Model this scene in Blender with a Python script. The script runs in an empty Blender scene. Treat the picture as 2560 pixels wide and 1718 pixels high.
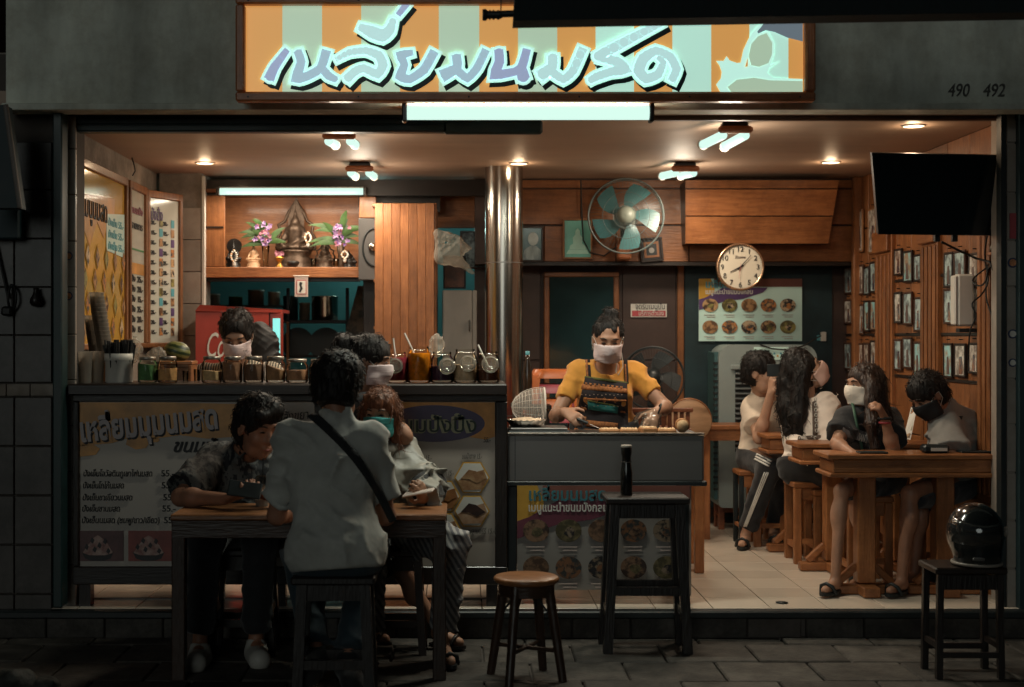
import bpy, math, random
import numpy as np
from mathutils import Vector, Matrix
random.seed(7); np.random.seed(7)
PI = math.pi
scene = bpy.context.scene
COL = scene.collection

# ------------------------------------------------------------------ camera
F = 3555.0; CX = 1150.0; CY = 843.0; EYE = 1.44     # focal length in photo pixels, vanishing point, eye height
cam_data = bpy.data.cameras.new('camera'); cam = bpy.data.objects.new('camera', cam_data); COL.objects.link(cam)
cam_data.sensor_width = 36; cam_data.lens = F / 2560 * 36
cam_data.shift_x = (1280 - CX) / 2560; cam_data.shift_y = -(859 - CY) / 2560
cam_data.clip_start = .05; cam_data.clip_end = 400
cam.location = (0, 0, EYE); cam.rotation_euler = (PI / 2, 0, 0)
cam_data.dof.use_dof = True; cam_data.dof.focus_distance = 7.2; cam_data.dof.aperture_fstop = 2.8
scene.camera = cam

# ------------------------------------------------------------------ night sky and exposure
SUN_EL = -4.5; SKY = .15
w = bpy.data.worlds.new('World'); scene.world = w; w.use_nodes = True
nt = w.node_tree; bg = nt.nodes['Background']
sky = nt.nodes.new('ShaderNodeTexSky'); sky.sky_type = 'NISHITA'; sky.sun_disc = False
sky.sun_elevation = math.radians(SUN_EL); sky.sun_rotation = math.radians(200)
nt.links.new(sky.outputs[0], bg.inputs[0]); bg.inputs[1].default_value = SKY
sun = bpy.data.lights.new('street_fill', 'SUN'); sun.energy = .19; sun.angle = math.radians(25); sun.color = (.92, 1, .94)  # added soft sun lamp standing in for unseen street lighting across the road
so = bpy.data.objects.new('street_fill', sun); COL.objects.link(so); so.rotation_euler = (math.radians(78), 0, math.radians(-12))
vs = scene.view_settings; vs.view_transform = 'Standard'; vs.look = 'None'; vs.exposure = 0.0; vs.gamma = 1
scene.cycles.use_denoising = True
scene.cycles.max_bounces = 5; scene.cycles.diffuse_bounces = 3; scene.cycles.glossy_bounces = 2
scene.cycles.use_adaptive_sampling = True; scene.cycles.adaptive_threshold = .02
scene.cycles.transmission_bounces = 6; scene.cycles.transparent_max_bounces = 12
scene.cycles.caustics_reflective = False; scene.cycles.caustics_refractive = False
scene.cycles.sample_clamp_indirect = 3.0

def W(px, py, d):
    "photo pixel at distance d -> point of the place (metres)"
    return Vector(((px - CX) * d / F, d, EYE - (py - CY) * d / F))

# ------------------------------------------------------------------ materials
MATS = {}
def lin(c):
    if isinstance(c, str):
        c = [int(c[i:i + 2], 16) / 255 for i in (0, 2, 4)]
        c = [x / 12.92 if x <= .04045 else ((x + .055) / 1.055) ** 2.4 for x in c]
    return tuple(c)
def mat(key, col=(.5, .5, .5), rough=.5, metal=0, var=.12, scale=6, stretch=(1, 1, 1), bump=0, bscale=40, rnd=0, spec=.5,
        emit=None, estr=1, trans=0, ior=1.45, coat=0, col2=None, contrast=0, alpha=1, sheen=0, stain=0):
    if key in MATS: return MATS[key]
    m = bpy.data.materials.new(key); MATS[key] = m; m.use_nodes = True
    n = m.node_tree.nodes; l = m.node_tree.links; b = n['Principled BSDF']
    c = lin(col); c2 = lin(col2) if col2 is not None else None
    geo = n.new('ShaderNodeNewGeometry'); mp = n.new('ShaderNodeMapping'); mp.inputs['Scale'].default_value = stretch
    oi = n.new('ShaderNodeObjectInfo'); ad = n.new('ShaderNodeVectorMath'); ad.operation = 'ADD'
    if rnd:
        cr = n.new('ShaderNodeCombineXYZ'); mu = n.new('ShaderNodeMath'); mu.operation = 'MULTIPLY'; mu.inputs[1].default_value = 37.
        l.new(oi.outputs['Random'], mu.inputs[0]); l.new(mu.outputs[0], cr.inputs[0]); l.new(mu.outputs[0], cr.inputs[2])
        l.new(cr.outputs[0], ad.inputs[1])
    l.new(geo.outputs['Position'], ad.inputs[0]); l.new(ad.outputs[0], mp.inputs['Vector'])
    ns = n.new('ShaderNodeTexNoise'); ns.inputs['Scale'].default_value = scale; ns.inputs['Detail'].default_value = 4; ns.inputs['Roughness'].default_value = .62
    l.new(mp.outputs[0], ns.inputs['Vector'])
    ramp = n.new('ShaderNodeValToRGB'); e = ramp.color_ramp.elements
    e[0].position = .32 + contrast; e[1].position = .68 - contrast
    lo = c2 if c2 else tuple(x * (1 - var) for x in c); hi = c if c2 else tuple(min(1, x * (1 + var)) for x in c)
    e[0].color = (*lo, 1); e[1].color = (*hi, 1); l.new(ns.outputs['Fac'], ramp.inputs['Fac'])
    out = ramp.outputs['Color']
    if rnd:
        hs = n.new('ShaderNodeHueSaturation'); mr = n.new('ShaderNodeMapRange'); mr.inputs['To Min'].default_value = 1 - rnd; mr.inputs['To Max'].default_value = 1 + rnd
        l.new(oi.outputs['Random'], mr.inputs['Value']); l.new(mr.outputs[0], hs.inputs['Value']); l.new(out, hs.inputs['Color']); out = hs.outputs['Color']
    if stain:
        n3 = n.new('ShaderNodeTexNoise'); n3.inputs['Scale'].default_value = 4.5; n3.inputs['Detail'].default_value = 5; n3.inputs['Roughness'].default_value = .75; l.new(ad.outputs[0], n3.inputs['Vector'])
        r3 = n.new('ShaderNodeValToRGB'); r3.color_ramp.elements[0].position = .36; r3.color_ramp.elements[1].position = .60; g_ = 1 - stain; r3.color_ramp.elements[0].color = (g_, g_ * .96, g_ * .92, 1); r3.color_ramp.elements[1].color = (1, 1, 1, 1)
        l.new(n3.outputs['Fac'], r3.inputs['Fac']); mx = n.new('ShaderNodeMix'); mx.data_type = 'RGBA'; mx.blend_type = 'MULTIPLY'; mx.inputs['Factor'].default_value = 1
        l.new(out, mx.inputs['A']); l.new(r3.outputs['Color'], mx.inputs['B']); out = mx.outputs['Result']
    l.new(out, b.inputs['Base Color'])
    rr = n.new('ShaderNodeMapRange'); rr.inputs['To Min'].default_value = max(0, rough - min(.09, var * .5) * (rough > .05)); rr.inputs['To Max'].default_value = min(1, rough + min(.09, var * .5) * (rough > .05))
    l.new(ns.outputs['Fac'], rr.inputs['Value']); l.new(rr.outputs[0], b.inputs['Roughness'])
    b.inputs['Metallic'].default_value = metal; b.inputs['Specular IOR Level'].default_value = spec; b.inputs['IOR'].default_value = ior
    b.inputs['Transmission Weight'].default_value = trans; b.inputs['Coat Weight'].default_value = coat; b.inputs['Coat Roughness'].default_value = .12
    b.inputs['Alpha'].default_value = alpha; b.inputs['Sheen Weight'].default_value = sheen
    if bump:
        n2 = n.new('ShaderNodeTexNoise'); n2.inputs['Scale'].default_value = bscale; n2.inputs['Detail'].default_value = 2
        l.new(mp.outputs[0], n2.inputs['Vector']); bp = n.new('ShaderNodeBump'); bp.inputs['Strength'].default_value = bump; bp.inputs['Distance'].default_value = .01
        l.new(n2.outputs['Fac'], bp.inputs['Height']); l.new(bp.outputs[0], b.inputs['Normal'])
    if emit is not None:
        b.inputs['Emission Color'].default_value = (*lin(emit), 1); b.inputs['Emission Strength'].default_value = estr
    return m
def thin(key, tint=(.92, .92, .88), rough=.03, milk=0, milkcol=(.7, .62, .54), facing=.12):
    "thin clear sheet (glass or plastic film): sees through, mirrors at the rim, and scatters a little when milky"
    m = bpy.data.materials.new(key); MATS[key] = m; m.use_nodes = True
    n = m.node_tree.nodes; l = m.node_tree.links; n.remove(n['Principled BSDF']); out = n['Material Output']
    t = n.new('ShaderNodeBsdfTransparent'); t.inputs[0].default_value = (*tint, 1); g = n.new('ShaderNodeBsdfGlossy'); g.inputs['Roughness'].default_value = rough
    fr = n.new('ShaderNodeLayerWeight'); fr.inputs['Blend'].default_value = facing
    mx = n.new('ShaderNodeMixShader'); l.new(fr.outputs['Fresnel'], mx.inputs[0]); l.new(t.outputs[0], mx.inputs[1]); l.new(g.outputs[0], mx.inputs[2]); last = mx
    if milk:
        d = n.new('ShaderNodeBsdfDiffuse'); d.inputs[0].default_value = (*milkcol, 1); tl = n.new('ShaderNodeBsdfTranslucent'); tl.inputs[0].default_value = (*milkcol, 1)
        m2 = n.new('ShaderNodeMixShader'); m2.inputs[0].default_value = .45; l.new(d.outputs[0], m2.inputs[1]); l.new(tl.outputs[0], m2.inputs[2])
        m3 = n.new('ShaderNodeMixShader'); m3.inputs[0].default_value = milk; l.new(last.outputs[0], m3.inputs[1]); l.new(m2.outputs[0], m3.inputs[2]); last = m3
    l.new(last.outputs[0], out.inputs[0]); return m
def wood(key, a, b2, axis='x', rough=.42, rnd=.18, coat=.15, bump=.25, scale=5):
    st = {'x': (1, 9, 9), 'y': (9, 1, 9), 'z': (9, 9, 1)}[axis]
    return mat(key, a, rough=rough, col2=b2, scale=scale, stretch=st, rnd=rnd, coat=coat, bump=bump, bscale=14, stain=.34)
def stripes(key, a, b2, per, axis='X', rough=.8, duty=.5, ang=0):
    "woven stripes: colour follows the object's own coordinates"
    m = bpy.data.materials.new(key); MATS[key] = m; m.use_nodes = True
    n = m.node_tree.nodes; l = m.node_tree.links; b = n['Principled BSDF']
    tc = n.new('ShaderNodeTexCoord'); mp = n.new('ShaderNodeMapping'); mp.inputs['Rotation'].default_value = (0, ang, 0)
    wv = n.new('ShaderNodeTexWave'); wv.bands_direction = axis; wv.inputs['Scale'].default_value = .314 / per; wv.inputs['Distortion'].default_value = 1.2; wv.inputs['Detail Scale'].default_value = 4
    rp = n.new('ShaderNodeValToRGB'); rp.color_ramp.elements[0].position = duty - .08; rp.color_ramp.elements[1].position = duty + .08
    rp.color_ramp.elements[0].color = (*lin(a), 1); rp.color_ramp.elements[1].color = (*lin(b2), 1)
    l.new(tc.outputs['Object'], mp.inputs['Vector']); l.new(mp.outputs[0], wv.inputs['Vector']); l.new(wv.outputs['Fac'], rp.inputs['Fac']); l.new(rp.outputs[0], b.inputs['Base Color'])
    b.inputs['Roughness'].default_value = rough
    return m

# ------------------------------------------------------------------ mesh builder
class MB:
    def __init__(s): s.v = []; s.f = []; s.sm = []
    def add(s, vs, fs, smooth=False):
        o = len(s.v); s.v += [tuple(v) for v in vs]; s.f += [tuple(o + i for i in f) for f in fs]; s.sm += [smooth] * len(fs); return s
    def box(s, c, d, ch=0, rot=None):
        hx, hy, hz = [x / 2 for x in d]; c = Vector(c)
        if ch <= 0:
            vs = [Vector((x, y, z)) for x in (-hx, hx) for y in (-hy, hy) for z in (-hz, hz)]
            fs = [(0, 1, 3, 2), (4, 6, 7, 5), (0, 4, 5, 1), (2, 3, 7, 6), (0, 2, 6, 4), (1, 5, 7, 3)]
        else:
            ch = min(ch, hx * .9, hy * .9, hz * .9); vs = []; idx = {}
            for sx in (-1, 1):
                for sy in (-1, 1):
                    for sz in (-1, 1):
                        for a in range(3):
                            p = [sx * (hx - ch), sy * (hy - ch), sz * (hz - ch)]; p[a] += (sx, sy, sz)[a] * ch
                            idx[sx, sy, sz, a] = len(vs); vs.append(Vector(p))
            fs = []; S = (-1, 1)
            def q(ids, nrm):
                p = [vs[i] for i in ids]; nn = (p[1] - p[0]).cross(p[2] - p[0])
                fs.append(tuple(ids) if nn.dot(Vector(nrm)) > 0 else tuple(reversed(ids)))
            for a in range(3):
                b_, c_ = [(1, 2), (0, 2), (0, 1)][a]
                for sa in S:
                    ids = []
                    for sb, sc in ((-1, -1), (1, -1), (1, 1), (-1, 1)):
                        k = [0, 0, 0]; k[a] = sa; k[b_] = sb; k[c_] = sc; ids.append(idx[k[0], k[1], k[2], a])
                    nn = [0, 0, 0]; nn[a] = sa; q(ids, nn)
                for sb in S:
                    for sc in S:
                        ids = []
                        for sa, ax in ((-1, b_), (1, b_), (1, c_), (-1, c_)):
                            k = [0, 0, 0]; k[a] = sa; k[b_] = sb; k[c_] = sc; ids.append(idx[k[0], k[1], k[2], ax])
                        nn = [0, 0, 0]; nn[b_] = sb; nn[c_] = sc; q(ids, nn)
            for sx in S:
                for sy in S:
                    for sz in S: q([idx[sx, sy, sz, a] for a in range(3)], (sx, sy, sz))
        if rot is not None:
            R = rot if isinstance(rot, Matrix) else Matrix.Rotation(rot, 3, 'Z')
            vs = [R @ v for v in vs]
        return s.add([v + c for v in vs], fs)
    def hexa(s, p):
        "eight corners: front quad (4, counter-clockwise seen from the front), back quad (4)"
        return s.add(p, [(0, 1, 2, 3), (7, 6, 5, 4), (0, 4, 5, 1), (1, 5, 6, 2), (2, 6, 7, 3), (3, 7, 4, 0)])
    def cyl(s, a, b, ra, rb=None, n=16, caps=True, smooth=True):
        rb = ra if rb is None else rb; a = Vector(a); b = Vector(b); d = (b - a).normalized()
        u = d.orthogonal().normalized(); v = d.cross(u)
        vs = []
        for p, r in ((a, ra), (b, rb)):
            vs += [p + (u * math.cos(t) + v * math.sin(t)) * r for t in (2 * PI * i / n for i in range(n))]
        s.add(vs, [(i, (i + 1) % n, n + (i + 1) % n, n + i) for i in range(n)], smooth)
        if caps: s.add(vs[:n], [tuple(reversed(range(n)))]); s.add(vs[n:], [tuple(range(n))])
        return s
    def tube(s, pts, r, n=8, closed=False, caps=True):
        pts = [Vector(p) for p in pts]; m = len(pts); rs = r if isinstance(r, (list, tuple)) else [r] * m
        vs = []; up = None
        for i, p in enumerate(pts):
            t = (pts[(i + 1) % m] - pts[i - 1]) if closed else (pts[min(i + 1, m - 1)] - pts[max(i - 1, 0)])
            t = t.normalized() if t.length > 1e-9 else Vector((0, 0, 1))
            if up is None: up = t.orthogonal().normalized()
            up = (up - t * up.dot(t)); up = up.normalized() if up.length > 1e-6 else t.orthogonal().normalized()
            sd = t.cross(up)
            vs += [p + (up * math.cos(a) + sd * math.sin(a)) * rs[i] for a in (2 * PI * j / n for j in range(n))]
        fs = [(i * n + j, i * n + (j + 1) % n, ((i + 1) % m) * n + (j + 1) % n, ((i + 1) % m) * n + j) for i in range(m if closed else m - 1) for j in range(n)]
        s.add(vs, fs, True)
        if caps and not closed: s.add(vs[:n], [tuple(reversed(range(n)))]); s.add(vs[-n:], [tuple(range(n))])
        return s
    def lathe(s, prof, c=(0, 0, 0), n=20, axis=None, ang=2 * PI, smooth=True, caps=True):
        c = Vector(c); R = Matrix.Identity(3) if axis is None else Vector((0, 0, 1)).rotation_difference(Vector(axis)).to_matrix()
        full = abs(ang - 2 * PI) < 1e-6; k = n if full else n + 1
        vs = [c + R @ Vector((r * math.cos(ang * j / n), r * math.sin(ang * j / n), z)) for r, z in prof for j in range(k)]
        fs = [(i * k + j, i * k + (j + 1) % k, (i + 1) * k + (j + 1) % k, (i + 1) * k + j) for i in range(len(prof) - 1) for j in range(n)]
        s.add(vs, fs, smooth)
        if full and caps:
            if prof[0][0] > 1e-4: s.add(vs[:k], [tuple(reversed(range(k)))])
            if prof[-1][0] > 1e-4: s.add(vs[-k:], [tuple(range(k))])
        return s
    def prism(s, poly, y0, y1, o=(0, 0, 0)):
        "polygon in x,z (counter-clockwise seen from -y) extruded from y0 (front) to y1 (back)"
        o = Vector(o); n = len(poly)
        a = sum(poly[i][0] * poly[(i + 1) % n][1] - poly[(i + 1) % n][0] * poly[i][1] for i in range(n))
        if a < 0: poly = list(reversed(poly))
        vs = [o + Vector((x, y0, z)) for x, z in poly] + [o + Vector((x, y1, z)) for x, z in poly]
        return s.add(vs, [tuple(range(n)), tuple(reversed(range(n, 2 * n)))] + [(i, i + n, (i + 1) % n + n, (i + 1) % n) for i in range(n)])
    def ball(s, c, r, n=14, m=9, R=None):
        r = (r, r, r) if not isinstance(r, (tuple, list)) else r; c = Vector(c); R = R or Matrix.Identity(3)
        vs = [c + R @ Vector((r[0] * math.sin(t) * math.cos(p), r[1] * math.sin(t) * math.sin(p), r[2] * math.cos(t)))
              for t in (PI * (i + .02) / (m + .04) for i in range(m + 1)) for p in (2 * PI * j / n for j in range(n))]
        return s.add(vs, [(i * n + j, (i + 1) * n + j, (i + 1) * n + (j + 1) % n, i * n + (j + 1) % n) for i in range(m) for j in range(n)], True)
    def mesh(s, name, off=(0, 0, 0)):
        me = bpy.data.meshes.new(name); o = Vector(off)
        me.from_pydata([tuple(Vector(v) - o) for v in s.v], [], s.f)
        me.polygons.foreach_set('use_smooth', s.sm); me.update(); return me

def link(name, me, m, parent=None, loc=(0, 0, 0)):
    if m is not None and len(me.materials) == 0: me.materials.append(m)
    o = bpy.data.objects.new(name, me); COL.objects.link(o); o.location = loc
    if parent is not None: o.parent = parent
    return o
def tag(o, label, cat, group=None):
    o['label'] = label; o['category'] = cat
    if group: o['group'] = group
    return o
def thing(name, label, cat, loc=(0, 0, 0), group=None, rz=0):
    o = bpy.data.objects.new(name, None); COL.objects.link(o); o.location = loc; o.rotation_euler = (0, 0, rz); o.empty_display_size = .05
    return tag(o, label, cat, group)
def part(name, mb, m, parent, label=None):
    "mb is in world coordinates when the parent is unrotated: shift to the parent's origin"
    r = parent; off = Vector((0, 0, 0))
    while r is not None: off += r.location; r = r.parent
    o = link(name, mb.mesh(name, off), m, parent)
    if label: o['label'] = label
    return o
def lpart(name, mb, m, parent, label=None):
    o = link(name, mb.mesh(name), m, parent)
    if label: o['label'] = label
    return o
def solo(name, mb, m, label, cat, group=None, loc=(0, 0, 0)):
    return tag(link(name, mb.mesh(name, loc), m, None, loc), label, cat, group)
def struct(name, mb, m, parent=None, loc=(0, 0, 0)):
    o = link(name, mb.mesh(name), m, parent, loc)
    if parent is None: o['kind'] = 'structure'
    return o
def pbox(x0, y0, x1, y1, d, dep, ch=0, mb=None):
    "box whose front face fills the photo rectangle at distance d"
    a = W(x0, y1, d); b = W(x1, y0, d); mb = mb or MB()
    return mb.box(((a.x + b.x) / 2, d + dep / 2, (a.z + b.z) / 2), (b.x - a.x, dep, b.z - a.z), ch)
def copy_tree(o, parent=None):
    c = o.copy(); COL.objects.link(c); c.parent = parent
    for ch in list(o.children): copy_tree(ch, c)
    return c
def text(s, h, p, m, parent, width=None, rz=0, shear=0, name='lettering', depth=.0015, bold=0, align='LEFT', roll=0):
    "flat printed lettering facing the street; h = line height in metres, p = world point of the baseline start"
    c = bpy.data.curves.new('t', 'FONT'); c.body = s; c.size = h; c.shear = shear; c.extrude = depth; c.offset = bold; c.align_x = align; c.resolution_u = 3
    o = bpy.data.objects.new('t', c); COL.objects.link(o)
    dg = bpy.context.evaluated_depsgraph_get(); me = bpy.data.meshes.new_from_object(o.evaluated_get(dg)); bpy.data.objects.remove(o)
    if width and len(me.vertices):
        xs = [v.co.x for v in me.vertices]; k = width / max(1e-6, max(xs) - min(xs))
        for v in me.vertices: v.co.x *= k
    me.materials.clear()
    o = link(name, me, m, parent)
    off = Vector((0, 0, 0)); r = parent
    while r is not None: off += r.location; r = r.parent
    o.location = Vector(p) - off; o.rotation_euler = Matrix.Rotation(rz, 3, 'Z').to_4x4().to_euler()
    o.rotation_euler = (Matrix.Rotation(rz, 3, 'Z') @ Matrix.Rotation(roll, 3, 'Y') @ Matrix.Rotation(PI / 2, 3, 'X')).to_euler()
    return o
def smooth_stroke(P, n=3):
    Q = []
    for k in range(len(P) - 1):
        p0, p1, p2, p3 = [Vector(P[min(max(k + j, 0), len(P) - 1)]) for j in (-1, 0, 1, 2)]
        for s_ in range(n):
            f = s_ / n; c = .5 * ((2 * p1) + (p2 - p0) * f + (2 * p0 - 5 * p1 + 4 * p2 - p3) * f * f + (3 * p1 - p0 - 3 * p2 + p3) * f ** 3)
            Q.append(tuple(p1.lerp(p2, f) * .45 + c * .55))
    return Q + [tuple(P[-1])]
def ribbon(mb, pts, y, wadd=0, off=(0, 0), cap=0):
    "brush stroke: points (x, z, width) in the plane y, mitred"
    n = len(pts); L = []; R = []
    for i, (x, z, wd) in enumerate(pts):
        a = Vector(pts[max(i - 1, 0)][:2]); b = Vector(pts[min(i + 1, n - 1)][:2]); p = Vector((x, z))
        d1 = (p - a).normalized() if i > 0 else (b - p).normalized(); d2 = (b - p).normalized() if i < n - 1 else d1
        t = (d1 + d2); t = t.normalized() if t.length > .2 else d1
        nn = Vector((-t.y, t.x)); k = 1 / max(.55, nn.dot(Vector((-d1.y, d1.x)))); hw = (wd + wadd) / 2 * k
        if i == 0: p = p - d1 * (wadd / 2)
        if i == n - 1: p = p + d2 * (wadd / 2)
        p = p + Vector(off); L.append(p + nn * hw); R.append(p - nn * hw)
    vs = [(q.x, y - i * .00006, q.y) for i, q in enumerate(L)] + [(q.x, y - i * .00006, q.y) for i, q in enumerate(R)]
    mb.add(vs, [(n + i, n + i + 1, i + 1, i) for i in range(n - 1)])
    for i in range(1, n - 1):
        x, z, wd = pts[i]; r = (wd + wadd) / 2; yy = y - .0012 - i * .00005
        mb.add([(x + off[0] + r * math.cos(a), yy, z + off[1] + r * math.sin(a)) for a in (k * PI / 8 for k in range(16))], [tuple(range(16))])
    return mb

# ------------------------------------------------------------------ implicit surfaces for bodies, cloth, hair, fruit
def v3(p): return np.array([p[0], p[1], p[2]], dtype=np.float32)
class Field:
    def __init__(s, lo, hi, h):
        s.h = h; s.lo = v3(lo); s.n = np.maximum(3, np.ceil((v3(hi) - s.lo) / h).astype(int) + 1)
        s.F = np.full(s.n, 1.0, dtype=np.float32); s.ax = [s.lo[i] + h * np.arange(s.n[i], dtype=np.float32) for i in range(3)]
    def win(s, lo, hi):
        a = np.clip(np.floor((v3(lo) - s.lo) / s.h).astype(int), 0, s.n - 1); b = np.clip(np.ceil((v3(hi) - s.lo) / s.h).astype(int) + 1, 1, s.n)
        if np.any(b - a < 1): return None
        sl = tuple(slice(a[i], b[i]) for i in range(3))
        return sl, s.ax[0][sl[0]][:, None, None], s.ax[1][sl[1]][None, :, None], s.ax[2][sl[2]][None, None, :]
    def put(s, sl, d, k, op='u'):
        A = s.F[sl]
        if op == 's':
            h = np.maximum(k - np.abs(A + d), 0) / k; s.F[sl] = np.maximum(A, -d) + h * h * k * .25
        else:
            h = np.maximum(k - np.abs(A - d), 0) / k; s.F[sl] = np.minimum(A, d) - h * h * k * .25
        return s
    def cone(s, a, b, ra, rb=None, k=.02, flat=False, op='u'):
        rb = ra if rb is None else rb; a = v3(a); b = v3(b); m = max(ra, rb) + k + 2 * s.h
        r = s.win(np.minimum(a, b) - m, np.maximum(a, b) + m)
        if r is None: return s
        sl, X, Y, Z = r; ba = b - a; l2 = max(1e-9, float(ba @ ba)); px, py, pz = X - a[0], Y - a[1], Z - a[2]
        t = (px * ba[0] + py * ba[1] + pz * ba[2]) / l2; tc = np.clip(t, 0, 1)
        if flat: tc = np.clip(t, 0, 1.4)
        d = np.sqrt((px - tc * ba[0]) ** 2 + (py - tc * ba[1]) ** 2 + (pz - tc * ba[2]) ** 2) - (ra + (rb - ra) * np.clip(t, 0, 1.2))
        if flat: d = np.maximum(d, (t - 1) * math.sqrt(l2))
        return s.put(sl, d, k, op)
    def ell(s, c, r, R=None, k=.02, op='u'):
        c = v3(c); r = v3(r) if isinstance(r, (tuple, list)) else v3((r, r, r)); m = float(r.max()) + k + 2 * s.h
        q = s.win(c - m, c + m)
        if q is None: return s
        sl, X, Y, Z = q; px, py, pz = X - c[0], Y - c[1], Z - c[2]
        if R is not None:
            A = np.array(R, dtype=np.float32)
            px, py, pz = (A[0, 0] * px + A[1, 0] * py + A[2, 0] * pz), (A[0, 1] * px + A[1, 1] * py + A[2, 1] * pz), (A[0, 2] * px + A[1, 2] * py + A[2, 2] * pz)
        k0 = np.sqrt((px / r[0]) ** 2 + (py / r[1]) ** 2 + (pz / r[2]) ** 2); k1 = np.sqrt((px / r[0] ** 2) ** 2 + (py / r[1] ** 2) ** 2 + (pz / r[2] ** 2) ** 2)
        d = np.where(k1 > 1e-6, k0 * (k0 - 1) / np.maximum(k1, 1e-6), -float(r.min()))
        return s.put(sl, d, k, op)
    def cut(s, p, n):
        n = v3(n) / np.linalg.norm(v3(n)); p = v3(p)
        d = (s.ax[0][:, None, None] - p[0]) * n[0] + (s.ax[1][None, :, None] - p[1]) * n[1] + (s.ax[2][None, None, :] - p[2]) * n[2]
        s.F = np.maximum(s.F, d); return s
    def noise(s, amp, cell, seed=0, ridge=False):
        "displace the surface with smooth lattice noise; cell = size per axis"
        rs = np.random.RandomState(seed); cell = cell if isinstance(cell, (tuple, list)) else (cell,) * 3
        G = rs.rand(*[int(s.n[i] * s.h / cell[i]) + 4 for i in range(3)]).astype(np.float32)
        T = G
        for i in range(3):
            q = np.arange(s.n[i]) * s.h / cell[i]; j = q.astype(int); f = (q - j).astype(np.float32); f = f * f * (3 - 2 * f)
            sh = [1, 1, 1]; sh[i] = -1; f = f.reshape(sh)
            T = np.take(T, j, axis=i) * (1 - f) + np.take(T, j + 1, axis=i) * f
        T = (np.abs(T * 2 - 1) * 2 - .6) if ridge else (T * 2 - 1)
        s.F += amp * T; return s
    def lattice(s, cell, seed):
        rs = np.random.RandomState(seed); cell = cell if isinstance(cell, (tuple, list)) else (cell,) * 3
        T = rs.rand(*[int(s.n[i] * s.h / cell[i]) + 4 for i in range(3)]).astype(np.float32)
        for i in range(3):
            q = np.arange(s.n[i]) * s.h / cell[i]; j = q.astype(int); f = (q - j).astype(np.float32); f = f * f * (3 - 2 * f); sh = [1, 1, 1]; sh[i] = -1; f = f.reshape(sh)
            T = np.take(T, j, axis=i) * (1 - f) + np.take(T, j + 1, axis=i) * f
        return T
    def folds(s, amp, lam, seed):
        "long creases running over cloth: warped waves, each family only where its own patch noise is high"
        for q, n in enumerate(((.55, .25, .8), (-.6, .2, .75), (.05, .1, 1), (1, .3, .12))):
            n = v3(n) / np.linalg.norm(v3(n)); wp = s.lattice(.16, seed * 7 + q)
            ph = (s.ax[0][:, None, None] * n[0] + s.ax[1][None, :, None] * n[1] + s.ax[2][None, None, :] * n[2]) / (lam * (.8 + .25 * q)) + wp * 1.6
            r = 1 - np.abs(np.sin(PI * ph)); mk = np.clip(s.lattice(.13, seed * 11 + q + 3) * 3.2 - 1.5, 0, 1)
            s.F -= amp * (r * r) * mk
        return s
    def mesh(s, name, off=(0, 0, 0), soft=0):
        Fd = s.F; S = Fd < 0; nx, ny, nz = s.n
        c = np.zeros((nx - 1, ny - 1, nz - 1), dtype=np.int8)
        for i in (0, 1):
            for j in (0, 1):
                for k in (0, 1): c += S[i:nx - 1 + i, j:ny - 1 + j, k:nz - 1 + k]
        mask = (c > 0) & (c < 8); I = np.argwhere(mask); ids = np.full(mask.shape, -1, dtype=np.int32); ids[mask] = np.arange(len(I))
        val = lambda i, j, k: Fd[I[:, 0] + i, I[:, 1] + j, I[:, 2] + k]
        P = np.zeros((len(I), 3), dtype=np.float32); cnt = np.zeros(len(I), dtype=np.float32)
        cor = [(i, j, k) for i in (0, 1) for j in (0, 1) for k in (0, 1)]; V = {q: val(*q) for q in cor}
        for q in cor:
            for a in range(3):
                if q[a] == 0:
                    r = list(q); r[a] = 1; r = tuple(r); A, B = V[q], V[r]; x = (A < 0) != (B < 0)
                    t = np.where(x, A / np.where(np.abs(A - B) < 1e-9, 1, A - B), 0)
                    for b in range(3): P[:, b] += np.where(x, q[b] + (t if b == a else 0), 0)
                    cnt += x
        P = P / np.maximum(cnt, 1)[:, None]; P = (P + I) * s.h + s.lo - v3(off)
        Q = []
        for a in range(3):
            sl0 = [slice(None)] * 3; sl1 = [slice(None)] * 3; sl0[a] = slice(0, -1); sl1[a] = slice(1, None)
            x = S[tuple(sl0)] != S[tuple(sl1)]; b, d = [(1, 2), (2, 0), (0, 1)][a]
            E = np.argwhere(x); E = E[(E[:, b] > 0) & (E[:, d] > 0) & (E[:, b] < s.n[b] - 1) & (E[:, d] < s.n[d] - 1)]
            inside = S[E[:, 0], E[:, 1], E[:, 2]]
            def cell(db, dd):
                q = E.copy(); q[:, b] += db; q[:, d] += dd; return ids[q[:, 0], q[:, 1], q[:, 2]]
            q = np.stack([cell(-1, -1), cell(0, -1), cell(0, 0), cell(-1, 0)], 1)
            q[~inside] = q[~inside][:, ::-1]; Q.append(q)
        Q = np.concatenate(Q); Q = Q[(Q >= 0).all(1)]
        for _ in range(soft):
            A = np.zeros_like(P); c_ = np.zeros(len(P), dtype=np.float32)
            for i in range(4):
                for k in (1, 3): np.add.at(A, Q[:, i], P[Q[:, (i + k) % 4]]); np.add.at(c_, Q[:, i], 1)
            P = np.where(c_[:, None] > 0, P * .45 + .55 * A / np.maximum(c_, 1)[:, None], P).astype(np.float32)
        me = bpy.data.meshes.new(name); me.vertices.add(len(P)); me.vertices.foreach_set('co', P.ravel())
        me.loops.add(len(Q) * 4); me.loops.foreach_set('vertex_index', Q.ravel().astype(np.int32)); me.polygons.add(len(Q))
        me.polygons.foreach_set('loop_start', np.arange(0, len(Q) * 4, 4, dtype=np.int32))
        try: me.polygons.foreach_set('loop_total', np.full(len(Q), 4, dtype=np.int32))
        except Exception: pass
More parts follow.
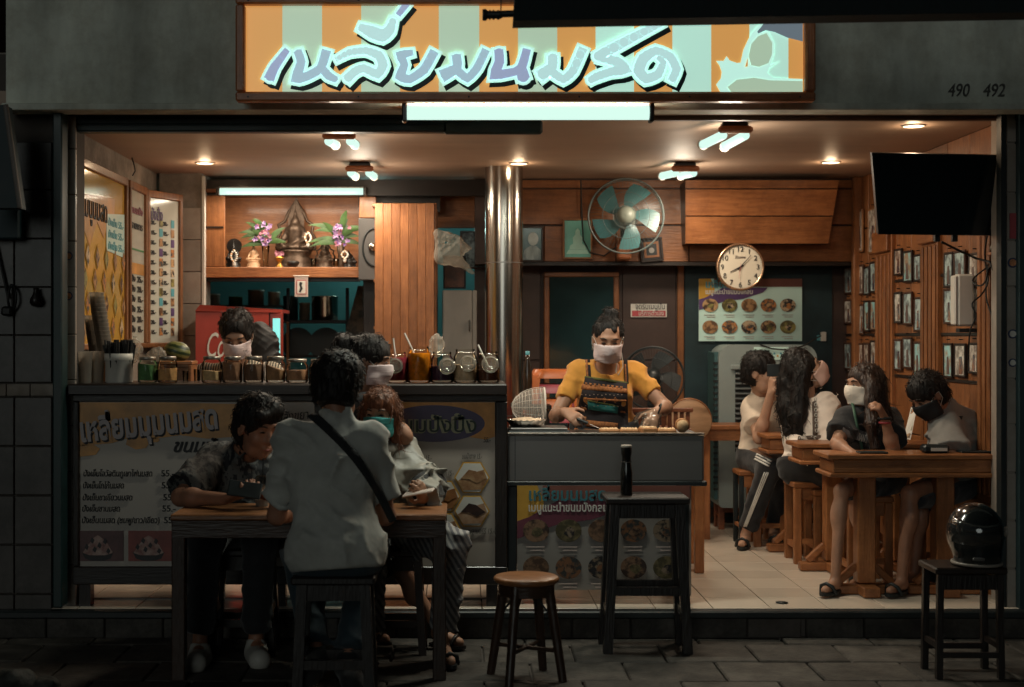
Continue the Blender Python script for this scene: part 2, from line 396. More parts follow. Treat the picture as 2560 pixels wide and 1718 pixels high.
        me.polygons.foreach_set('use_smooth', np.ones(len(Q), dtype=bool)); me.update(calc_edges=True); me.validate(); return me
def fpart(name, fld, m, parent, label=None, soft=0):
    r = parent; off = Vector((0, 0, 0))
    while r is not None: off += r.location; r = r.parent
    o = link(name, fld.mesh(name, off, soft), m, parent)
    if label: o['label'] = label
    return o
# ================================================================== SETTING
D0 = 6.66; FLOOR = .162; CEIL = 2.5; XR = 2.66; XL = -1.97; PAVE = .03; BACK = 9.5; LOW = 9.76
WARM = (1.0, .70, .42); NEUT = (1.0, .85, .65); COOL = (.62, 1.0, .90)
def lamp(name, p, e, col, r=.06, parent=None):
    l = bpy.data.lights.new(name, 'POINT'); l.energy = e; l.color = col; l.shadow_soft_size = r
    o = bpy.data.objects.new(name, l); COL.objects.link(o)
    if parent is not None: o.parent = parent; o.location = Vector(p) - parent.location
    else: o.location = p
    return o
def strip(name, p, L, e, col, parent, rot=(0, 0, 0), wdt=.05):
    l = bpy.data.lights.new(name, 'AREA'); l.shape = 'RECTANGLE'; l.size = L; l.size_y = wdt; l.energy = e; l.color = col
    o = bpy.data.objects.new(name, l); COL.objects.link(o); o.parent = parent; o.location = Vector(p) - parent.location; o.rotation_euler = rot
    return o
m_asphalt = mat('asphalt', (.045, .046, .048), .9, var=.3, scale=30, bump=.5, bscale=120)
m_pave = mat('paving_stone', (.066, .058, .050), .72, stain=.5, var=.3, scale=9, bump=.35, bscale=55, rnd=.25)
m_curb = mat('kerb_concrete', (.2, .2, .19), .85, var=.25, scale=12, bump=.3)
m_grout = mat('grout', (.10, .085, .075), .9)
m_tile = mat('floor_tile', (.70, .59, .48), .26, var=.03, scale=3, rnd=.06, coat=.25, bump=.03, bscale=9)
m_wtile = mat('wall_tile', (.38, .325, .28), .3, stain=.2, var=.08, scale=5, rnd=.08, coat=.2)
m_wtile_d = mat('dark_wall_tile', (.085, .072, .064), .35, stain=.5, var=.15, scale=5, rnd=.12)
m_plaster = mat('plaster', (.28, .24, .205), .85, stain=.35, var=.3, scale=5, bump=.3, bscale=25)
m_fascia = mat('fascia_paint', (.72, .74, .64), .7, stain=.22, var=.3, scale=3.2, stretch=(1, 1, .3), bump=.12, bscale=14, contrast=.02)
m_ceil = mat('ceiling_paint', (.46, .33, .25), .55, var=.1, scale=1.2, stretch=(.6, 3, 1), bump=.05, bscale=3)
m_black = mat('black_metal', (.012, .016, .017), .45, var=.3)
m_green = mat('dark_green_steel', (.012, .03, .03), .42, var=.3, scale=10)
m_dark = mat('dark_panel', (.05, .028, .022), .5, var=.25, scale=4)
m_darkteal = mat('dark_teal_paint', (.012, .03, .035), .55, var=.3)
m_teal = mat('kitchen_teal', (.06, .19, .21), .55, var=.15, scale=4)
m_wood_x = wood('honey_wood_x', (.37, .143, .050), (.25, .09, .031), 'x')
m_wood_y = wood('honey_wood_y', (.37, .143, .050), (.25, .09, .031), 'y')
m_wood_z = wood('honey_wood_z', (.37, .143, .050), (.255, .094, .032), 'z', rnd=.2)
m_wood_dk = wood('dark_wood', (.018, .010, .007), (.012, .007, .005), 'x', rnd=.2, bump=.08)
m_wood_dz = wood('dark_wood_z', (.018, .010, .007), (.012, .007, .005), 'z', rnd=.2)
m_frame = wood('sign_frame_wood', (.66, .24, .095), (.46, .15, .058), 'x')
m_frame_z = wood('sign_frame_wood_z', (.66, .24, .095), (.46, .15, .058), 'z')
m_steel = mat('stainless_steel', (.44, .40, .36), .19, metal=1, var=.08, stretch=(1, 1, .04), scale=30)
m_brush = mat('brushed_steel', (.21, .198, .188), .36, metal=.8, var=.05, stretch=(.08, 1, 1.5), scale=5)
m_chrome = mat('chrome', (.7, .68, .64), .12, metal=1, var=.04)
m_white = mat('white_plastic', (.62, .58, .52), .4, var=.05)
m_tube = mat('lit_tube', (.03, .04, .035), .6, spec=.1, emit=(.62, .88, .77), estr=1.13)
m_wire = mat('black_cable', (.012, .011, .01), .5)
m_ink = mat('black_ink', (.015, .015, .018), .6)

# ground: road, kerb, pavement
struct('road', MB().box((0, -28, -.16), (120, 64, .08)), m_asphalt)
kb = struct('kerb', MB().box((0, 4.08, -.05), (60, .02, .14)), m_grout)
for i in range(12):
    struct('kerb_stone', MB().box((0, 0, 0), (.78, .16, .15), .012), m_curb, kb, (-4.6 + i * .8, 4.02, -.045))
pv = struct('pavement', MB().box((0, 5.38, -.05), (60, 2.58, .13)), m_grout)
PM = MB().box((0, 0, 0), (.392, .334, .03), .006).mesh('paver')
PM.materials.append(m_pave)
for r in range(8):
    for c in range(18):
        o = link('paver', PM, None, pv, (-3.3 + c * .4 + (r % 2) * .2, 4.28 + r * .342, .02 + random.uniform(-.004, .003)))
        o.rotation_euler = (random.uniform(-.01, .01), random.uniform(-.01, .01), random.uniform(-.008, .008))

# step in front of the shop
st = struct('step', MB().box((.3, D0 + .05, .075), (5.6, .10, .13)), m_grout)
for i in range(20):
    if i == 14: continue
    struct('step_block', MB().box((0, 0, 0), (.268, .03, .10), .005), m_pave, st, (-2.34 + i * .2727, D0 - .01, .083))
nb = MB().box((0, 0, 0), (.25, .02, .092), .004); struct('broken_block', nb, m_wtile_d, st, (-2.34 + 14 * .2727 - .008, D0 - .004, .08))
struct('step_nosing', MB().box((.3, D0 - .01, .146), (5.6, .07, .034), .006), m_black, st)

# shop floor with its tiles
fl = struct('floor', MB().box((.3, 9.9, .07), (6.4, 6.36, .17)), m_grout)
T = .2722; TM = MB().box((0, 0, 0), (T - .005, T - .005, .012), .0015).mesh('floor_tile'); TM.materials.append(m_tile)
for i in range(-12, 6):
    for j in range(13):
        link('floor_tile', TM, None, fl, (1.193 + T * i + T / 2, D0 + .03 + T * (j + .5), .158))

# ceiling of the shop
struct('ceiling', MB().box((.3, 9.35, CEIL + .05), (5.2, 5.3, .1)), m_ceil)

# fascia above the opening
fa = struct('fascia_wall', MB().box(((W(15, 0, 6.6).x + 3.6) / 2, 6.69, 3.05), (3.6 - W(15, 0, 6.6).x, .18, 1.08)), m_fascia)
struct('ledge', MB().box(((W(15, 0, 6.6).x + 3.6) / 2, 6.6, 2.50), (3.6 - W(15, 0, 6.6).x, .14, .032), .004), m_fascia, fa)
struct('upper_wall', MB().box((.2, 7.0, 4.6), (12, .3, 2.0)), m_fascia)
struct('roof_slab', MB().box((.2, 9.9, 2.72), (6.4, 6, .2)), m_plaster)

# pillar on the left, with its tiles
pl = struct('pillar_left', MB().box((-2.66, 6.95, 1.4), (1.52, .48, 2.75)), m_grout)
zt = [W(0, y, 6.7).z for y in (355, 475, 597, 718, 838, 957)]
for k in range(5):
    for x0, x1 in ((-2.8, -2.415), (-2.41, -2.1), (-2.095, -1.922)) if k > 1 else ((-2.8, -2.36), (-2.355, -1.922)):
        struct('wall_tile', MB().box(((x0 + x1) / 2, 6.705, (zt[k] + zt[k + 1]) / 2), (x1 - x0, .03, zt[k] - zt[k + 1] - .004), .003), m_wtile_d, pl)
for x in range(8):
    struct('border_tile', MB().box((-2.75 + x * .112, 6.703, W(0, 975, 6.7).z), (.108, .03, .056), .003), m_plaster, pl)
for k in range(5):
    for x0, x1 in ((-2.8, -2.415), (-2.41, -2.1), (-2.095, -1.922)):
        z1 = W(0, 993, 6.7).z - k * .232
        struct('wall_tile', MB().box(((x0 + x1) / 2, 6.705, z1 - .114), (x1 - x0, .03, .226), .003), m_wtile_d, pl)
gp = struct('shutter_guide_left', pbox(131, 268, 155, 1520, 6.62, .1, .006), m_green)
jb = struct('jamb_left', MB().box((W(173, 0, 6.78).x, 6.86, 1.34), (.062, .16, 2.36)), m_grout)
ys = [290, 372, 487, 603, 718, 836, 950, 1064, 1180, 1296, 1412, 1520]
for k in range(len(ys) - 1):
    a = W(156, ys[k + 1], 6.76); b = W(190, ys[k], 6.76)
    struct('wall_tile', MB().box(((a.x + b.x) / 2, 6.77, (a.z + b.z) / 2), (b.x - a.x - .003, .02, b.z - a.z - .004), .003), m_wtile, jb)
m_stk = mat('sticker_blue', (.035, .045, .10), .5); m_stk2 = mat('sticker_orange', (.5, .2, .09), .5, var=.5, scale=60); m_stk3 = mat('sticker_red', (.4, .06, .07), .5)
for y, h in ((640, 38), (740, 24)):
    c = W(171, y, 6.755); mb = MB(); mb.cyl((c.x, c.y, c.z), (c.x, c.y - .003, c.z), .021, n=24); s_ = struct('sticker', mb, m_stk, jb)
    struct('sticker_print', MB().cyl((c.x, c.y - .003, c.z), (c.x, c.y - .005, c.z), .015, n=20), m_stk2, s_)
# right jamb, shutter guide and neighbouring wall
jr = struct('jamb_right', pbox(2517, 280, 2547, 1530, 6.74, .2, .002), m_wtile)
for k, (y0, y1) in enumerate(((300, 355), (360, 480), (484, 600), (604, 715), (719, 830), (834, 945), (950, 1060), (1064, 1180), (1184, 1300), (1304, 1420), (1424, 1524))):
    a = W(2518, y1, 6.73); b = W(2546, y0, 6.73)
    struct('wall_tile', MB().box(((a.x + b.x) / 2, 6.737, (a.z + b.z) / 2), (b.x - a.x, .014, b.z - a.z), .002), m_wtile, jr)
for y, r_, mm in ((565, .0, m_stk3), (657, .024, m_stk), (835, .022, m_stk), (907, .02, m_stk)):
    c = W(2532, y, 6.726)
    if r_: s_ = struct('sticker', MB().cyl((c.x, c.y + .004, c.z), (c.x, c.y, c.z), r_, n=24), mm, jr); struct('sticker_print', MB().cyl((c.x, c.y, c.z), (c.x, c.y - .002, c.z), r_ * .7, n=20), m_stk2 if y == 657 else m_white, s_)
    else: struct('sticker', MB().box(c, (.03, .004, .12)), mm, jr)
struct('shutter_guide_right', pbox(2503, 280, 2516, 1528, 6.72, .06), m_black)
struct('wall_right_outside', MB().box((3.2, 6.76, 1.4), (1.14, .16, 2.8)), m_darkteal)
# roller shutter rolled up behind the fascia on the left, thin rail on the right
sh = struct('shutter_left', pbox(190, 276, 1130, 330, 6.80, .06), m_green)
for k in range(3): struct('shutter_slat', pbox(190, 278 + k * 17, 1130, 293 + k * 17, 6.79, .008, .004), m_green, sh)
struct('shutter_bottom_bar', pbox(1110, 300, 1357, 334, 6.78, .05, .01), m_green)
struct('shutter_rail_right', pbox(1630, 268, 2503, 300, 6.80, .05, .008), mat('brown_rail', (.10, .05, .032), .5))

# inside walls
lw = struct('wall_left', MB().box((XL - .08, 8.0, 1.34), (.16, 2.46, 2.4)), m_plaster)
for k in range(9):
    for j in range(11):
        z = .2 + .19 * j + .09
        if z > 1.36: continue
        struct('wall_tile', MB().box((XL + .004, 6.86 + k * .262 + .13, z + .0), (.012, .257, .186), .002), m_wtile, lw)
pr = struct('pier', MB().box(((W(398, 0, 9.2).x + W(505, 0, 9.2).x) / 2, 9.36, 1.34), (W(505, 0, 9.2).x - W(398, 0, 9.2).x, .3, 2.32)), m_plaster)
for k in range(11):
    y0 = 520 + (k) * 80.
    for x0, x1 in ((399, 404), (405, 503)):
        a = W(x0, y0 + 79, 9.2); b = W(x1, y0, 9.2)
        struct('wall_tile', MB().box(((a.x + b.x) / 2, 9.203, (a.z + b.z) / 2), (b.x - a.x, .016, b.z - a.z - .002), .002), m_wtile, pr)
struct('corner_trim', pbox(504, 440, 512, 1340, 9.19, .04, .003), m_white, pr)
# right wall: wooden boards, rails and pilasters
rw = struct('wall_right', MB().box((XR + .1, 8.5, 1.34), (.18, 3.5, 2.4)), m_dark)
bz = [(.17, .55), (.553, .87), (.873, 1.205), (1.21, 1.45), (1.455, 1.78), (1.785, 2.15), (2.155, 2.5)]
dd = 6.76
while dd < 10.1:
    wd = random.uniform(.26, .34)
    for z0, z1 in bz:
        mm = m_wood_z
        struct('plank', MB().box((XR + .004, dd + wd / 2, (z0 + z1) / 2), (.02, wd - .004, z1 - z0 - .004), .003), mm, rw)
    dd += wd
for a, b in ((8.66, 9.00), (7.83, 8.11), (6.95, 7.22)):
    c = (a + b) / 2; wd = b - a
    p_ = struct('pilaster', MB().box((XR - .018, c, 1.12), (.03, wd, 1.92), .004), m_wood_z, rw)
    for q in (-.36, -.12, .12, .36): struct('fluting', MB().box((XR - .037, c + q * wd, 1.3), (.012, wd * .14, 1.3), .005), m_wood_z, p_)
    struct('capital', MB().box((XR - .035, c, 2.03), (.05, wd * .92, .13), .006), m_wood_y, p_)
    struct('plinth_block', MB().box((XR - .035, c, .56), (.05, wd * .92, .1), .006), m_wood_y, p_)
for z in (1.205, 1.455, 1.78): struct('wall_rail', MB().box((XR - .008, 8.4, z), (.012, 3.2, .018), .003), m_wood_dk, rw)
struct('corner_pole', MB().box((XR - .03, 9.42, 1.55), (.06, .06, 1.9), .008), m_wood_z, rw)
# back: upper bulkhead of planks, lower dark wall
bk = struct('bulkhead', MB().box(((.1 + XR) / 2, 9.85, 2.215), (XR - .1, .66, .57)), m_dark)
rows = [(450, 471), (473, 562), (565, 655)]
for (y0, y1), cuts in zip(rows, ((1296, 1452, 1714, 2150), (1296, 1452, 1714, 2150), (1296, 1360, 1540, 1722, 2150))):
    for x0, x1 in zip(cuts[:-1], cuts[1:]):
        a = W(x0, y1, BACK); b = W(min(x1, 2142), y0, BACK)
        struct('plank', MB().box(((a.x + b.x) / 2, BACK + .01, (a.z + b.z) / 2), (b.x - a.x - .006, .03, b.z - a.z - .004), .003), m_wood_x, bk)
struct('bulkhead_edge', pbox(1300, 655, 2140, 664, BACK - .02, .05), m_wood_dk, bk)
hd = struct('boxed_hood', MB().hexa([W(2072, 608, 9.3), W(1716, 608, 9.3), W(1716, 452, 9.22), W(2096, 452, 9.22)][::-1] + [W(2072, 608, 9.3) + Vector((0, .3, 0)), W(1716, 608, 9.3) + Vector((0, .3, 0)), W(1716, 452, 9.22) + Vector((0, .3, 0)), W(2096, 452, 9.22) + Vector((0, .3, 0))][::-1]), m_wood_dk)
for y0, y1 in ((451, 471), (474, 539), (542, 609)):
    f = lambda y: 9.22 + (y - 452) / 156 * .08 - .02
    ex = lambda y: 2097 - (y - 452) / 156 * 26
    struct('plank', MB().hexa([W(1714, y1, f(y1)), W(ex(y1), y1, f(y1)), W(ex(y0), y0, f(y0)), W(1714, y0, f(y0)), W(1714, y1, f(y1)) + Vector((0, .02, 0)), W(ex(y1), y1, f(y1)) + Vector((0, .02, 0)), W(ex(y0), y0, f(y0)) + Vector((0, .02, 0)), W(1714, y0, f(y0)) + Vector((0, .02, 0))]), m_wood_x, hd)
bw = struct('wall_back', MB().box((1.4, LOW + .06, 1.1), (2.6, .12, 2.0)), m_dark)
for x0, x1 in ((1300, 1352), (1556, 1690)):
    for y0, y1 in ((664, 900), (904, 1290)):
        struct('wall_panel', pbox(x0, y0, x1, y1, LOW - .012, .02, .004), m_dark, bw)
struct('trim_post', pbox(1694, 662, 1710, 1300, LOW - .03, .04, .004), m_wood_z, bw)
struct('dark_teal_sheet', pbox(1712, 662, 2080, 1300, LOW - .015, .02), m_darkteal, bw)  # flat dark teal sheet over the right part of the back wall
struct('skirting', pbox(1300, 1270, 2085, 1292, LOW - .045, .012, .004), m_wood_dk, bw)
# kitchen behind the shrine
struct('kitchen_wall', MB().box((-.9, 12.06, 1.3), (3.6, .12, 2.5)), m_teal)
struct('kitchen_side_wall', MB().box((-2.3, 10.7, 1.3), (.1, 2.7, 2.5)), m_darkteal)
struct('kitchen_partition', MB().box((.48, 11.1, 1.3), (.1, 1.9, 2.5)), m_teal)
# ================================================================== THINGS ON THE FACADE
def zoomer(bx, by, k): return lambda x, y: (bx + k * x, by + k * y)
# --- lit shop sign
SD = 6.34
sg = thing('shop_sign', 'wide backlit shop sign with orange and mint stripes and blue Thai lettering', 'sign', W(1314, 253, SD))
part('sign_box', pbox(596, -2, 2032, 245, SD + .05, .24), m_frame, sg)
for nm, x0, y0, x1, y1, mm in (('frame_bar', 588, -10, 2040, 9, m_frame), ('frame_bar', 588, 229, 2040, 253, m_frame)):
    fb = part(nm, pbox(x0, y0, x1, y1, SD, .06, .008), mm, sg)
    for q in range(6): 
        c = W(620 + q * 276, (y0 + y1) / 2 + 1, SD - .001); part('nail', MB().cyl(c, c - Vector((0, .003, 0)), .004, n=8), m_black, fb)
for x0, x1 in ((588, 611), (2014, 2040)): part('frame_bar', pbox(x0, 9.5, x1, 228.5, SD, .06, .008), m_frame_z, sg)
def lit(key, c, e, rough=.35): return mat(key, c, rough, var=.04, scale=2, emit=c, estr=e, coat=.3)
ORG = lit('sign_orange', (.82, .40, .11), .66); MNT = lit('sign_mint', (.55, .74, .54), .64); MNT2 = lit('sign_white', (.55, .90, .75), .74)
OUT = lit('letter_outline', (.58, .95, .82), .84); BLU = lit('letter_blue', (.50, .72, .84), .60); BLU2 = lit('letter_pale_blue', (.62, .95, .93), .68); PUR = lit('letter_purple', (.46, .55, .79), .58)
SHD = mat('letter_shadow', (.006, .018, .022), .4); JUG = lit('print_grey_jug', (.22, .28, .33), .5)
xs = [611, 706, 805, 903, 1000, 1097, 1198, 1295, 1393, 1489, 1585, 1681, 1778, 1873.5, 1971, 2014]
for i in range(15):
    part('stripe', pbox(xs[i], 9, xs[i + 1], 229, SD + .045, .01), (ORG if i % 2 == 0 else (MNT2 if 9 <= i <= 13 else MNT)), sg)
z1 = zoomer(600, 0, .25674); z2 = zoomer(1150, 0, .25674); z3 = zoomer(1740, 0, .1658)
K1 = .25674 * SD / F
G = [(z1, PUR, [(455, 470, 55), (330, 640, 80), (272, 765, 95)]),
     (z1, BLU, [(552, 480, 75), (588, 590, 78), (548, 745, 95), (640, 735, 80), (780, 655, 80), (838, 475, 85)]), (z1, BLU, [(790, 655, 75), (860, 730, 75), (938, 768, 55)]),
     (z1, BLU2, [(925, 572, 45), (1060, 500, 62), (1220, 482, 68), (1350, 530, 84), (1388, 625, 88), (1335, 712, 80), (1200, 655, 75), (1110, 690, 80), (1030, 768, 85)]),
     (z1, BLU2, [(1150, 245, 60), (1280, 300, 112), (1385, 335, 112), (1455, 280, 92), (1495, 165, 55)]), (z1, PUR, [(1535, 135, 50), (1625, 20, 60)]),
     (z1, BLU, [(1685, 500, 50), (1565, 528, 82), (1598, 620, 70), (1560, 730, 88), (1650, 762, 75), (1790, 670, 82), (1895, 485, 82)]),
     (z1, BLU, [(2105, 520, 85), (2112, 650, 85), (1960, 735, 115)]), (z1, BLU, [(2110, 672, 78), (2215, 752, 72), (2310, 650, 75), (2398, 470, 72)]),
     (z2, PUR, [(378, 470, 80), (385, 590, 85), (345, 715, 88), (530, 690, 72), (605, 640, 82), (655, 465, 72)]), (z2, PUR, [(600, 670, 100), (625, 760, 110)]),
     (z2, BLU2, [(905, 525, 90), (900, 640, 90), (775, 735, 112)]), (z2, BLU2, [(900, 690, 80), (1010, 762, 75), (1105, 680, 80), (1205, 455, 80)]),
     (z2, BLU2, [(1985, 205, 60), (1700, 350, 80), (1420, 500, 95), (1330, 548, 80)]), (z2, BLU2, [(1350, 545, 80), (1530, 590, 92), (1600, 660, 105), (1470, 692, 80), (1330, 740, 78), (1268, 778, 60)]),
     (z2, BLU2, [(2065, 785, 75), (2115, 665, 80), (2055, 545, 80), (1915, 485, 78), (1795, 560, 100), (1748, 675, 100), (1820, 758, 88), (1935, 715, 82), (1985, 600, 60), (1930, 545, 45)])]
for gi, (zf, mm, pts) in enumerate(G):
    P = []
    for x, y, wd in pts:
        q = W(*zf(x, y), SD); P.append((q.x, q.z, wd * K1 * 1.12))
    P = smooth_stroke(P)
    e = gi * .0002
    o = part('letter_shadow', ribbon(MB(), P, SD + .040 - e, 58 * K1, (30 * K1, -42 * K1)), SHD, sg)
    o = part('letter_outline', ribbon(MB(), P, SD + .034 - e, 58 * K1), OUT, sg)
    part('letter', ribbon(MB(), P, SD + .028 - e), mm, sg)
pol = lambda zf, pts, y, mb=None: (mb or MB()).prism([(W(*zf(a, b), SD).x, W(*zf(a, b), SD).z) for a, b in pts], y, y + .003)
part('print_milk', pol(z3, [(400, 1378), (330, 1250), (400, 1160), (415, 1060), (380, 960), (330, 892), (440, 895), (488, 822), (530, 885), (640, 925), (700, 920), (745, 720), (810, 580), (870, 470), (1050, 262), (1130, 262), (975, 470), (1110, 440), (1210, 620), (1200, 820), (1150, 960), (1300, 890), (1135, 1000), (1105, 1080), (1200, 1150), (1640, 1168), (1640, 1378)], SD + .040), OUT, sg)
part('print_shade', pol(z3, [(860, 640), (960, 520), (1090, 470), (1180, 620), (1175, 800), (1120, 930), (980, 985), (860, 960), (820, 820)], SD + .037), MNT, sg)
part('print_shade', pol(z3, [(640, 1180), (900, 1150), (1150, 1190), (1640, 1200), (1640, 1378), (560, 1378), (500, 1290)], SD + .0365), MNT, sg)
part('print_drop', pol(z3, [(765, 985), (805, 850), (805, 980)], SD + .0355), ORG, sg)
part('print_jug', pol(z3, [(950, 450), (1050, 325), (1130, 255), (1300, 100), (1640, 60), (1640, 600), (1400, 540), (1210, 455), (1080, 430), (965, 480)], SD + .036), JUG, sg)

# --- long tube lamp under the sign
def tube_lamp(name, label, x0, x1, y0, y1, d, e, col, group=None):
    a = W(x0, (y0 + y1) / 2, d); b = W(x1, (y0 + y1) / 2, d); r = (y1 - y0) / 2 * d / F
    t = thing(name, label, 'lamp', (a + b) / 2, group)
    part('lit_tube', MB().cyl(a, b, r * .86, n=18), m_tube, t)
    part('batten', MB().box((a + b) / 2 + Vector((0, .05, r * .5)), (b.x - a.x + .04, .035, r * 1.6), .006), m_white, t)
    for q in (a, b): part('tube_holder', MB().box(q + Vector((.012 if q is b else -.012, .012, 0)), (.022, .07, r * 2.2), .005), m_wood_dk, t)
    strip('tube_light', (a + b) / 2 + Vector((0, -.01, -r - .012)), (b.x - a.x) * .95, e, col, t)
    return t
big = tube_lamp('tube_lamp', 'long white fluorescent tube lamp under the shop sign', 1018, 1622, 260, 303, 6.42, 22, (.92, .95, .80))
strip('tube_light_up', big.location + Vector((0, -.005, .055)), 1.05, 12, (1, .9, .68), big, (math.radians(140), 0, 0))
shr_t = tube_lamp('tube_lamp', 'shorter white fluorescent tube lamp above the wooden shrine niche', 550, 908, 469, 489, 9.22, 7, NEUT)
strip('tube_light_back', shr_t.location + Vector((0, -.05, -.03)), .85, 3, NEUT, shr_t, (math.radians(60), 0, 0))
# --- twin tube fittings on the ceiling
def twin(label, br, ends, d, e):
    c = W(br[0], br[1], d); c.z = CEIL - .03
    t = thing('ceiling_lamp', label, 'lamp', c, 'twin tube lamps on the ceiling')
    part('base', MB().box(c + Vector((0, .02, .012)), (.13, .06, .03), .008), m_wood_dk, t)
    part('end_cap', MB().box(c + Vector((0, -.01, -.012)), (.17, .024, .036), .012), m_frame, t)
    for i, (ex, ey) in enumerate(ends):
        b = W(ex, ey, d + .22); a = c + Vector((-.055 + .11 * i, .02, -.035)); dr = (b - a).normalized()
        part('lit_tube', MB().cyl(a, b, .023, n=14), m_tube, t); part('tube_socket', MB().cyl(b, b + dr * .012, .027, n=14), m_white, t)
    m_ = Vector((0, .13, -.13)); lamp('twin_light', c + m_, e * .55, NEUT, .06, t)
    strip('twin_light_down', c + Vector((0, .14, -.09)), .16, e * 1.15, NEUT, t, wdt=.30)
    return t
twin('lit twin tube ceiling lamp at the front, nearest the television', (1838, 307), ((1758, 362), (1812, 366)), 6.98, 9.6)
twin('lit twin tube ceiling lamp deeper inside, in front of the wall fan', (1713, 400), ((1656, 440), (1703, 440)), 8.6, 10)
twin('lit twin tube ceiling lamp at the front, half hidden by the dark shutter', (848, 318), ((838, 362), (888, 362)), 7.2, 9)
twin('lit twin tube ceiling lamp above the counter, in front of the shrine', (899, 401), ((888, 441), (935, 441)), 8.6, 8.4)
for x, y, d, lb in ((512, 407, 8.64, 'round recessed downlight near the tiled pier'), (1297, 408, 8.66, 'round recessed downlight beside the steel column'), (2077, 409, 8.6, 'round recessed downlight above the wooden hood'), (2284, 314, 7.12, 'round recessed downlight near the front right corner')):
    c = W(x, y, d); c.z = CEIL
    t = thing('downlight', lb, 'lamp', c, 'recessed downlights')
    part('trim_ring', MB().lathe([(.058, 0), (.056, -.006), (.046, -.006), (.046, .0)], c, 24, caps=False), m_white, t)
    part('glowing_disc', MB().cyl(c + Vector((0, 0, .001)), c - Vector((0, 0, .003)), .045, n=24), m_tube, t)
    lamp('downlight_light', c - Vector((0, 0, .03)), 1.6, WARM, .03, t)
# --- house numbers, awning, cable
hn = thing('house_number', 'dark raised house numbers 490 and 492 on the grey fascia', 'house number', W(2370, 243, 6.59))
for s_, x in (('490', 2368), ('492', 2456)): text(s_, .085, W(x, 241, 6.598), mat('number_paint', (.10, .095, .085), .6), hn, width=.10, depth=.006, shear=.2)
aw = thing('awning', 'rolled black awning cutting across the top right corner', 'awning', W(1290, 50, 4.9))
A_ = [W(1284, 52, 4.9), W(3600, 14, 4.9), W(3600, -160, 4.9), W(1296, -160, 4.9)]
part('canvas', MB().hexa(A_ + [p + Vector((0, .12, 0)) for p in A_]), mat('black_canvas', (.008, .014, .015), .8, var=.3, scale=20, bump=.3), aw)
part('roller_arm', MB().cyl(W(1216, 37, 4.92), W(1290, 34, 4.92), .012, n=12), m_black, aw)
part('roller_knob', MB().lathe([(.02, 0), (.021, .012), (.013, .02), (.019, .026), (.012, .032), (.019, .038), (.012, .046), (.018, .054), (.01, .07)], W(1206, 37.5, 4.92), 14, axis=(1, -.0, 0)), m_black, aw)
part('wire', MB().tube([W(1252, 32, 4.92), W(1255, -80, 4.92)], .0022, 6), m_wire, aw)
# --- left edge: box, folded awning arm, hose, brush
solo('switch_box', pbox(-30, 520, 48, 598, 6.6, .09, .008), m_darkteal, 'dark teal switch box on the tiled pillar', 'box', None, W(10, 598, 6.6))
aa = thing('folded_awning', 'dark folded awning slanting down the left edge', 'awning', W(30, 520, 6.3))
P_ = [W(48, 520, 6.3), W(-60, 520, 6.3), W(-60, 262, 6.3), W(12, 262, 6.3)]
part('folded_canvas', MB().hexa([P_[1], P_[0], P_[3], P_[2]] + [p + Vector((0, .1, 0)) for p in (P_[1], P_[0], P_[3], P_[2])]), m_darkteal, aa)
part('arm_bar', MB().tube([W(14, 262, 6.27), W(50, 520, 6.27)], .012, 8), mat('pale_bar', (.2, .17, .15), .6), aa)
hs = thing('cable_coil', 'black coiled cable hanging on the tiled pillar', 'cable', W(25, 790, 6.66))
part('cable', MB().tube([W(-10, 610, 6.67), W(8, 690, 6.67), W(20, 745, 6.67)], .006, 6), m_wire, hs)
part('cable_loop', MB().tube([W(30 + 10 * math.cos(t), 745 + 32 * math.sin(t), 6.66 - .01 * math.cos(2 * t)) for t in (i * PI / 9 for i in range(18))], .007, 6, True), m_wire, hs)
part('plug', MB().box(W(18, 778, 6.66), (.05, .04, .045), .01), m_wire, hs)
wl = thing('hanging_horn', 'small dark wooden scoop hanging on the tiled pillar', 'scoop', W(90, 766, 6.66))
part('bowl', MB().lathe([(.004, -.028), (.02, -.024), (.029, -.008), (.027, .01), (.015, .03), (.011, .05), (.013, .06)], W(90, 752, 6.655), 16), m_wood_dz, wl)

# ================================================================== FOOD PRINTS
FOOD = [mat('food_%d' % i, a, .5, col2=b, scale=22 + 3 * i, contrast=.12) for i, (a, b) in enumerate((((.5, .30, .14), (.06, .03, .02)), ((.30, .26, .08), (.10, .08, .03)), ((.40, .22, .10), (.12, .06, .03)), ((.5, .2, .06), (.05, .06, .06)), ((.55, .40, .25), (.02, .018, .02))))]
m_paper = mat('poster_mint', (.60, .84, .77), .32, var=.04, scale=3, coat=.5)
m_banner = mat('banner_vinyl', (.40, .35, .305), .38, var=.06, scale=2, coat=.35)
m_cream = mat('banner_orange', (.55, .26, .07), .4, var=.35, scale=5, coat=.3)
m_purple = mat('print_purple', (.10, .055, .15), .4, coat=.3); m_magenta = mat('print_magenta', (.22, .05, .09), .4, coat=.3); m_yel = mat('print_yellow', (.55, .30, .04), .4, coat=.3)
m_cyan = mat('print_cyan', (.10, .33, .38), .4); m_brown = mat('print_brown', (.12, .08, .07), .6); m_pale = mat('print_pale', (.62, .60, .55), .4)
FOODD = [mat('dim_food_%d' % i, tuple(q * .4 for q in a), .5, col2=tuple(q * .5 for q in b), scale=22 + 3 * i, contrast=.12) for i, (a, b) in enumerate((((.5, .28, .16), (.06, .03, .02)), ((.34, .26, .12), (.10, .08, .03)), ((.40, .22, .12), (.12, .06, .03)), ((.45, .2, .09), (.05, .06, .06)), ((.5, .36, .24), (.02, .018, .02))))]
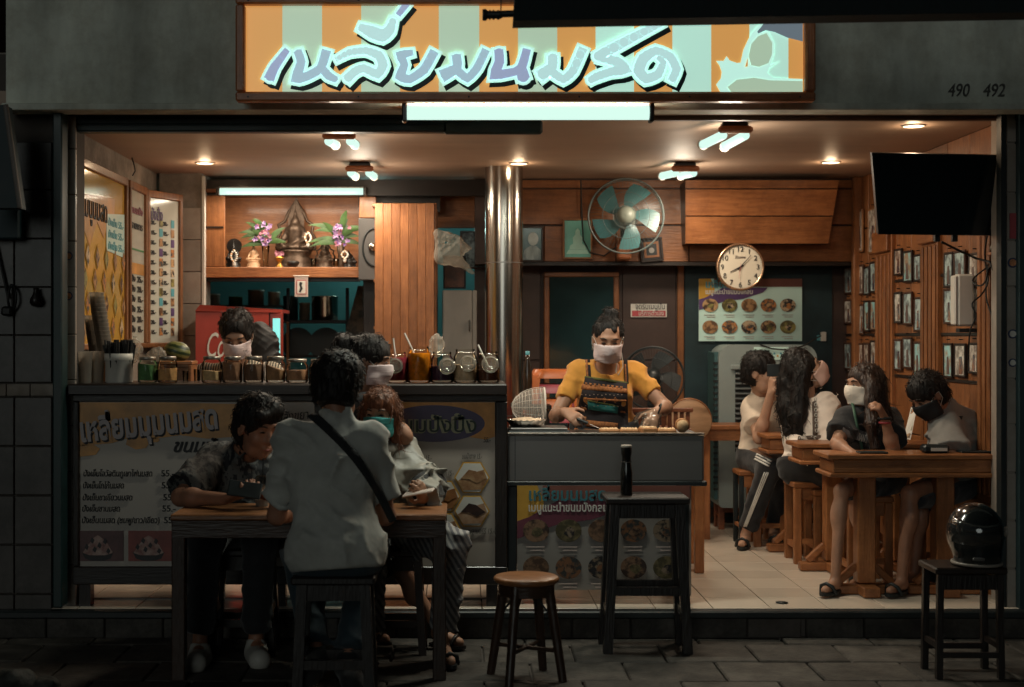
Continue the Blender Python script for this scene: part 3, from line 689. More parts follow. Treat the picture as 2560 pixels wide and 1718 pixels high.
def round_menu(parent, x0, y0, x1, y1, d, base, FOOD=FOOD, title=None):
    "poster with ten round food pictures"
    sx = (x1 - x0) / 258.; sy = (y1 - y0) / 155.
    D = lambda dx, dy, lay: (x0 + dx * sx, y0 + dy * sy, d - .002 * lay)
    pf = lambda pts, lay: MB().prism([(W(*D(a, b, 0)[:2], d).x, W(*D(a, b, 0)[:2], d).z) for a, b in pts], d - .002 * lay - .0008, d - .002 * lay)
    part('print_band', pf([(0, 0), (30, 0), (40, 22), (36, 50), (0, 62)], 1), m_yel, parent)
    part('print_band', pf([(0, 52), (18, 46), (60, 22), (172, 22), (160, 34), (110, 50), (60, 57), (0, 78)], 2), base[1], parent)
    part('print_band', pf([(38, 0), (258, 0), (258, 20), (38, 20)], 1.5), mat('print_maroon', (.20, .07, .05), .5, coat=.3), parent)
    for r in range(2):
        for c in range(5):
            q = W(*D(28 + c * 48.5, 66 + r * 54, 0)[:2], d); rr = 19.5 * sx * d / F; rz = 16.5 * sy * d / F
            n = 28; poly = [(q.x + rr * math.cos(2 * PI * i / n), q.z + rz * math.sin(2 * PI * i / n)) for i in range(n)]
            fp = part('food_picture', MB().prism(poly, d - .0086, d - .006), FOOD[(r * 2 + c) % 5], parent)
            f2 = [(q.x + rr * (.1 + .55 * math.cos(2 * PI * i / 9) * random.uniform(.6, 1)), q.z + rz * (-.1 + .55 * math.sin(2 * PI * i / 9) * random.uniform(.6, 1))) for i in range(9)]
            part('food_topping', MB().prism(f2, d - .0096, d - .0086), FOOD[(r + 3 * c + 1) % 5], fp)
            for k in range(2):
                u = W(*D(28 + c * 48.5 - 14 + k * 3, 90 + r * 54 + k * 5, 0)[:2], d)
                part('caption', MB().box((u.x + 13 * sx * d / F, d - .0045, u.z), ((28 - 7 * k) * sx * d / F, .001, 1.5 * sy * d / F)), mat('caption_pink', (.50, .40, .36), .6), parent)
    text('เหลี่ยมนมสด', 17 * sy * d / F * 1.5, W(*D(16, 22, 0)[:2], d - .007), title or m_cyan, parent, width=115 * sx * d / F, bold=.002)
    text('เมนูแนะนำขนมปังกลม', 12 * sy * d / F * 1.4, W(*D(16, 38, 0)[:2], d - .007), m_pale, parent, width=118 * sx * d / F, bold=.001)

# ================================================================== COUNTER
CF = 6.72; CT = W(0, 960, CF).z
ct = thing('drinks_counter', 'long dark drinks counter with two printed menu banners on its front', 'counter', (W(720, 0, CF).x, CF + .25, FLOOR))
part('counter_top', MB().box((W(720, 0, CF).x, CF + .24, CT - .026), (W(1271, 0, CF).x - W(177, 0, CF).x, .56, .052), .006), m_wood_dk, ct)
part('body_panel', MB().box((W(724, 0, CF).x, CF + .23, (CT - .052 + .32) / 2), (W(1262, 0, CF).x - W(186, 0, CF).x, .40, CT - .054 - .32)), m_wood_dk, ct)
for x0, y0, x1, y1 in ((181, 986, 1268, 1004), (181, 1417, 1268, 1462)): part('frame_rail', pbox(x0, y0, x1, y1, CF, .05, .004), m_wood_dk, ct)
for x0, x1 in ((181, 196), (786, 804), (1238, 1268)): part('frame_stile', pbox(x0, 1004.5, x1, 1416.5, CF, .05, .004), m_wood_dz, ct)
for x in (212, 700, 1230): part('leg', pbox(x - 14, 1462, x + 14, 1522, CF + .02, .07), m_wood_dz, ct); part('leg', pbox(x - 14, 1462, x + 14, 1505, CF + .4, .07), m_wood_dz, ct)
part('foot_rail', pbox(200, 1496, 1250, 1508, CF + .2, .03), m_wood_dk, ct)
bl = part('menu_banner', pbox(196, 1004, 787, 1417, CF + .022, .006), m_banner, ct)
br_ = part('menu_banner', pbox(803, 1004, 1239, 1417, CF + .022, .006), m_banner, ct)
BD = CF + .02
def pw(pts, d=BD, lay=0, th=.001): return MB().prism([(W(a, b, d).x, W(a, b, d).z) for a, b in pts], d - .0015 * lay - th, d - .0015 * lay)
part('print_band', pw([(197, 1006), (420, 1006), (590, 1010), (640, 1006), (700, 1006), (640, 1050), (585, 1092), (520, 1097), (450, 1088), (380, 1098), (365, 1120), (340, 1124), (315, 1112), (318, 1096), (280, 1108), (197, 1115)], lay=1), m_cream, bl)
part('print_drip', pw([(200, 1112), (235, 1112), (250, 1122), (240, 1137), (200, 1142)], lay=1), m_cream, bl)
part('print_drip', pw([(388 + 11 * math.cos(t), 1100 + 6 * math.sin(t)) for t in (i * PI / 8 for i in range(16))], lay=1), m_cream, bl)
m_title = mat('title_grey', (.42, .36, .36), .45, coat=.3)
text('เหลี่ยมมุมนมสด', .155, W(204, 1108, BD - .004), m_ink, bl, width=.65, bold=.006, roll=-.10)
text('เหลี่ยมมุมนมสด', .155, W(200, 1104, BD - .007), m_title, bl, width=.65, bold=.005, roll=-.10)
text('ขนมปัง', .085, W(430, 1130, BD - .004), m_ink, bl, width=.24, bold=.002, shear=.3)
for i, (s_, wd, y, px) in enumerate((('ปังเย็นโอวัลตินภูเขาไฟนมสด', 172, 1191, 402), ('ปังเย็นโกโก้นมสด', 102, 1221, 403), ('ปังเย็นชาเขียวนมสด', 124, 1251, 407), ('ปังเย็นชานมสด', 94, 1279, 405), ('ปังเย็นนมสด (ชมพู/ขาว/เขียว)', 194, 1308, 409))):
    text(s_, .040, W(207 - i, y, BD - .003), m_ink, bl, width=wd * BD / F, shear=.15, bold=.0006)
    text('55.-', .042, W(px, y, BD - .003), m_ink, bl, bold=.0006)
m_dish = mat('photo_dark', (.10, .05, .05), .5, var=.4, scale=9); m_dish2 = mat('photo_red', (.22, .06, .05), .5, var=.3, scale=6); m_choc = mat('chocolate', (.015, .012, .014), .4)
m_ice = mat('ice_cream', (.42, .30, .26), .5, col2=(.2, .08, .07), scale=30)
for x0, x1, mm, cx in ((199, 309, m_dish, 245), (321, 437, m_dish2, 372), (449, 560, m_dish, 500), (572, 690, m_dish2, 630)):
    ph = part('dish_photo', pw([(x0, 1327), (x1, 1327), (x1, 1403), (x0, 1403)], lay=1), mm, bl)
    part('print_bowl', pw([(cx - 40, 1380), (cx + 40, 1380), (cx + 32, 1396), (cx + 15, 1402), (cx - 15, 1402), (cx - 32, 1396)], lay=2), m_choc, ph)
    part('print_ice', pw([(cx - 38, 1382), (cx - 24, 1362), (cx - 10, 1344), (cx, 1338), (cx + 12, 1346), (cx + 26, 1362), (cx + 38, 1382), (cx + 20, 1388), (cx - 20, 1388)], lay=3), m_ice, ph)
    for a, b in ((-28, 1366), (-14, 1350), (4, 1362), (18, 1352), (26, 1376), (-8, 1372)): part('print_topping', pw([(cx + a, b - 7), (cx + a + 6, b), (cx + a + 2, b + 9), (cx + a - 5, b + 3)], lay=4), m_choc, ph)
text('รวมนึ่งสังขยา', .06, W(640, 1060, BD - .003), m_ink, bl, width=.25, shear=.2, roll=-.1)
part('print_band', pw([(804, 1006), (1237, 1006), (1237, 1092), (1215, 1099), (1175, 1093), (1120, 1060), (804, 1060)], lay=1), m_cream, br_)
part('print_oval', pw([(1085 + 127 * math.cos(t), 1059 + 46 * math.sin(t)) for t in (i * PI / 24 for i in range(48))], lay=2), mat('oval_purple', (.075, .06, .13), .4, coat=.3), br_)
m_sage = mat('print_sage', (.36, .36, .24), .5); m_dgr = mat('print_dark_green', (.02, .04, .03), .5)
text('ขนมปังปิ้ง', .098, W(972, 1080, BD - .006), m_sage, br_, width=.41, bold=.006); text('ขนมปังปิ้ง', .098, W(972, 1080, BD - .009), m_dgr, br_, width=.41, bold=.0005)
toast = [mat('toast_%d' % i, a, .6, col2=b, scale=25) for i, (a, b) in enumerate((((.42, .26, .13), (.2, .08, .03)), ((.36, .16, .05), (.24, .09, .03)), ((.05, .02, .015), (.02, .008, .006)), ((.45, .3, .2), (.3, .15, .07))))]
hexa_ = lambda cx, cy, r: [(cx + r * math.cos(i * PI / 3), cy + r * math.sin(i * PI / 3)) for i in range(6)]
for cx, cy, top in ((1180, 1194, 0), (1180, 1278, 2), (1107, 1241, 1), (1107, 1322, 3), (1036, 1200, 1), (1036, 1283, 0)):
    h_ = part('hexagon_border', pw(hexa_(cx, cy, 45), lay=1), m_yel, br_); part('photo_ground', pw(hexa_(cx, cy, 41), lay=2), m_pale, h_)
    part('toast_slab', pw([(cx - 36, cy + 8), (cx - 10, cy - 8), (cx + 30, cy - 20), (cx + 38, cy + 4), (cx + 24, cy + 30), (cx - 22, cy + 32)], lay=3), toast[(top + 1) % 4 if top == 2 else top], h_)
    part('toast_topping', pw([(cx - 28, cy + 2), (cx - 8, cy - 20), (cx + 10, cy - 16), (cx + 34, cy + 2), (cx + 12, cy + 14), (cx - 6, cy + 4)], lay=4), toast[top], h_)
for s_, x, y, wd in (('นมน้ำตาล 15.-', 1154, 1147, 50), ('นมชุบไข่ไก่ 15.-', 1077, 1189, 56), ('นมเนย 15.-', 1030, 1151, 48), ('นมบลูเบอร์รี่ 15.-', 1157, 1334, 78), ('นมส้ม 15.-', 1112, 1376, 50), ('55.-', 1208, 1106, 18)):
    text(s_, .034, W(x, y, BD - .004), m_ink, br_, width=wd * BD / F, shear=.2)

# ================================================================== JARS ON THE COUNTER
m_glass = thin('clear_glass', facing=.18, rough=.02); m_lid = mat('steel_lid', (.34, .29, .24), .32, metal=.7, stretch=(1, 1, .1), scale=60, var=.3)
m_water = None
m_seal = thin('rubber_seal', rough=.1, milk=.45); m_lidg = thin('lid_glass', rough=.06, milk=.16, facing=.35)
def jar(px, w_px, y_top, fill, col, label, lidm=True, d=6.86, flip=None, spoon=None, group='jars along the counter', kind='powder', slope=0):
    c = W(px, 960, d); c.z = CT; s = d / F; r = w_px / 2 * s; H = (960 - y_top) * s
    t = thing('glass_jar', label, 'jar', c, group)
    part('glass', MB().lathe([(r * .8, .001), (r * .96, .004), (r, .012), (r, H * .66), (r * .95, H * .76), (r * .80, H * .84), (r * .8, H * (.9 if lidm else .97))], c, 28, caps=False), m_glass, t)
    h = .013 + (H * .8 - .013) * fill; R_ = r * .935
    n = 24; mb = MB(); vs = []
    for k in range(n): vs.append(c + Vector((R_ * math.cos(2 * PI * k / n), R_ * math.sin(2 * PI * k / n), .014)))
    for k in range(n): vs.append(c + Vector((R_ * math.cos(2 * PI * k / n), R_ * math.sin(2 * PI * k / n), h - slope * math.cos(2 * PI * k / n))))
    mb.add(vs, [(k, (k + 1) % n, n + (k + 1) % n, n + k) for k in range(n)], True); mb.add(vs[n:], [tuple(range(n))]); mb.add(vs[:n], [tuple(reversed(range(n)))])
    part('contents', mb, mat('contents_%d' % px, tuple(q * min(2.3, .82 / max(col)) for q in col), .75 if kind == 'powder' else .15, var=.25, scale=40, bump=.3 if kind == 'powder' else 0), t)
    if lidm: part('lid', MB().lathe([(.0, H), (r * .80, H), (r * .85, H - .002), (r * .86, H * .88), (r * .81, H * .87)][::-1], c, 28), m_lid, t)
    else: part('wire_clasp', MB().tube([c + Vector((r * .82 * math.cos(a), r * .82 * math.sin(a), H * .88)) for a in (k * PI / 10 for k in range(20))], .0016, 5, True), m_chrome, t)
    if flip:
        f = W(flip[0], flip[1], d); f.y = c.y - r - .016; rr = flip[2] * s
        part('flip_lid', MB().lathe([(.0, .004), (rr * .55, .004), (rr * .62, .014), (rr * .8, .014), (rr * .86, .006), (rr, .006), (rr, -.004), (rr * .6, -.006), (0, -.006)][::-1], f, 26, axis=(.1, -1, .25)), m_lidg, t)
        part('lid_seal', MB().tube([f + Vector((rr * .8 * math.cos(a), -.005, rr * .8 * math.sin(a))) for a in (k * PI / 12 for k in range(24))], .0026, 6, True), m_seal, t)
    if spoon: part('spoon_handle', MB().tube([c + Vector((0, 0, H * .5)), W(spoon[0], spoon[1], d)], .0045, 8), m_white, t)
    return t
jar(369, 49, 894, .85, (.05, .11, .04), 'glass jar of green tea powder beside the white straw canister', slope=.004)
jar(419, 50, 893, .62, (.62, .30, .12), 'glass jar of pale orange powder next to the green one', slope=-.004)
jar(530, 51, 893, .5, (.55, .34, .17), 'glass jar of beige powder, half full', slope=.003)
jar(581, 50, 893, .95, (.17, .08, .045), 'glass jar filled to the top with reddish brown cocoa')
jar(634, 51, 893, .85, (.10, .05, .03), 'glass jar of dark brown coffee powder')
jar(689, 50, 893, .66, (.22, .11, .055), 'glass jar with brown powder sloping to one side', slope=.016)
jar(743, 56, 900, .62, (.27, .13, .07), 'squat wide glass jar with a steel lid and brown powder')
jar(800, 54, 900, .6, (.34, .2, .12), 'squat glass jar half hidden behind the seated man')
LQ = 'clip lid jars of syrup'
jar(992, 56, 880, 1, (.16, .02, .03), 'clip lid jar of dark red syrup with a spoon', False, flip=(989, 914, 20), spoon=(983, 846), group=LQ, kind='l')
jar(1048, 60, 866, 1, (.40, .115, .006), 'clip lid jar full of bright orange syrup', False, spoon=(1011, 833), group=LQ, kind='l')
jar(1105, 58, 880, .62, (.03, .012, .025), 'clip lid jar of almost black syrup', False, flip=(1118, 915, 21), group=LQ, kind='l')
jar(1163, 60, 873, .62, (.50, .34, .22), 'clip lid jar of cloudy beige syrup', False, flip=(1170, 908, 21), group=LQ, kind='l')
jar(1221, 56, 878, .45, (.06, .02, .012), 'clip lid jar with dark jelly at the end of the counter', False, flip=(1225, 910, 22), spoon=(1195, 862), group=LQ, kind='l')
# other things on the counter
cn = W(298, 960, 6.9); cn.z = CT
t = thing('straw_canister', 'white plastic canister packed with black straws', 'canister', cn)
part('tub', MB().lathe([(.062, .001), (.066, .006), (.066, .108), (.071, .110), (.071, .142), (.066, .142), (.064, .02), (0.001, .02)], cn, 30), m_white, t)
for i in range(95):
    a = random.uniform(0, 2 * PI); r = .058 * math.sqrt(random.random()); b = cn + Vector((r * math.cos(a), r * math.sin(a), .03)); q = random.uniform(.9, 1.5)
    part('straw', MB().cyl(b, cn + Vector((r * q * math.cos(a) , r * q * math.sin(a), random.uniform(.175, .21))), .0052, n=6), m_wire, t)
m_cup = thin('clear_plastic_cup', rough=.15, milk=.4)
for i, (px, y1, n, d) in enumerate(((213, 955, 1, 6.85), (244, 955, 1, 6.9), (228, 955, 1, 7.05), (262, 892, 14, 7.12), (240, 892, 8, 7.22))):
    c = W(px, y1, d); c.z = CT if y1 > 900 else CT + .095
    if n == 1:
        solo('plastic_cup', MB().lathe([(.026, 0), (.037, .15), (.039, .152), (.037, .152), (.025, .003), (0.001, .003)], c, 22), m_cup, ('frosted plastic cup upside at the left end of the counter', 'frosted plastic cup beside the straw canister', 'frosted plastic cup behind the two front cups')[i], 'cup', 'plastic cups on the counter', c)
    else:
        t = thing('cup_stack', ('tall stack of clear plastic cups leaning behind the straws', 'shorter stack of plastic cups behind the tall stack')[i - 3], 'cup stack', c)
        for k in range(n): part('cup', MB().lathe([(.026, 0), (.036, .10), (.039, .103), (.036, .103), (.025, .003), (0.001, .003)], c + Vector((-.0032 * k, 0, .019 * k)), 18), m_cup, t)
solo('wooden_crate', pbox(238, 893, 300, 960, 7.1, .2, .005), m_wood_x, 'small wooden box under the cup stacks', 'box', None, W(262, 960, 7.1))
cr = thing('wooden_stand', 'low wooden stand under the watermelon', 'stand', W(440, 960, 7.15))
for x0, y0, x1, y1 in ((400, 903, 480, 912), (402, 912, 410, 960), (470, 912, 478, 960)): part('board', pbox(x0, y0, x1, y1, 7.12, .16, .003), m_wood_x, cr)
wm = W(443, 879, 7.2)
Fm = Field(wm - Vector((.12, .1, .1)), wm + Vector((.12, .1, .1)), .006).ell(wm, (.068, .056, .052)).noise(.002, .03, 3)
mwm = stripes('watermelon_rind', (.025, .04, .012), (.16, .16, .05), .028, 'Z', .4)
o = tag(link('watermelon', Fm.mesh('watermelon', wm), mwm, None, wm), 'striped green watermelon on the wooden stand', 'watermelon'); o.rotation_euler = (0, .25, 0)
def bag(label, c, r, seed, m, cat='plastic bag'):
    Fm = Field(c - Vector((r[0] + .04,) * 3), c + Vector((r[0] + .04,) * 3), .006).ell(c, r).cone(c + Vector((0, 0, r[2] * .7)), c + Vector((.01, 0, r[2] * 1.35)), .02, .008, k=.03).noise(.016, .03, seed, True)
    return tag(link('plastic_bag', Fm.mesh('plastic_bag', c), m, None, c), label, cat, 'plastic bags')
m_bag = thin('thin_plastic', rough=.18, milk=.3)
bag('crumpled clear plastic bag behind the straw canister', W(333, 880, 7.12), (.045, .04, .05), 3, m_bag)
bag('white plastic bag in front of the watermelon', W(393, 890, 7.08), (.05, .035, .026), 4, m_bag)
bag('clear plastic bag with straws behind the syrup jars', W(1092, 868, 7.0), (.034, .03, .045), 5, m_bag)
for x, y1, h, lb in ((492, 958, 34, 'small shot glass on the counter beside the beige jar'), (464, 958, 30, 'small empty glass next to the orange powder jar')):
    c = W(x, y1, 6.9); c.z = CT
    solo('shot_glass', MB().lathe([(.012, 0), (.016, h * 6.9 / F), (.0145, h * 6.9 / F), (.011, .008), (.001, .008)], c, 16), m_glass, lb, 'glass', 'small glasses on the counter', c)

# ================================================================== GRILL CART
GF = 6.80; gt = W(0, 1083, GF).z
gc = thing('grill_cart', 'stainless steel toast grill cart with a hanging menu poster', 'cart', (W(1510, 0, GF).x, GF + .25, FLOOR))
part('front_panel', pbox(1272, 1089, 1757, 1203, GF, .012, .003), m_brush, gc)
part('side_panel', MB().box((W(1757, 0, GF).x, GF + .26, W(0, 1146, GF).z), (.012, .5, .215)), m_brush, gc); part('side_panel', MB().box((W(1273, 0, GF).x, GF + .26, W(0, 1146, GF).z), (.012, .5, .215)), m_brush, gc)
part('top_rim', pbox(1268, 1082, 1762, 1089, GF - .008, .03, .003), m_steel, gc); part('top_plate', MB().box((W(1515, 0, GF).x, GF + .27, gt - .022), (.93, .49, .012)), mat('greasy_steel', (.2, .19, .18), .42, metal=1, var=.3, scale=14), gc)
part('rivet_strip', pbox(1287, 1089.5, 1288.5, 1202.5, GF - .0015, .003), m_black, gc)
part('bottom_beam', pbox(1262, 1203.5, 1768, 1216, GF - .006, .04, .004), m_black, gc)
for x in (1281, 1712):
    for dp in (.03, .44): part('leg', MB().box((W(x, 0, GF).x, GF + dp, (W(0, 1216, GF).z + FLOOR + .05) / 2), (.045, .045, W(0, 1216, GF).z - FLOOR - .05), .004), m_black, gc)
    for dp in (.03, .44): c = Vector((W(x, 0, GF).x, GF + dp, FLOOR + .028)); part('caster', MB().cyl(c - Vector((.014, 0, 0)), c + Vector((.014, 0, 0)), .026, n=16), m_black, gc)
part('brace', MB().cyl(W(1273, 1290, GF + .06), W(1300, 1240, GF + .06), .012, n=8), m_black, gc)
po = part('menu_poster', pbox(1293, 1214, 1690, 1475, GF - .012, .004), mat('poster_grey', (.25, .23, .21), .28, var=.06, coat=.6), gc)
part('poster_edge', pbox(1690, 1214, 1728, 1490, GF + .01, .02), mat('side_board', (.26, .22, .19), .5), gc)
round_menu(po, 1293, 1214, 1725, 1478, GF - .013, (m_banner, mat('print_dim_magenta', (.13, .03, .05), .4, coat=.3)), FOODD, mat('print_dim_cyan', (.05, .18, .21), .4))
tr = W(1345, 1083, 7.0); 
t = thing('baking_tray', 'black flat tray at the left end of the grill', 'tray', Vector((tr.x, 7.02, gt)))
part('tray', MB().box((tr.x, 7.02, gt - .004), (.30, .26, .018), .004), m_black, t); part('rim', MB().box((tr.x, 7.02, gt + .012), (.28, .25, .012), .003), m_brush, t)
c = W(1315, 1068, 7.0); c.z = gt + .02
t = thing('foil_pan', 'fluted foil pan holding a pale spread on the tray', 'pan', c)
n = 44; vs = []
for k in range(n): r = 1 + .03 * (k % 2); a = 2 * PI * k / n; vs.append(c + Vector((.072 * r * math.cos(a), .072 * r * math.sin(a), 0)))
for k in range(n): r = 1 + .04 * (k % 2); a = 2 * PI * k / n; vs.append(c + Vector((.10 * r * math.cos(a), .10 * r * math.sin(a), .032 + .004 * (k % 2))))
part('pan_wall', MB().add(vs, [(k, (k + 1) % n, n + (k + 1) % n, n + k) for k in range(n)]).add(vs[:n], [tuple(reversed(range(n)))]), m_steel, t)
Fm = Field(c - Vector((.1, .1, .01)), c + Vector((.1, .1, .07)), .006).ell(c + Vector((0, 0, .02)), (.082, .082, .024)).noise(.008, .02, 8); fpart('spread', Fm, mat('butter_sugar', (.62, .44, .30), .7, var=.2, scale=60, bump=.4), t)
c = W(1330, 1062, 7.25); c.z = gt + .0
t = thing('mesh_food_cover', 'white domed mesh food cover standing on its side', 'food cover', c)
m_mesh = mat('white_mesh', (.55, .48, .42), .6, var=.06)
for i in range(9):
    a = -PI / 2 + PI * i / 8; part('mesh_rib', MB().tube([c + Vector((.062 - .165 * math.sin(q) * 1.0, .11 * math.cos(q) * math.sin(a), .105 + .10 * math.cos(q) * math.cos(a) if False else .1 + .1 * math.cos(q) * math.sin(a * 1.0))) for q in (k * PI / 12 for k in range(7))], .0018, 5), m_mesh, t)
for j in range(12):
    q = j * PI / 25; rr = math.cos(q)
    part('mesh_ring', MB().tube([c + Vector((.062 - .165 * math.sin(q), .11 * rr * math.cos(b), .1 + .1 * rr * math.sin(b))) for b in (k * PI / 12 for k in range(24))], .0012 if j else .006, 5, True), m_mesh, t)
part('mesh_skin', MB().lathe([(.1 * math.cos(k * PI / 16), .165 * math.sin(k * PI / 16)) for k in range(9)], c + Vector((.06, 0, .1)), 24, axis=(-1, 0, 0), caps=False), mat('mesh_skin', (.6, .52, .45), .7, alpha=.22, var=0), t)
m_crumb = mat('toast_crumb', (.62, .40, .22), .75, var=.25, scale=50, bump=.4); m_crust = mat('toast_crust', (.36, .16, .06), .7, var=.25, scale=30, bump=.3)
for i, (x0, x1, y0) in enumerate(((1499, 1548, 1073), (1550, 1596, 1072), (1600, 1640, 1067), (1643, 1690, 1070))):
    c = W((x0 + x1) / 2, 1080, 6.97); c.z = gt - .012 + .0
    t = thing('bread_slice', ('leftmost slice of toast on the grill', 'second slice of toast from the left on the grill', 'thick raised slice of toast, third on the grill', 'slice of toast nearest the round bread end')[i], 'bread', c, 'slices of toast on the grill')
    wd = (x1 - x0) * 6.97 / F; hh = .022 + (.007 if i == 2 else 0); rot_ = Matrix.Rotation((.05, -.04, .12, -.07)[i], 3, 'Z')
    part('crust', MB().box(c + Vector((0, 0, hh / 2)), (wd * .98, .095, hh), .006, rot_), m_crust, t)
    Ft = Field(c - Vector((.07, .07, .02)), c + Vector((.07, .07, .06)), .003)
    for q in range(6): Ft.cone(c + rot_ @ Vector((wd * (-.36 + .144 * q), -.036, hh - .001)), c + rot_ @ Vector((wd * (-.36 + .144 * q), .036, hh - .001)), .0055, k=.004)
    Ft.noise(.0025, .008, i + 9); fpart('crumb', Ft, m_crumb, t)
c = W(1706, 1064, 7.02); t = thing('bread_end', 'round heel of bread standing upright at the grill corner', 'bread', Vector((c.x, c.y, gt)))
part('crust', MB().lathe([(.0, .045), (.028, .04), (.034, .025), (.035, 0), (.03, -.002), (0, -.002)][::-1], c, 22, axis=(0, 1, .1)), m_crust, t); part('crumb', MB().lathe([(.0, .0), (.029, 0), (.028, -.006), (0, -.007)][::-1], c - Vector((0, .004, 0)), 22, axis=(0, 1, .1)), m_crumb, t)
# ================================================================== INTERIOR: LEFT AND MIDDLE
c = W(1260, 0, 8.9); R_ = 47.5 * 8.9 / F
t = thing('steel_column', 'shiny stainless steel clad round column in the middle of the shop', 'column', (c.x, 8.9, FLOOR))
part('shaft', MB().cyl((c.x, 8.9, FLOOR), (c.x, 8.9, CEIL), R_, n=48), m_steel, t)
for z in (.95, 1.9): part('joint_band', MB().cyl((c.x, 8.9, z), (c.x, 8.9, z + .006), R_ + .0015, n=48), m_brush, t)
# menu boards on the left wall
LXP = XL + .03
def lx(px): return LXP * F / (px - CX)
m_mp1 = mat('menu_yellow', (.62, .36, .07), .16, var=.10, scale=3, coat=.6); m_mp2 = mat('menu_white', (.55, .55, .48), .16, var=.08, scale=3, coat=.6)
m_pframe = wood('board_frame', (.34, .15, .06), (.2, .075, .03), 'z')
def board(label, xa, da, xb, db, zt_, zb_, m, n):
    a = Vector(((xa - CX) * da / F, da, 0)); b = Vector(((xb - CX) * db / F, db, 0)); L = (b - a).length; u = (b - a) / L; nn = Vector((u.y, -u.x, 0))
    t = thing('menu_board', label, 'menu board', a + Vector((0, 0, zb_)), 'menu boards on the left wall', math.atan2(u.y, u.x))
    H = zt_ - zb_
    lpart('sheet', MB().box((L / 2, .0, H / 2), (L - .02, .006, H - .02)), m, t)
    for cx, cz, sx, sz in ((L / 2, H, L + .03, .045), (L / 2, 0, L + .03, .03), (0, H / 2, .028, H - .03), (L, H / 2, .028, H - .03)): lpart('frame_bar', MB().box((cx, -.006, cz), (sx, .03, sz), .004), m_pframe, t)
    return t, L, H
b1, L1, H1 = board('large yellow menu board with diamond food pictures on the left wall', 197, lx(197), 311, lx(311), 2.335, 1.39, m_mp1, 1)
b2, L2, H2 = board('narrow white menu board between the two wide ones', 320, lx(320), 360, lx(360), 2.335, 1.39, m_mp2, 2)
b3, L3, H3 = board('white menu board with price columns, farthest along the left wall', 367, lx(367), 448, 9.12, 2.33, 1.39, m_mp2, 3)
def lp(pts, y, m, t, name): return lpart(name, MB().prism(pts, y - .001, y), m, t)
lp([(.02, H1 - .16), (L1 * .75, H1 - .12), (L1 * .72, H1 - .3), (L1 * .6, H1 - .25), (L1 * .5, H1 - .36), (L1 * .35, H1 - .28), (L1 * .2, H1 - .42), (.02, H1 - .3)], -.0045, m_cream, b1, 'print_band')
lp([(L1 * .55, H1 - .22), (L1 - .03, H1 - .19), (L1 - .03, H1 - .44), (L1 * .55, H1 - .42)], -.006, m_paper, b1, 'print_panel')
for r in range(4):
    for q in range(5):
        x = .10 + q * (L1 - .2) / 4 + (.05 if r % 2 else 0); z = .10 + r * .125
        lp([(x - .05, z), (x, z - .07), (x + .05, z), (x, z + .07)], -.006, m_yel, b1, 'diamond_border'); lp([(x - .042, z), (x, z - .058), (x + .042, z), (x, z + .058)], -.0075, FOOD[(r * 3 + q) % 5], b1, 'food_picture')
def ltext(s_, h, x, z, m, t, wd): 
    o = text(s_, h, (0, 0, 0), m, None, width=wd, bold=.001); o.parent = t; o.location = (x, -.008, z); return o
ltext('เมนูนมสด', .16, .05, H1 - .27, m_ink, b1, L1 * .5)
for k in range(3): ltext('ปังเย็น 55.-', .055, L1 * .58, H1 - .28 - k * .065, m_cyan, b1, L1 * .36)
ltext('รายการ', .06, .05, H2 - .25, m_ink, b2, L2 * .7); ltext('ขนมปัง', .06, .05, H2 - .16, m_magenta, b2, L2 * .7)
lp([(.03, H2 * .45), (L2 - .03, H2 * .45), (L2 - .03, H2 * .52), (.03, H2 * .52)], -.005, m_cream, b2, 'print_band')
for k in range(6): ltext('ปัง  %d.-' % (15 + 5 * (k % 3)), .05, .05, .08 + k * .06, m_ink, b2, L2 * .72)
lp([(.03, H2 * .60), (L2 - .03, H2 * .60), (L2 - .03, H2 * .61), (.03, H2 * .61)], -.005, mat('print_green', (.05, .2, .08), .5), b2, 'print_rule')
ltext('ปังปิ้ง', .1, .03, H3 - .16, m_purple, b3, L3 * .35)
for cx in (.36, .72):
    for k in range(12): lp([(L3 * cx, .06 + k * .062), (L3 * cx + .035, .06 + k * .062), (L3 * cx + .035, .11 + k * .062), (L3 * cx, .11 + k * .062)], -.005, (FOOD + [m_cyan, m_purple])[(k * 3 + int(cx * 10)) % 7], b3, 'food_picture')
for cx in (.10, .47):
    for k in range(12): ltext('%d.-' % (15 + 5 * (k % 5)), .035, L3 * cx, .07 + k * .062, m_ink, b3, .05)
solo('hanging_wire', MB().tube([W(330, 395, 8.2), W(336, 415, 8.18), W(338, 428, 8.17), W(331, 440, 8.17)], .004, 6), m_wire, 'short bent black wire hanging above the menu boards', 'wire', None, W(331, 440, 8.17))

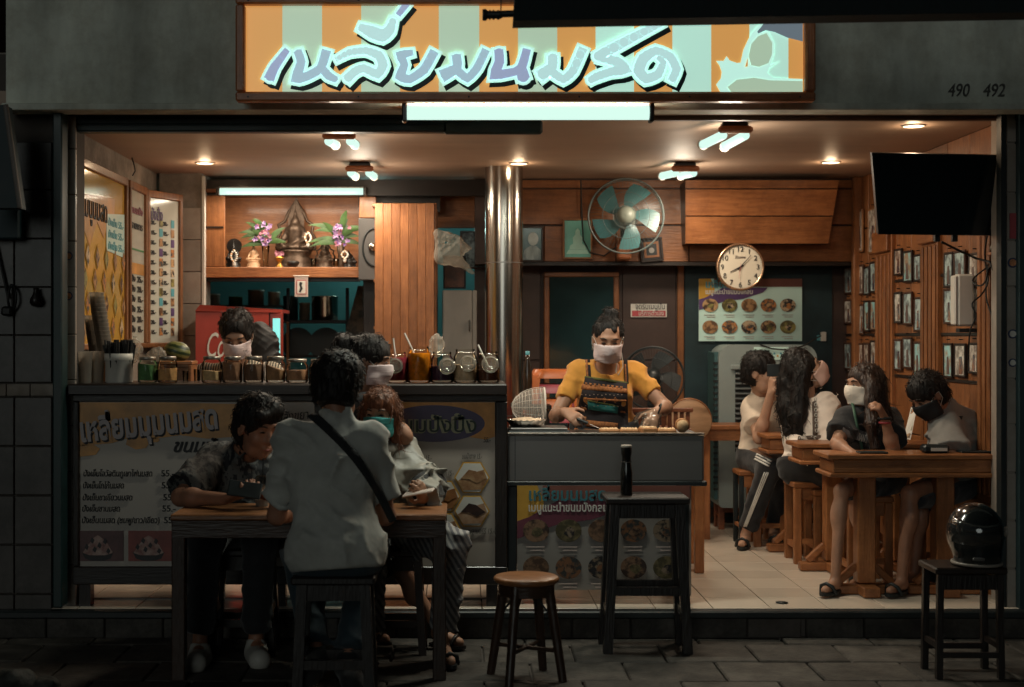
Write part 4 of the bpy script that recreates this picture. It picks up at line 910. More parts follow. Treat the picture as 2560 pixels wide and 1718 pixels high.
# red drinks cooler
cg = W(595, 765, 8.9)
t = thing('drinks_cooler', 'tall red drinks cooler with white script lettering behind the counter', 'fridge', (cg.x, 9.1, FLOOR))
m_red = mat('cooler_red', (.33, .036, .022), .38, var=.12, scale=6, coat=.3)
Pt = [W(489, 776, 8.72), W(672, 781, 8.92), W(672, 781, 8.92) + Vector((-.02, .45, 0)), W(489, 776, 8.72) + Vector((-.02, .45, 0))]
bz_ = FLOOR + .02
part('cabinet', MB().hexa([Vector((Pt[0].x, Pt[0].y, bz_)), Vector((Pt[1].x, Pt[1].y, bz_)), Pt[1], Pt[0], Vector((Pt[3].x, Pt[3].y, bz_)), Vector((Pt[2].x, Pt[2].y, bz_)), Pt[2], Pt[3]]), m_red, t)
part('crown_panel', MB().hexa([W(487, 778, 8.70), W(705, 782, 8.95), W(705, 774, 8.95), W(500, 762, 8.70)] + [W(487, 778, 8.70) + Vector((0, .45, 0)), W(705, 782, 8.95) + Vector((0, .4, 0)), W(705, 774, 8.95) + Vector((0, .4, 0)), W(500, 762, 8.70) + Vector((0, .45, 0))]), m_red, t)
part('door_frame', pbox(674, 783, 706, 1100, 8.94, .05, .004), m_red, t); part('lit_glass', pbox(682, 796, 700, 1100, 8.93, .012), mat('lit_cooler', (.2, .6, .58), .3, emit=(.25, .80, .76), estr=.85), t)
part('door_gap', pbox(667, 784, 673.5, 1100, 8.93, .02), m_black, t)
rzc = math.atan2(Pt[1].y - Pt[0].y, Pt[1].x - Pt[0].x)
text('Coca-Cola', .22, W(512, 893, 8.74), m_pale, t, rz=rzc, shear=.35, width=.42, name='script_lettering')
# wooden cabinet, grey cabinet, fan box
cb = thing('tall_cabinet', 'tall honey wood cabinet of upright boards beside the column', 'cabinet', (W(1010, 0, 9.0).x, 9.2, FLOOR))
for i in range(7):
    x0 = 937 + i * 21.3; part('board', pbox(x0, 508 + (i % 3), x0 + 20.9, 1330, 9.0, .03, .002), m_wood_z, cb)
a = W(1086, 508, 9.03); part('side_frame', MB().box((a.x + .004, 9.06, (a.z + FLOOR) / 2), (.02, .05, a.z - FLOOR), .003), m_wood_z, cb); part('side_frame', MB().box((a.x + .004, 9.48, (a.z + FLOOR) / 2), (.02, .05, a.z - FLOOR), .003), m_wood_z, cb)
part('top_board', MB().box((W(1011, 0, 9.2).x, 9.25, a.z - .012), (.40, .46, .02), .003), m_wood_x, cb)
for z in (.9, 1.2, 1.5, 1.8): part('shelf', MB().box((W(1011, 0, 9.2).x, 9.27, z), (.38, .44, .018)), m_wood_x, cb)
part('back_board', MB().box((W(940, 0, 9.0).x + .01, 9.26, (a.z + FLOOR) / 2), (.02, .45, a.z - FLOOR - .03)), m_wood_z, cb)
m_grey = mat('grey_enamel', (.24, .21, .18), .45, var=.08); 
t = thing('grey_cabinet', 'grey steel cabinet between the wooden cabinet and the column', 'cabinet', (W(1150, 0, 9.2).x, 9.4, FLOOR))
part('door', pbox(1106, 726, 1180, 1320, 9.2, .02, .004), m_grey, t); part('side', pbox(1180.5, 726, 1192, 1320, 9.21, .35, .004), m_grey, t); part('carcass', pbox(1106, 728, 1180, 1320, 9.221, .33), m_grey, t); part('handle', pbox(1172, 800, 1176, 830, 9.185, .014, .003), m_chrome, t)
t = thing('box_fan', 'grey square box fan mounted beside the shrine', 'fan', W(915, 700, 9.15))
part('housing', pbox(896, 546, 938, 700, 9.17, .1, .004), mat('dark_grey_plastic', (.075, .07, .068), .45), t)
c = W(936, 618, 9.16); part('ring', MB().tube([c + Vector((.075 * math.cos(a), 0, .12 * math.sin(a))) for a in (PI / 2 + k * PI / 12 for k in range(13))], .006, 6), m_black, t); part('hub', MB().ball(c + Vector((-.01, -.005, 0)), .03), m_steel, t)
# hanging plastic bag and pictures behind the column
hb = W(1130, 630, 8.95)
Fm = Field(hb - Vector((.16, .08, .18)), hb + Vector((.16, .08, .18)), .007)
q = lambda x, y, e=0: W(x, y, 8.95) + Vector((0, e, 0))
Fm.cone(q(1092, 580), q(1105, 640), .012, .045, k=.03).cone(q(1105, 640), q(1150, 620), .045, .04, k=.03).cone(q(1095, 585), q(1140, 600), .02, .03, k=.03).cone(q(1150, 620), q(1176, 622), .035, .008, k=.03).cone(q(1145, 650), q(1182, 683), .03, .01, k=.03).cone(q(1110, 640), q(1140, 655), .04, .03, k=.03).folds(.010, .04, 5)
tag(link('plastic_bag', Fm.mesh('plastic_bag', hb), m_bag, None, hb), 'white plastic bag hanging on the side of the wooden cabinet', 'plastic bag', 'plastic bags')
m_photo = [mat('photo_%d' % i, a, .14, col2=b, scale=s, contrast=.1, coat=.6) for i, (a, b, s) in enumerate((((.60, .75, .74), (.20, .24, .25), 14), ((.75, .64, .54), (.25, .17, .14), 18), ((.40, .75, .76), (.45, .32, .22), 11), ((.82, .76, .68), (.30, .24, .20), 20), ((.30, .14, .08), (.06, .05, .08), 16)))]
m_fr = [wood('frame_brown', (.10, .04, .02), (.05, .02, .012), 'z'), wood('frame_black', (.03, .016, .012), (.015, .01, .008), 'z'), wood('frame_honey', (.4, .2, .08), (.25, .1, .04), 'z')]
def framed(label, x0, y0, x1, y1, d, fm, pm, bw_=.02, group='pictures on the back wall', roll=0, matte=None):
    a = W(x0, y1, d); b = W(x1, y0, d); c = (a + b) / 2; w_, h_ = b.x - a.x, b.z - a.z
    t = thing('framed_picture', label, 'picture', c, group); t.rotation_euler = (0, roll, 0)
    for cx, cz, sx, sz in ((0, h_ / 2 - bw_ / 2, w_, bw_), (0, -h_ / 2 + bw_ / 2, w_, bw_), (-w_ / 2 + bw_ / 2, 0, bw_, h_ - 2 * bw_), (w_ / 2 - bw_ / 2, 0, bw_, h_ - 2 * bw_)): lpart('frame_bar', MB().box((cx, 0, cz), (sx, .024, sz), .003), fm, t)
    lpart('photo', MB().box((0, .004, 0), (w_ - 2 * bw_, .006, h_ - 2 * bw_)), pm, t)
    return t, w_, h_
mk = mat('print_skin', (.50, .58, .58), .4, var=.2, scale=30); mrobe = mat('print_robe', (.42, .52, .54), .4, col2=(.10, .15, .17), scale=26, stretch=(1, 1, .3))
t, w_, h_ = framed('framed black and white portrait of a robed monk beside the column', 1300, 566, 1358, 655, BACK - .03, m_fr[1], mat('print_teal_dark', (.06, .13, .15), .2, coat=.5), .012)
lpart('print_head', MB().prism([(.01 + .034 * math.cos(a), .035 + .045 * math.sin(a)) for a in (k * PI / 10 for k in range(20))], -.002, .001), mk, t)
lpart('print_robe', MB().prism([(-.06, -.105), (.06, -.105), (.06, -.04), (.03, -.012), (-.01, -.012), (-.05, -.04)], -.004, .001), mrobe, t)
t, w_, h_ = framed('gold framed green picture of a seated figure left of the wall fan', 1407, 547, 1481, 648, BACK - .03, m_fr[2], mat('print_green_teal', (.20, .58, .50), .2, coat=.5), .012)
ms = mat('print_pale_green', (.46, .80, .70), .4)
lpart('print_figure', MB().prism([(-.055, -.07), (.055, -.07), (.05, -.045), (.03, -.03), (.032, .01), (.016, .028), (.014, .055), (0, .072), (-.014, .055), (-.016, .028), (-.032, .01), (-.03, -.03), (-.05, -.045)], -.002, .001), ms, t); lpart('print_base', MB().prism([(-.075, -.1), (.075, -.1), (.06, -.072), (-.06, -.072)], -.003, .001), ms, t)
t, w_, h_ = framed('small dark square frame with a medallion under the wall fan', 1600, 594, 1657, 655, BACK - .035, m_fr[1], mat('print_black', (.02, .018, .02), .3), .016, roll=-.09)
lpart('inner_mount', MB().box((0, -.001, 0), (.10, .006, .105), .002), m_wood_x, t); lpart('mount_window', MB().box((0, -.004, 0), (.07, .004, .075)), m_black, t); lpart('medallion', MB().cyl((0, -.006, -.005), (0, -.01, -.005), .018, n=18), m_brush, t)
framed('framed blue and white print behind the steel column', 1150, 578, 1216, 672, 9.75, m_fr[0], mat('print_bw', (.34, .44, .46), .3, col2=(.04, .06, .07), scale=16, contrast=.12), .01)
framed('small framed reddish portrait above the grey cabinet', 1108, 640, 1165, 722, 9.7, m_fr[1], mat('print_red', (.22, .07, .03), .3, col2=(.06, .02, .01), scale=14), .01)
solo('picture_rail_panel', pbox(1086, 488, 1216, 570, 9.8, .03, .003), m_wood_x, 'wooden panel above the pictures behind the column', 'panel', None, W(1150, 570, 9.8))
solo('cabinet_back_panel', pbox(896, 480, 1100, 530, 9.62, .02), m_wood_dk, 'dark panel above the tall wooden cabinet', 'panel', None, W(1000, 530, 9.62))
solo('wooden_post', pbox(908, 700, 938, 1320, 9.4, .1, .004), m_wood_dz, 'dark wooden post left of the tall cabinet', 'post', None, W(923, 1320, 9.4))
# shrine niche
NB = 9.72; NF = 9.32
sn = thing('shrine_niche', 'wooden shrine niche with a thick shelf above the kitchen opening', 'shelf', W(705, 693, NF))
part('shelf_board', pbox(511, 668, 900, 694, NF, NB - NF, .004), m_wood_x, sn); part('back_panel', pbox(505, 470, 925, 668, NB, .03), m_wood_x, sn)
part('top_panel', MB().box((W(705, 0, NF).x, (NF + NB) / 2, W(0, 476, NF).z), (1.1, NB - NF, .02)), m_wood_x, sn)
part('side_door', pbox(511, 489, 562, 667, NF + .03, .03, .004), m_wood_z, sn); part('door_batten', pbox(511, 566, 558, 570, NF + .02, .012), m_wood_dk, sn); part('side_door', pbox(898, 492, 940, 545, NF + .03, .03, .004), m_wood_z, sn)
part('head_beam', pbox(505, 449, 1216, 489, NF + .06, .06), m_wood_dk, sn); part('under_rail', pbox(511, 694.5, 900, 704, NF + .05, .05), m_wood_dk, sn)
ZS = W(0, 668, NF).z
m_bronze = mat('dark_bronze', (.085, .055, .038), .45, metal=.6, var=.35, scale=40, bump=.3); m_gold = mat('gold_lacquer', (.55, .28, .06), .3, metal=.8, var=.2); m_ivory = mat('ivory_statue', (.55, .34, .20), .5, var=.15, scale=30); m_blackst = mat('black_statue', (.02, .016, .014), .35, var=.3)
def buddha(label, px, y_top, wpx, d, m, halo=0, arch=False):
    s = d / F; H = (668 - y_top) * s; c = Vector(((px - CX) * s, d, ZS)); w2 = wpx / 2 * s; V = lambda x, z, y=0: c + Vector((x * w2, y * w2, z * H))
    t = thing('shrine_statue', label, 'statue', c, 'statues in the shrine')
    pb = MB(); pb.lathe([(w2 * 1.0, 0), (w2 * 1.0, H * .05), (w2 * .82, H * .08), (w2 * .95, H * .14), (w2 * .75, H * .18), (w2 * .9, H * .24), (w2 * .9, H * .27), (0.001, H * .27)], c, 24); part('pedestal', pb, m, t)
    Fm = Field(c + Vector((-w2 * 1.3, -w2 * 1.2, H * .2)), c + Vector((w2 * 1.3, w2 * 1.2, H * 1.05)), max(.0035, H / 80)); k = w2 * .2
    for s_ in (-1, 1): Fm.cone(V(s_ * .25, .33, .1), V(s_ * .85, .31, -.25), w2 * .22, w2 * .16, k).cone(V(s_ * .85, .31, -.25), V(-s_ * .2, .31, -.55), w2 * .16, w2 * .1, k).cone(V(s_ * .42, .58), V(s_ * .62, .45, -.05), w2 * .13, w2 * .1, k).cone(V(s_ * .62, .45, -.05), V(s_ * .15 if s_ > 0 else s_ * .7, .36, -.45), w2 * .1, w2 * .07, k)
    Fm.cone(V(0, .34), V(0, .57), w2 * .34, w2 * .42, k).cone(V(0, .6), V(0, .66), w2 * .13, w2 * .13, k).ell(V(0, .70), (w2 * .22, w2 * .22, H * .06), None, k * .5).cone(V(0, .74), V(0, .84), w2 * .16, w2 * .05, k * .5).cone(V(0, .84), V(0, .98), w2 * .05, .002, k * .5)
    for s_ in (-1, 1): Fm.ell(V(s_ * .23, .69), (w2 * .03, w2 * .06, H * .04), None, .003)
    fpart('figure', Fm, m, t)
    if halo: part('halo', MB().cyl(V(0, .74, .5), V(0, .74, .62), halo * s, n=30), m, t)
    if arch:
        pts = [V(x, z, .45) for x, z in ((-1.0, .28), (-1.05, .45), (-.85, .55), (-.95, .66), (-.6, .72), (-.42, .84), (0, 1.06), (.42, .84), (.6, .72), (.95, .66), (.85, .55), (1.05, .45), (1.0, .28))]
        part('arch', MB().tube(pts, [w2 * r for r in (.1, .09, .08, .1, .08, .09, .03, .09, .08, .1, .08, .09, .1)], 8), m, t)
        part('flame_back', MB().prism([(c.x + x * w2, c.z + z * H) for x, z in ((-.42, .6), (.42, .6), (.45, .78), (.22, .92), (0, 1.1), (-.22, .92), (-.45, .78))], c.y + w2 * .42, c.y + w2 * .5), m, t)
    return t
buddha('large dark bronze seated statue with a pointed crown in the middle of the shrine', 738, 500, 92, 9.55, m_bronze, arch=True)
buddha('black statue with a round disc behind its head at the left of the shrine', 584, 592, 40, 9.48, m_blackst, halo=19)
buddha('small ivory and gold statue beside the black one', 634, 598, 36, 9.46, m_ivory)
buddha('medium bronze statue with a carved arch, right of the large one', 812, 600, 46, 9.5, m_bronze, arch=True)
buddha('small dark statue at the right end of the shrine shelf', 872, 615, 40, 9.52, m_blackst)
m_leaf = mat('leaf_green', (.045, .09, .025), .5, var=.4, scale=20); m_orch = mat('orchid_purple', (.13, .05, .20), .6, col2=(.34, .22, .36), scale=50, contrast=.1); m_orp = mat('orchid_pink', (.30, .11, .15), .6, var=.3, scale=40)
def leaf(mb, p, d, L, wd, droop=.3):
    p = Vector(p); d = Vector(d).normalized(); sd = d.cross(Vector((.1, -1, .1))).normalized(); vs = []; n = 6
    for i in range(n + 1):
        f = i / n; q = p + d * L * f - Vector((0, 0, droop * L * f * f)); ww = wd * math.sin(PI * (.08 + .92 * f) ** .8) * .5
        vs += [q + sd * ww, q - Vector((0, .1 * ww, .2 * ww)), q - sd * ww]
    return mb.add(vs, [(i * 3 + j, i * 3 + j + 1, i * 3 + j + 4, i * 3 + j + 3) for i in range(n) for j in (0, 1)], True)
def flower(mb, c, r):
    for k in range(5):
        a = k * 2 * PI / 5 + random.random(); leaf(mb, c, (math.cos(a), -.5, math.sin(a)), r, r * .6, .1)
def bouquet(label, px, y_vase_top, y_fl0, y_fl1, spread, d, vm, seed):
    random.seed(seed); c = W(px, 668, d); c.z = ZS; s = d / F; vh = (668 - y_vase_top) * s
    t = thing('flower_vase', label, 'flower vase', c, 'vases in the shrine')
    part('vase', MB().lathe([(.018, 0), (.02, .004), (.017, .03), (.02, vh * .6), (.028, vh), (.025, vh), (.016, vh * .6), (.013, .02), (.001, .02)], c, 20), vm, t)
    for k in range(20):
        a = random.uniform(-1.45, 1.45); p = W(px + random.uniform(-6, 6), y_vase_top + random.uniform(-30, 0), d)
        lf = MB(); leaf(lf, p, (math.sin(a), random.uniform(-.3, .2), math.cos(a) * 1.0 + .1), spread * s * random.uniform(.6, 1.25), .040, .4); part('leaf', lf, m_leaf, t)
    for k in range(22):
        mb = MB(); flower(mb, W(px + random.gauss(-4, 12), random.uniform(y_fl0, y_fl1), d - .04 + random.uniform(-.02, .02)), random.uniform(.016, .026)); part('blossom', mb, m_orch if random.random() < .7 else m_orp, t)
    return t
bouquet('glass vase of purple orchids left of the large statue', 664, 612, 555, 610, 74, 9.42, m_glass, 4)
bouquet('dark vase of purple orchids hanging over the right statue', 852, 612, 562, 612, 84, 9.42, m_bronze, 9)
c = W(699, 668, 9.38); c.z = ZS; t = thing('gold_bowl', 'small gold footed bowl of pink flowers in the shrine', 'bowl', c)
part('bowl', MB().lathe([(.026, 0), (.026, .006), (.014, .02), (.012, .04), (.026, .055), (.03, .07), (.027, .07), (.02, .055), (.001, .05)], c, 22), m_gold, t); random.seed(3)
for k in range(9): mb = MB(); flower(mb, c + Vector((random.uniform(-.03, .02), random.uniform(-.02, .02), random.uniform(.075, .1))), .018); part('blossom', mb, m_orp, t)
for px, lb in ((784, 'small glass of water on the shrine shelf'), (840, 'small offering glass near the right statue')): c = W(px, 668, 9.38); c.z = ZS; solo('offering_glass', MB().lathe([(.016, 0), (.02, .06), (.018, .06), (.014, .005), (.001, .005)], c, 16), m_glass, lb, 'glass', 'offering glasses', c)
c = W(732, 668, 9.36); c.z = ZS; solo('incense_bowl', MB().lathe([(.025, 0), (.04, .02), (.042, .035), (.036, .042), (.033, .03), (.001, .025)], c, 22), m_blackst, 'dark incense bowl in front of the large statue', 'bowl', None, c)
for px, y0, y1, lb, d in ((585, 622, 660, 'white flower garland on the black statue', 9.40), (770, 578, 612, 'white flower garland on the large statue', 9.44), (862, 625, 650, 'white flower garland hanging near the right vase', 9.4)):
    a0 = W(px, y0, d); mb = MB(); L = (y1 - y0) * d / F
    gl = thing('flower_garland', lb, 'garland', W(px, y1, d), 'flower garlands')
    for k in range(14):
        u = k / 13; x = .02 * math.sin(PI * u); q = a0 + Vector(((x if k % 2 else -x), -.005, -L * (.1 + .8 * u))); part('blossom', MB().ball(q, .0075, 7, 5), m_ivory if k % 4 == 0 else m_pale, gl)
    part('tassel', MB().ball(W(px, y1, d), (.012, .01, .018), 8, 6), m_pale, gl)
t = thing('calendar_scroll', 'small hanging paper calendar below the shrine shelf', 'calendar', W(753, 742, NF - .02))
part('paper', pbox(737, 690, 770, 742, NF - .02, .003), mat('calendar_paper', (.50, .42, .38), .7, var=.1), t); part('red_border', pbox(741, 700, 766, 736, NF - .022, .0015), m_stk3, t); part('panel', pbox(743, 702, 764, 734, NF - .0235, .0012), m_pale, t); part('print_figure', MB().prism([(W(a, b, NF).x, W(a, b, NF).z) for a, b in ((751, 705), (757, 707), (755, 714), (758, 722), (752, 732), (748, 730), (752, 720), (749, 712))], NF - .026, NF - .0235), m_ink, t); part('top_rod', MB().cyl(W(733, 690, NF - .02), W(773, 690, NF - .02), .004, n=8), m_white, t)
# kitchen: shelf, pots, boxes and its ceiling lamp
ks = thing('kitchen_rack', 'dark kitchen rack with wooden shelf behind the counter', 'rack', W(790, 960, 10.6))
part('shelf_board', pbox(700, 800, 872, 808, 10.6, .4, .003), m_wood_dk, ks); part('shelf_board', pbox(700, 888, 900, 894, 10.6, .4, .003), m_wood_dk, ks)
for x in (720, 868): part('upright', pbox(x - 4, 720, x + 4, 1180, 10.6, .04, .003), m_wood_dz, ks); 
part('upright', pbox(716, 804, 722, 1000, 10.58, .02), m_wood_z, ks)
c = W(812, 800, 10.75); solo('steel_pot', MB().lathe([(.098, 0), (.1, .004), (.1, .172), (.105, .176), (.1, .18), (.095, .176), (.094, .01), (.001, .01)], c, 30), m_steel, 'tall stainless steel stock pot on the kitchen rack', 'pot', None, c)
for i, (x0, x1, y0, y1, mm, lb) in enumerate(((515, 550, 735, 762, m_grey, 'small grey canister left on the kitchen shelf'), (572, 606, 742, 765, m_leaf, 'dull green bundle above the cooler'), (620, 660, 725, 765, m_grey, 'grey tin standing above the cooler'), (670, 700, 730, 765, m_white, 'pale carton above the cooler'), (708, 745, 740, 800, m_darkteal, 'dark blue tub on the kitchen rack'), (748, 775, 757, 800, m_grey, 'small grey box beside the steel pot'))):
    c = W((x0 + x1) / 2, y1, 10.75); r = (x1 - x0) / 2 * 10.75 / F; h = (y1 - y0) * 10.75 / F
    solo('storage_tin', MB().lathe([(r * .95, 0), (r, .005), (r, h * .85), (r * 1.04, h * .86), (r * 1.04, h), (.001, h)], c, 20), mm, lb, 'tin', 'tins on the kitchen shelf', c)
solo('high_shelf', pbox(505, 763, 705, 768, 10.6, .4), m_wood_dk, 'dark shelf above the cooler in the kitchen', 'shelf', None, W(600, 768, 10.6))
solo('slanted_rack', MB().hexa([W(850, 880, 10.3), W(908, 880, 10.3), W(908, 715, 10.3), W(895, 715, 10.3), W(850, 880, 10.35), W(908, 880, 10.35), W(908, 715, 10.35), W(895, 715, 10.35)]), mat('dim_bags', (.10, .075, .05), .6, col2=(.03, .03, .025), scale=18, contrast=.1), 'dim bundle of hanging bags beside the wooden post', 'bundle', None, W(880, 880, 10.3))
for x, r, y, lb in ((745, 40, 860, 'dark round pan leaning on the lower kitchen shelf'), (815, 42, 862, 'second dark pan leaning beside the first')):
    c = W(x, y, 10.65); solo('pan', MB().lathe([(r * 10.65 / F, .03), (r * .8 * 10.65 / F, 0), (.001, 0)], c, 26, axis=(0, -1, .2)), m_black, lb, 'pan', 'pans in the kitchen', c)
kl = thing('kitchen_lamp', 'cool white tube lamp on the kitchen ceiling', 'lamp', (-.7, 11.3, CEIL - .05)); part('lit_tube', MB().cyl((-1.2, 11.3, CEIL - .06), (-.2, 11.3, CEIL - .06), .016, n=12), m_tube, kl); part('batten', MB().box((-.7, 11.3, CEIL - .02), (1.1, .05, .035)), m_white, kl)
lamp('kitchen_light', (-.7, 11.3, CEIL - .14), 8, COOL, .1, kl); lamp('kitchen_light', (.2, 11.0, CEIL - .14), 3, COOL, .1, kl)

# ================================================================== INTERIOR: BACK RIGHT
def fan(label, c, R, d, m_bl, m_ring, hubm, tilt, n=5, stand=False):
    c = Vector(c); t = thing('wall_fan' if not stand else 'floor_fan', label, 'fan', c); ax = Vector(tilt).normalized(); u = ax.cross(Vector((0, 0, 1))).normalized(); v = u.cross(ax)
    P = lambda r, a, h=0: c + (u * math.cos(a) + v * math.sin(a)) * r + ax * h
    for r, h, th in ((R, 0, .006), (R * .98, -.05, .003), (R * .62, .035, .0018), (R * .35, .045, .0018)): part('guard_ring', MB().tube([P(r, a, h) for a in (k * PI / 24 for k in range(48))], th, 6, True), m_ring, t)
    mb = MB()
    for k in range(60):
        a = k * PI / 30; mb.tube([P(R * .14, a, .05), P(R * .5, a, .042), P(R * .8, a, .028), P(R, a, 0)], .0011, 4)
    o = part('guard_wires', mb, m_ring, t); o['kind'] = 'stuff'
    part('hub', MB().lathe([(R * .25, .0), (R * .26, .02), (R * .22, .05), (R * .1, .065), (.001, .068)], c, 24, axis=ax), hubm, t); part('motor', MB().lathe([(R * .3, -.02), (R * .32, -.08), (R * .22, -.16), (.001, -.17)][::-1], c, 20, axis=ax), hubm, t)
    for k in range(n):
        a0 = k * 2 * PI / n + .5; vs = []
        for i in range(7):
            f = i / 6; r = R * (.22 + .68 * f); hw = .20 + .22 * math.sin(PI * (.25 + .6 * f)); sw = a0 + .35 * f
            for j in (-1, -.3, .4, 1): vs.append(P(r, sw + hw * j, .012 * j - .012))
        part('blade', MB().add(vs, [(i * 4 + j, i * 4 + j + 1, i * 4 + j + 5, i * 4 + j + 4) for i in range(6) for j in range(3)], True), m_bl, t)
    return t
m_blade = mat('teal_blade', (.055, .16, .17), .35, var=.06)
fc = W(1565, 540, 9.12); fn_ = fan('large wall fan with five teal blades and a white hub', fc, 94 * 9.12 / F, 9.12, m_blade, mat('fan_guard', (.085, .105, .10), .4), mat('fan_hub', (.20, .22, .185), .4), (-.08, -1, .05))
part('bracket', MB().box(W(1560, 630, 9.4), (.09, .1, .1), .01), m_frame, fn_); part('neck', MB().cyl(W(1560, 615, 9.4), fc + Vector((0, .14, -.03)), .022, n=10), m_black, fn_)
part('cord', MB().tube([W(1452, 452, 9.46), W(1455, 540, 9.46), W(1458, 600, 9.46), W(1475, 632, 9.45), W(1510, 640, 9.45), W(1540, 618, 9.44)], .005, 6), m_wire, fn_)
ff = W(1632, 945, 9.0); f2 = fan('big black floor fan standing behind the woman in yellow', ff, 78 * 9.0 / F, 9.0, m_black, m_black, m_black, (-.15, -1, .1), stand=True)
part('stand_pole', MB().cyl(ff + Vector((0, .1, -.1)), (ff.x, 9.1, FLOOR + .03), .018, n=12), m_black, f2); part('stand_base', MB().lathe([(.2, 0), (.2, .02), (.05, .04), (.001, .045)], (ff.x, 9.1, FLOOR + .004), 28), m_black, f2)
cc = W(1849, 668, 9.2); RC = 60 * 9.2 / F
t = thing('wall_clock', 'round white wall clock with a copper rim showing seven minutes past eight', 'clock', cc)
ax = Vector((0, -1, 0))
part('rim', MB().lathe([(RC * .9, .0), (RC, .0), (RC, .025), (RC * .96, .038), (RC * .9, .03)], cc, 48, axis=ax, caps=False), mat('copper_rim', (.55, .33, .2), .25, metal=.85), t); part('face', MB().cyl(cc, cc + ax * .02, RC * .92, n=48), mat('clock_face', (.62, .55, .44), .5, var=.03), t); part('case', MB().cyl(cc + Vector((0, .04, 0)), cc, RC * .9, n=40), m_white, t)
for k in range(1, 13):
    a = PI / 2 - k * PI / 6; p = cc + Vector((RC * .74 * math.cos(a), -.022, RC * .74 * math.sin(a) - RC * .10)); text(str(k), RC * .30, p, m_ink, t, align='CENTER', name='numeral')
for k in range(60):
    a = k * PI / 30; p = cc + Vector((RC * .88 * math.cos(a), -.0205, RC * .88 * math.sin(a))); part('tick', MB().box(p, (.002, .0015, .002)), m_ink, t)
def hand(name, a, L, wd, m, y): 
    d = Vector((math.sin(a), 0, math.cos(a))); s_ = Vector((math.cos(a), 0, -math.sin(a))); p = cc + Vector((0, y, 0)); part(name, MB().prism([((p + s_ * q * wd - d * .15 * RC).x, (p + s_ * q * wd - d * .15 * RC).z) for q in (-1, 1)] + [((p + s_ * wd * .4 + d * L).x, (p + s_ * wd * .4 + d * L).z), ((p - s_ * wd * .4 + d * L).x, (p - s_ * wd * .4 + d * L).z)], cc.y + y, cc.y + y + .0015), m, t)
hand('hour_hand', math.radians(243), RC * .48, .005, m_ink, -.026); hand('minute_hand', math.radians(42), RC * .66, .0038, m_ink, -.029); hand('second_hand', math.radians(187), RC * .5, .0012, m_stk3, -.031)
text('Zonite', RC * .16, cc + Vector((0, -.022, RC * .36)), m_brown, t, align='CENTER', name='dial_lettering')
# mirror
t = thing('wall_mirror', 'tall dark mirror in a wooden frame on the back wall', 'mirror', W(1455, 1290, LOW - .05))
part('glass', pbox(1374, 692, 1534, 1290, LOW - .04, .01), mat('mirror_glass', (.016, .04, .045), .08, coat=.6, var=.3, scale=2), t)
for x0, y0, x1, y1, mm in ((1360, 680, 1548, 692, m_wood_x), (1360, 692.5, 1373.5, 1290, m_wood_z), (1534.5, 692.5, 1548, 1290, m_wood_z)): part('frame_bar', pbox(x0, y0, x1, y1, LOW - .06, .05, .005), mm, t)
t = thing('notice_plate', 'small white and red notice plate on the dark back wall', 'sign', W(1622, 793, LOW - .03))
part('plate', pbox(1577, 760, 1667, 793, LOW - .03, .006), m_pale, t); part('red_band', pbox(1580, 777, 1664, 791, LOW - .032, .0015), m_stk3, t); text('จุดรับเมนูปั่น', .055, W(1588, 773, LOW - .034), m_ink, t, width=.2); text('บริการตัวเอง', .045, W(1596, 789, LOW - .036), m_pale, t, width=.17)
t = thing('wall_menu_poster', 'mint white menu poster with ten round pictures below the clock', 'poster', W(1876, 855, LOW - .04))
pp = part('sheet', pbox(1747, 697, 2005, 853, LOW - .04, .006), m_paper, t); round_menu(pp, 1747, 697, 2005, 853, LOW - .041, (m_paper, m_purple))
# air cooler
AD = 9.34
t = thing('air_cooler', 'large grey portable air cooler with a dark louvred grille', 'air cooler', W(1920, 1250, AD))
m_ac = mat('cooler_plastic', (.25, .29, .28), .42, var=.06)
a = W(1797, 1270, AD); b = W(2043, 862, AD); w2 = (b.x - a.x) / 2; h2 = (b.z - a.z) / 2; c = (a + b) / 2; r_ = .09
pts = []
for (sx, sz, a0) in ((1, 1, 0), (-1, 1, PI / 2), (-1, -1, PI), (1, -1, 1.5 * PI)):
    rr = r_ if sz > 0 else .03
    for k in range(6): q = a0 + k * PI / 10; pts.append((c.x + sx * (w2 - rr) + rr * math.cos(q), c.z + sz * (h2 - rr) + rr * math.sin(q)))
part('casing', MB().prism(pts, AD, AD + .34), m_ac, t)
part('grille_recess', pbox(1838, 925, 2003, 1130, AD - .004, .004), m_black, t); part('grille_frame', pbox(1828, 912, 2013, 925, AD - .02, .02, .006), m_ac, t)
for k in range(16): part('louvre', MB().box(W(1920, 934 + k * 12.5, AD - .012), (.43, .022, .008), .003, Matrix.Rotation(.5, 3, 'X')), mat('louvre_grey', (.10, .11, .11), .5), t)
part('control_panel', pbox(1885, 868, 1975, 900, AD - .006, .006, .002), m_paper, t); part('display', pbox(1894, 876, 1924, 889, AD - .009, .004), m_black, t)
for k in range(5): part('button', MB().cyl(W(1936 + k * 8, 884 + (k % 2) * 6, AD - .006), W(1936 + k * 8, 884 + (k % 2) * 6, AD - .01), .007, n=10), m_yel if k % 2 else m_cyan, t)
part('side_vent', pbox(1786, 880, 1797, 1250, AD + .04, .26, .004), mat('cooler_side', (.05, .11, .115), .45), t)
for k in range(22): part('side_fin', pbox(1784, 905 + k * 15, 1796, 911 + k * 15, AD + .03, .02), m_black, t)
part('power_cord', MB().tube([W(1900, 862, AD - .01), W(1930, 872, AD - .02), W(1975, 876, AD - .02), W(2015, 862, AD - .02), W(2040, 846, AD + .05), W(2052, 840, AD + .1)], .005, 6), m_wire, t)
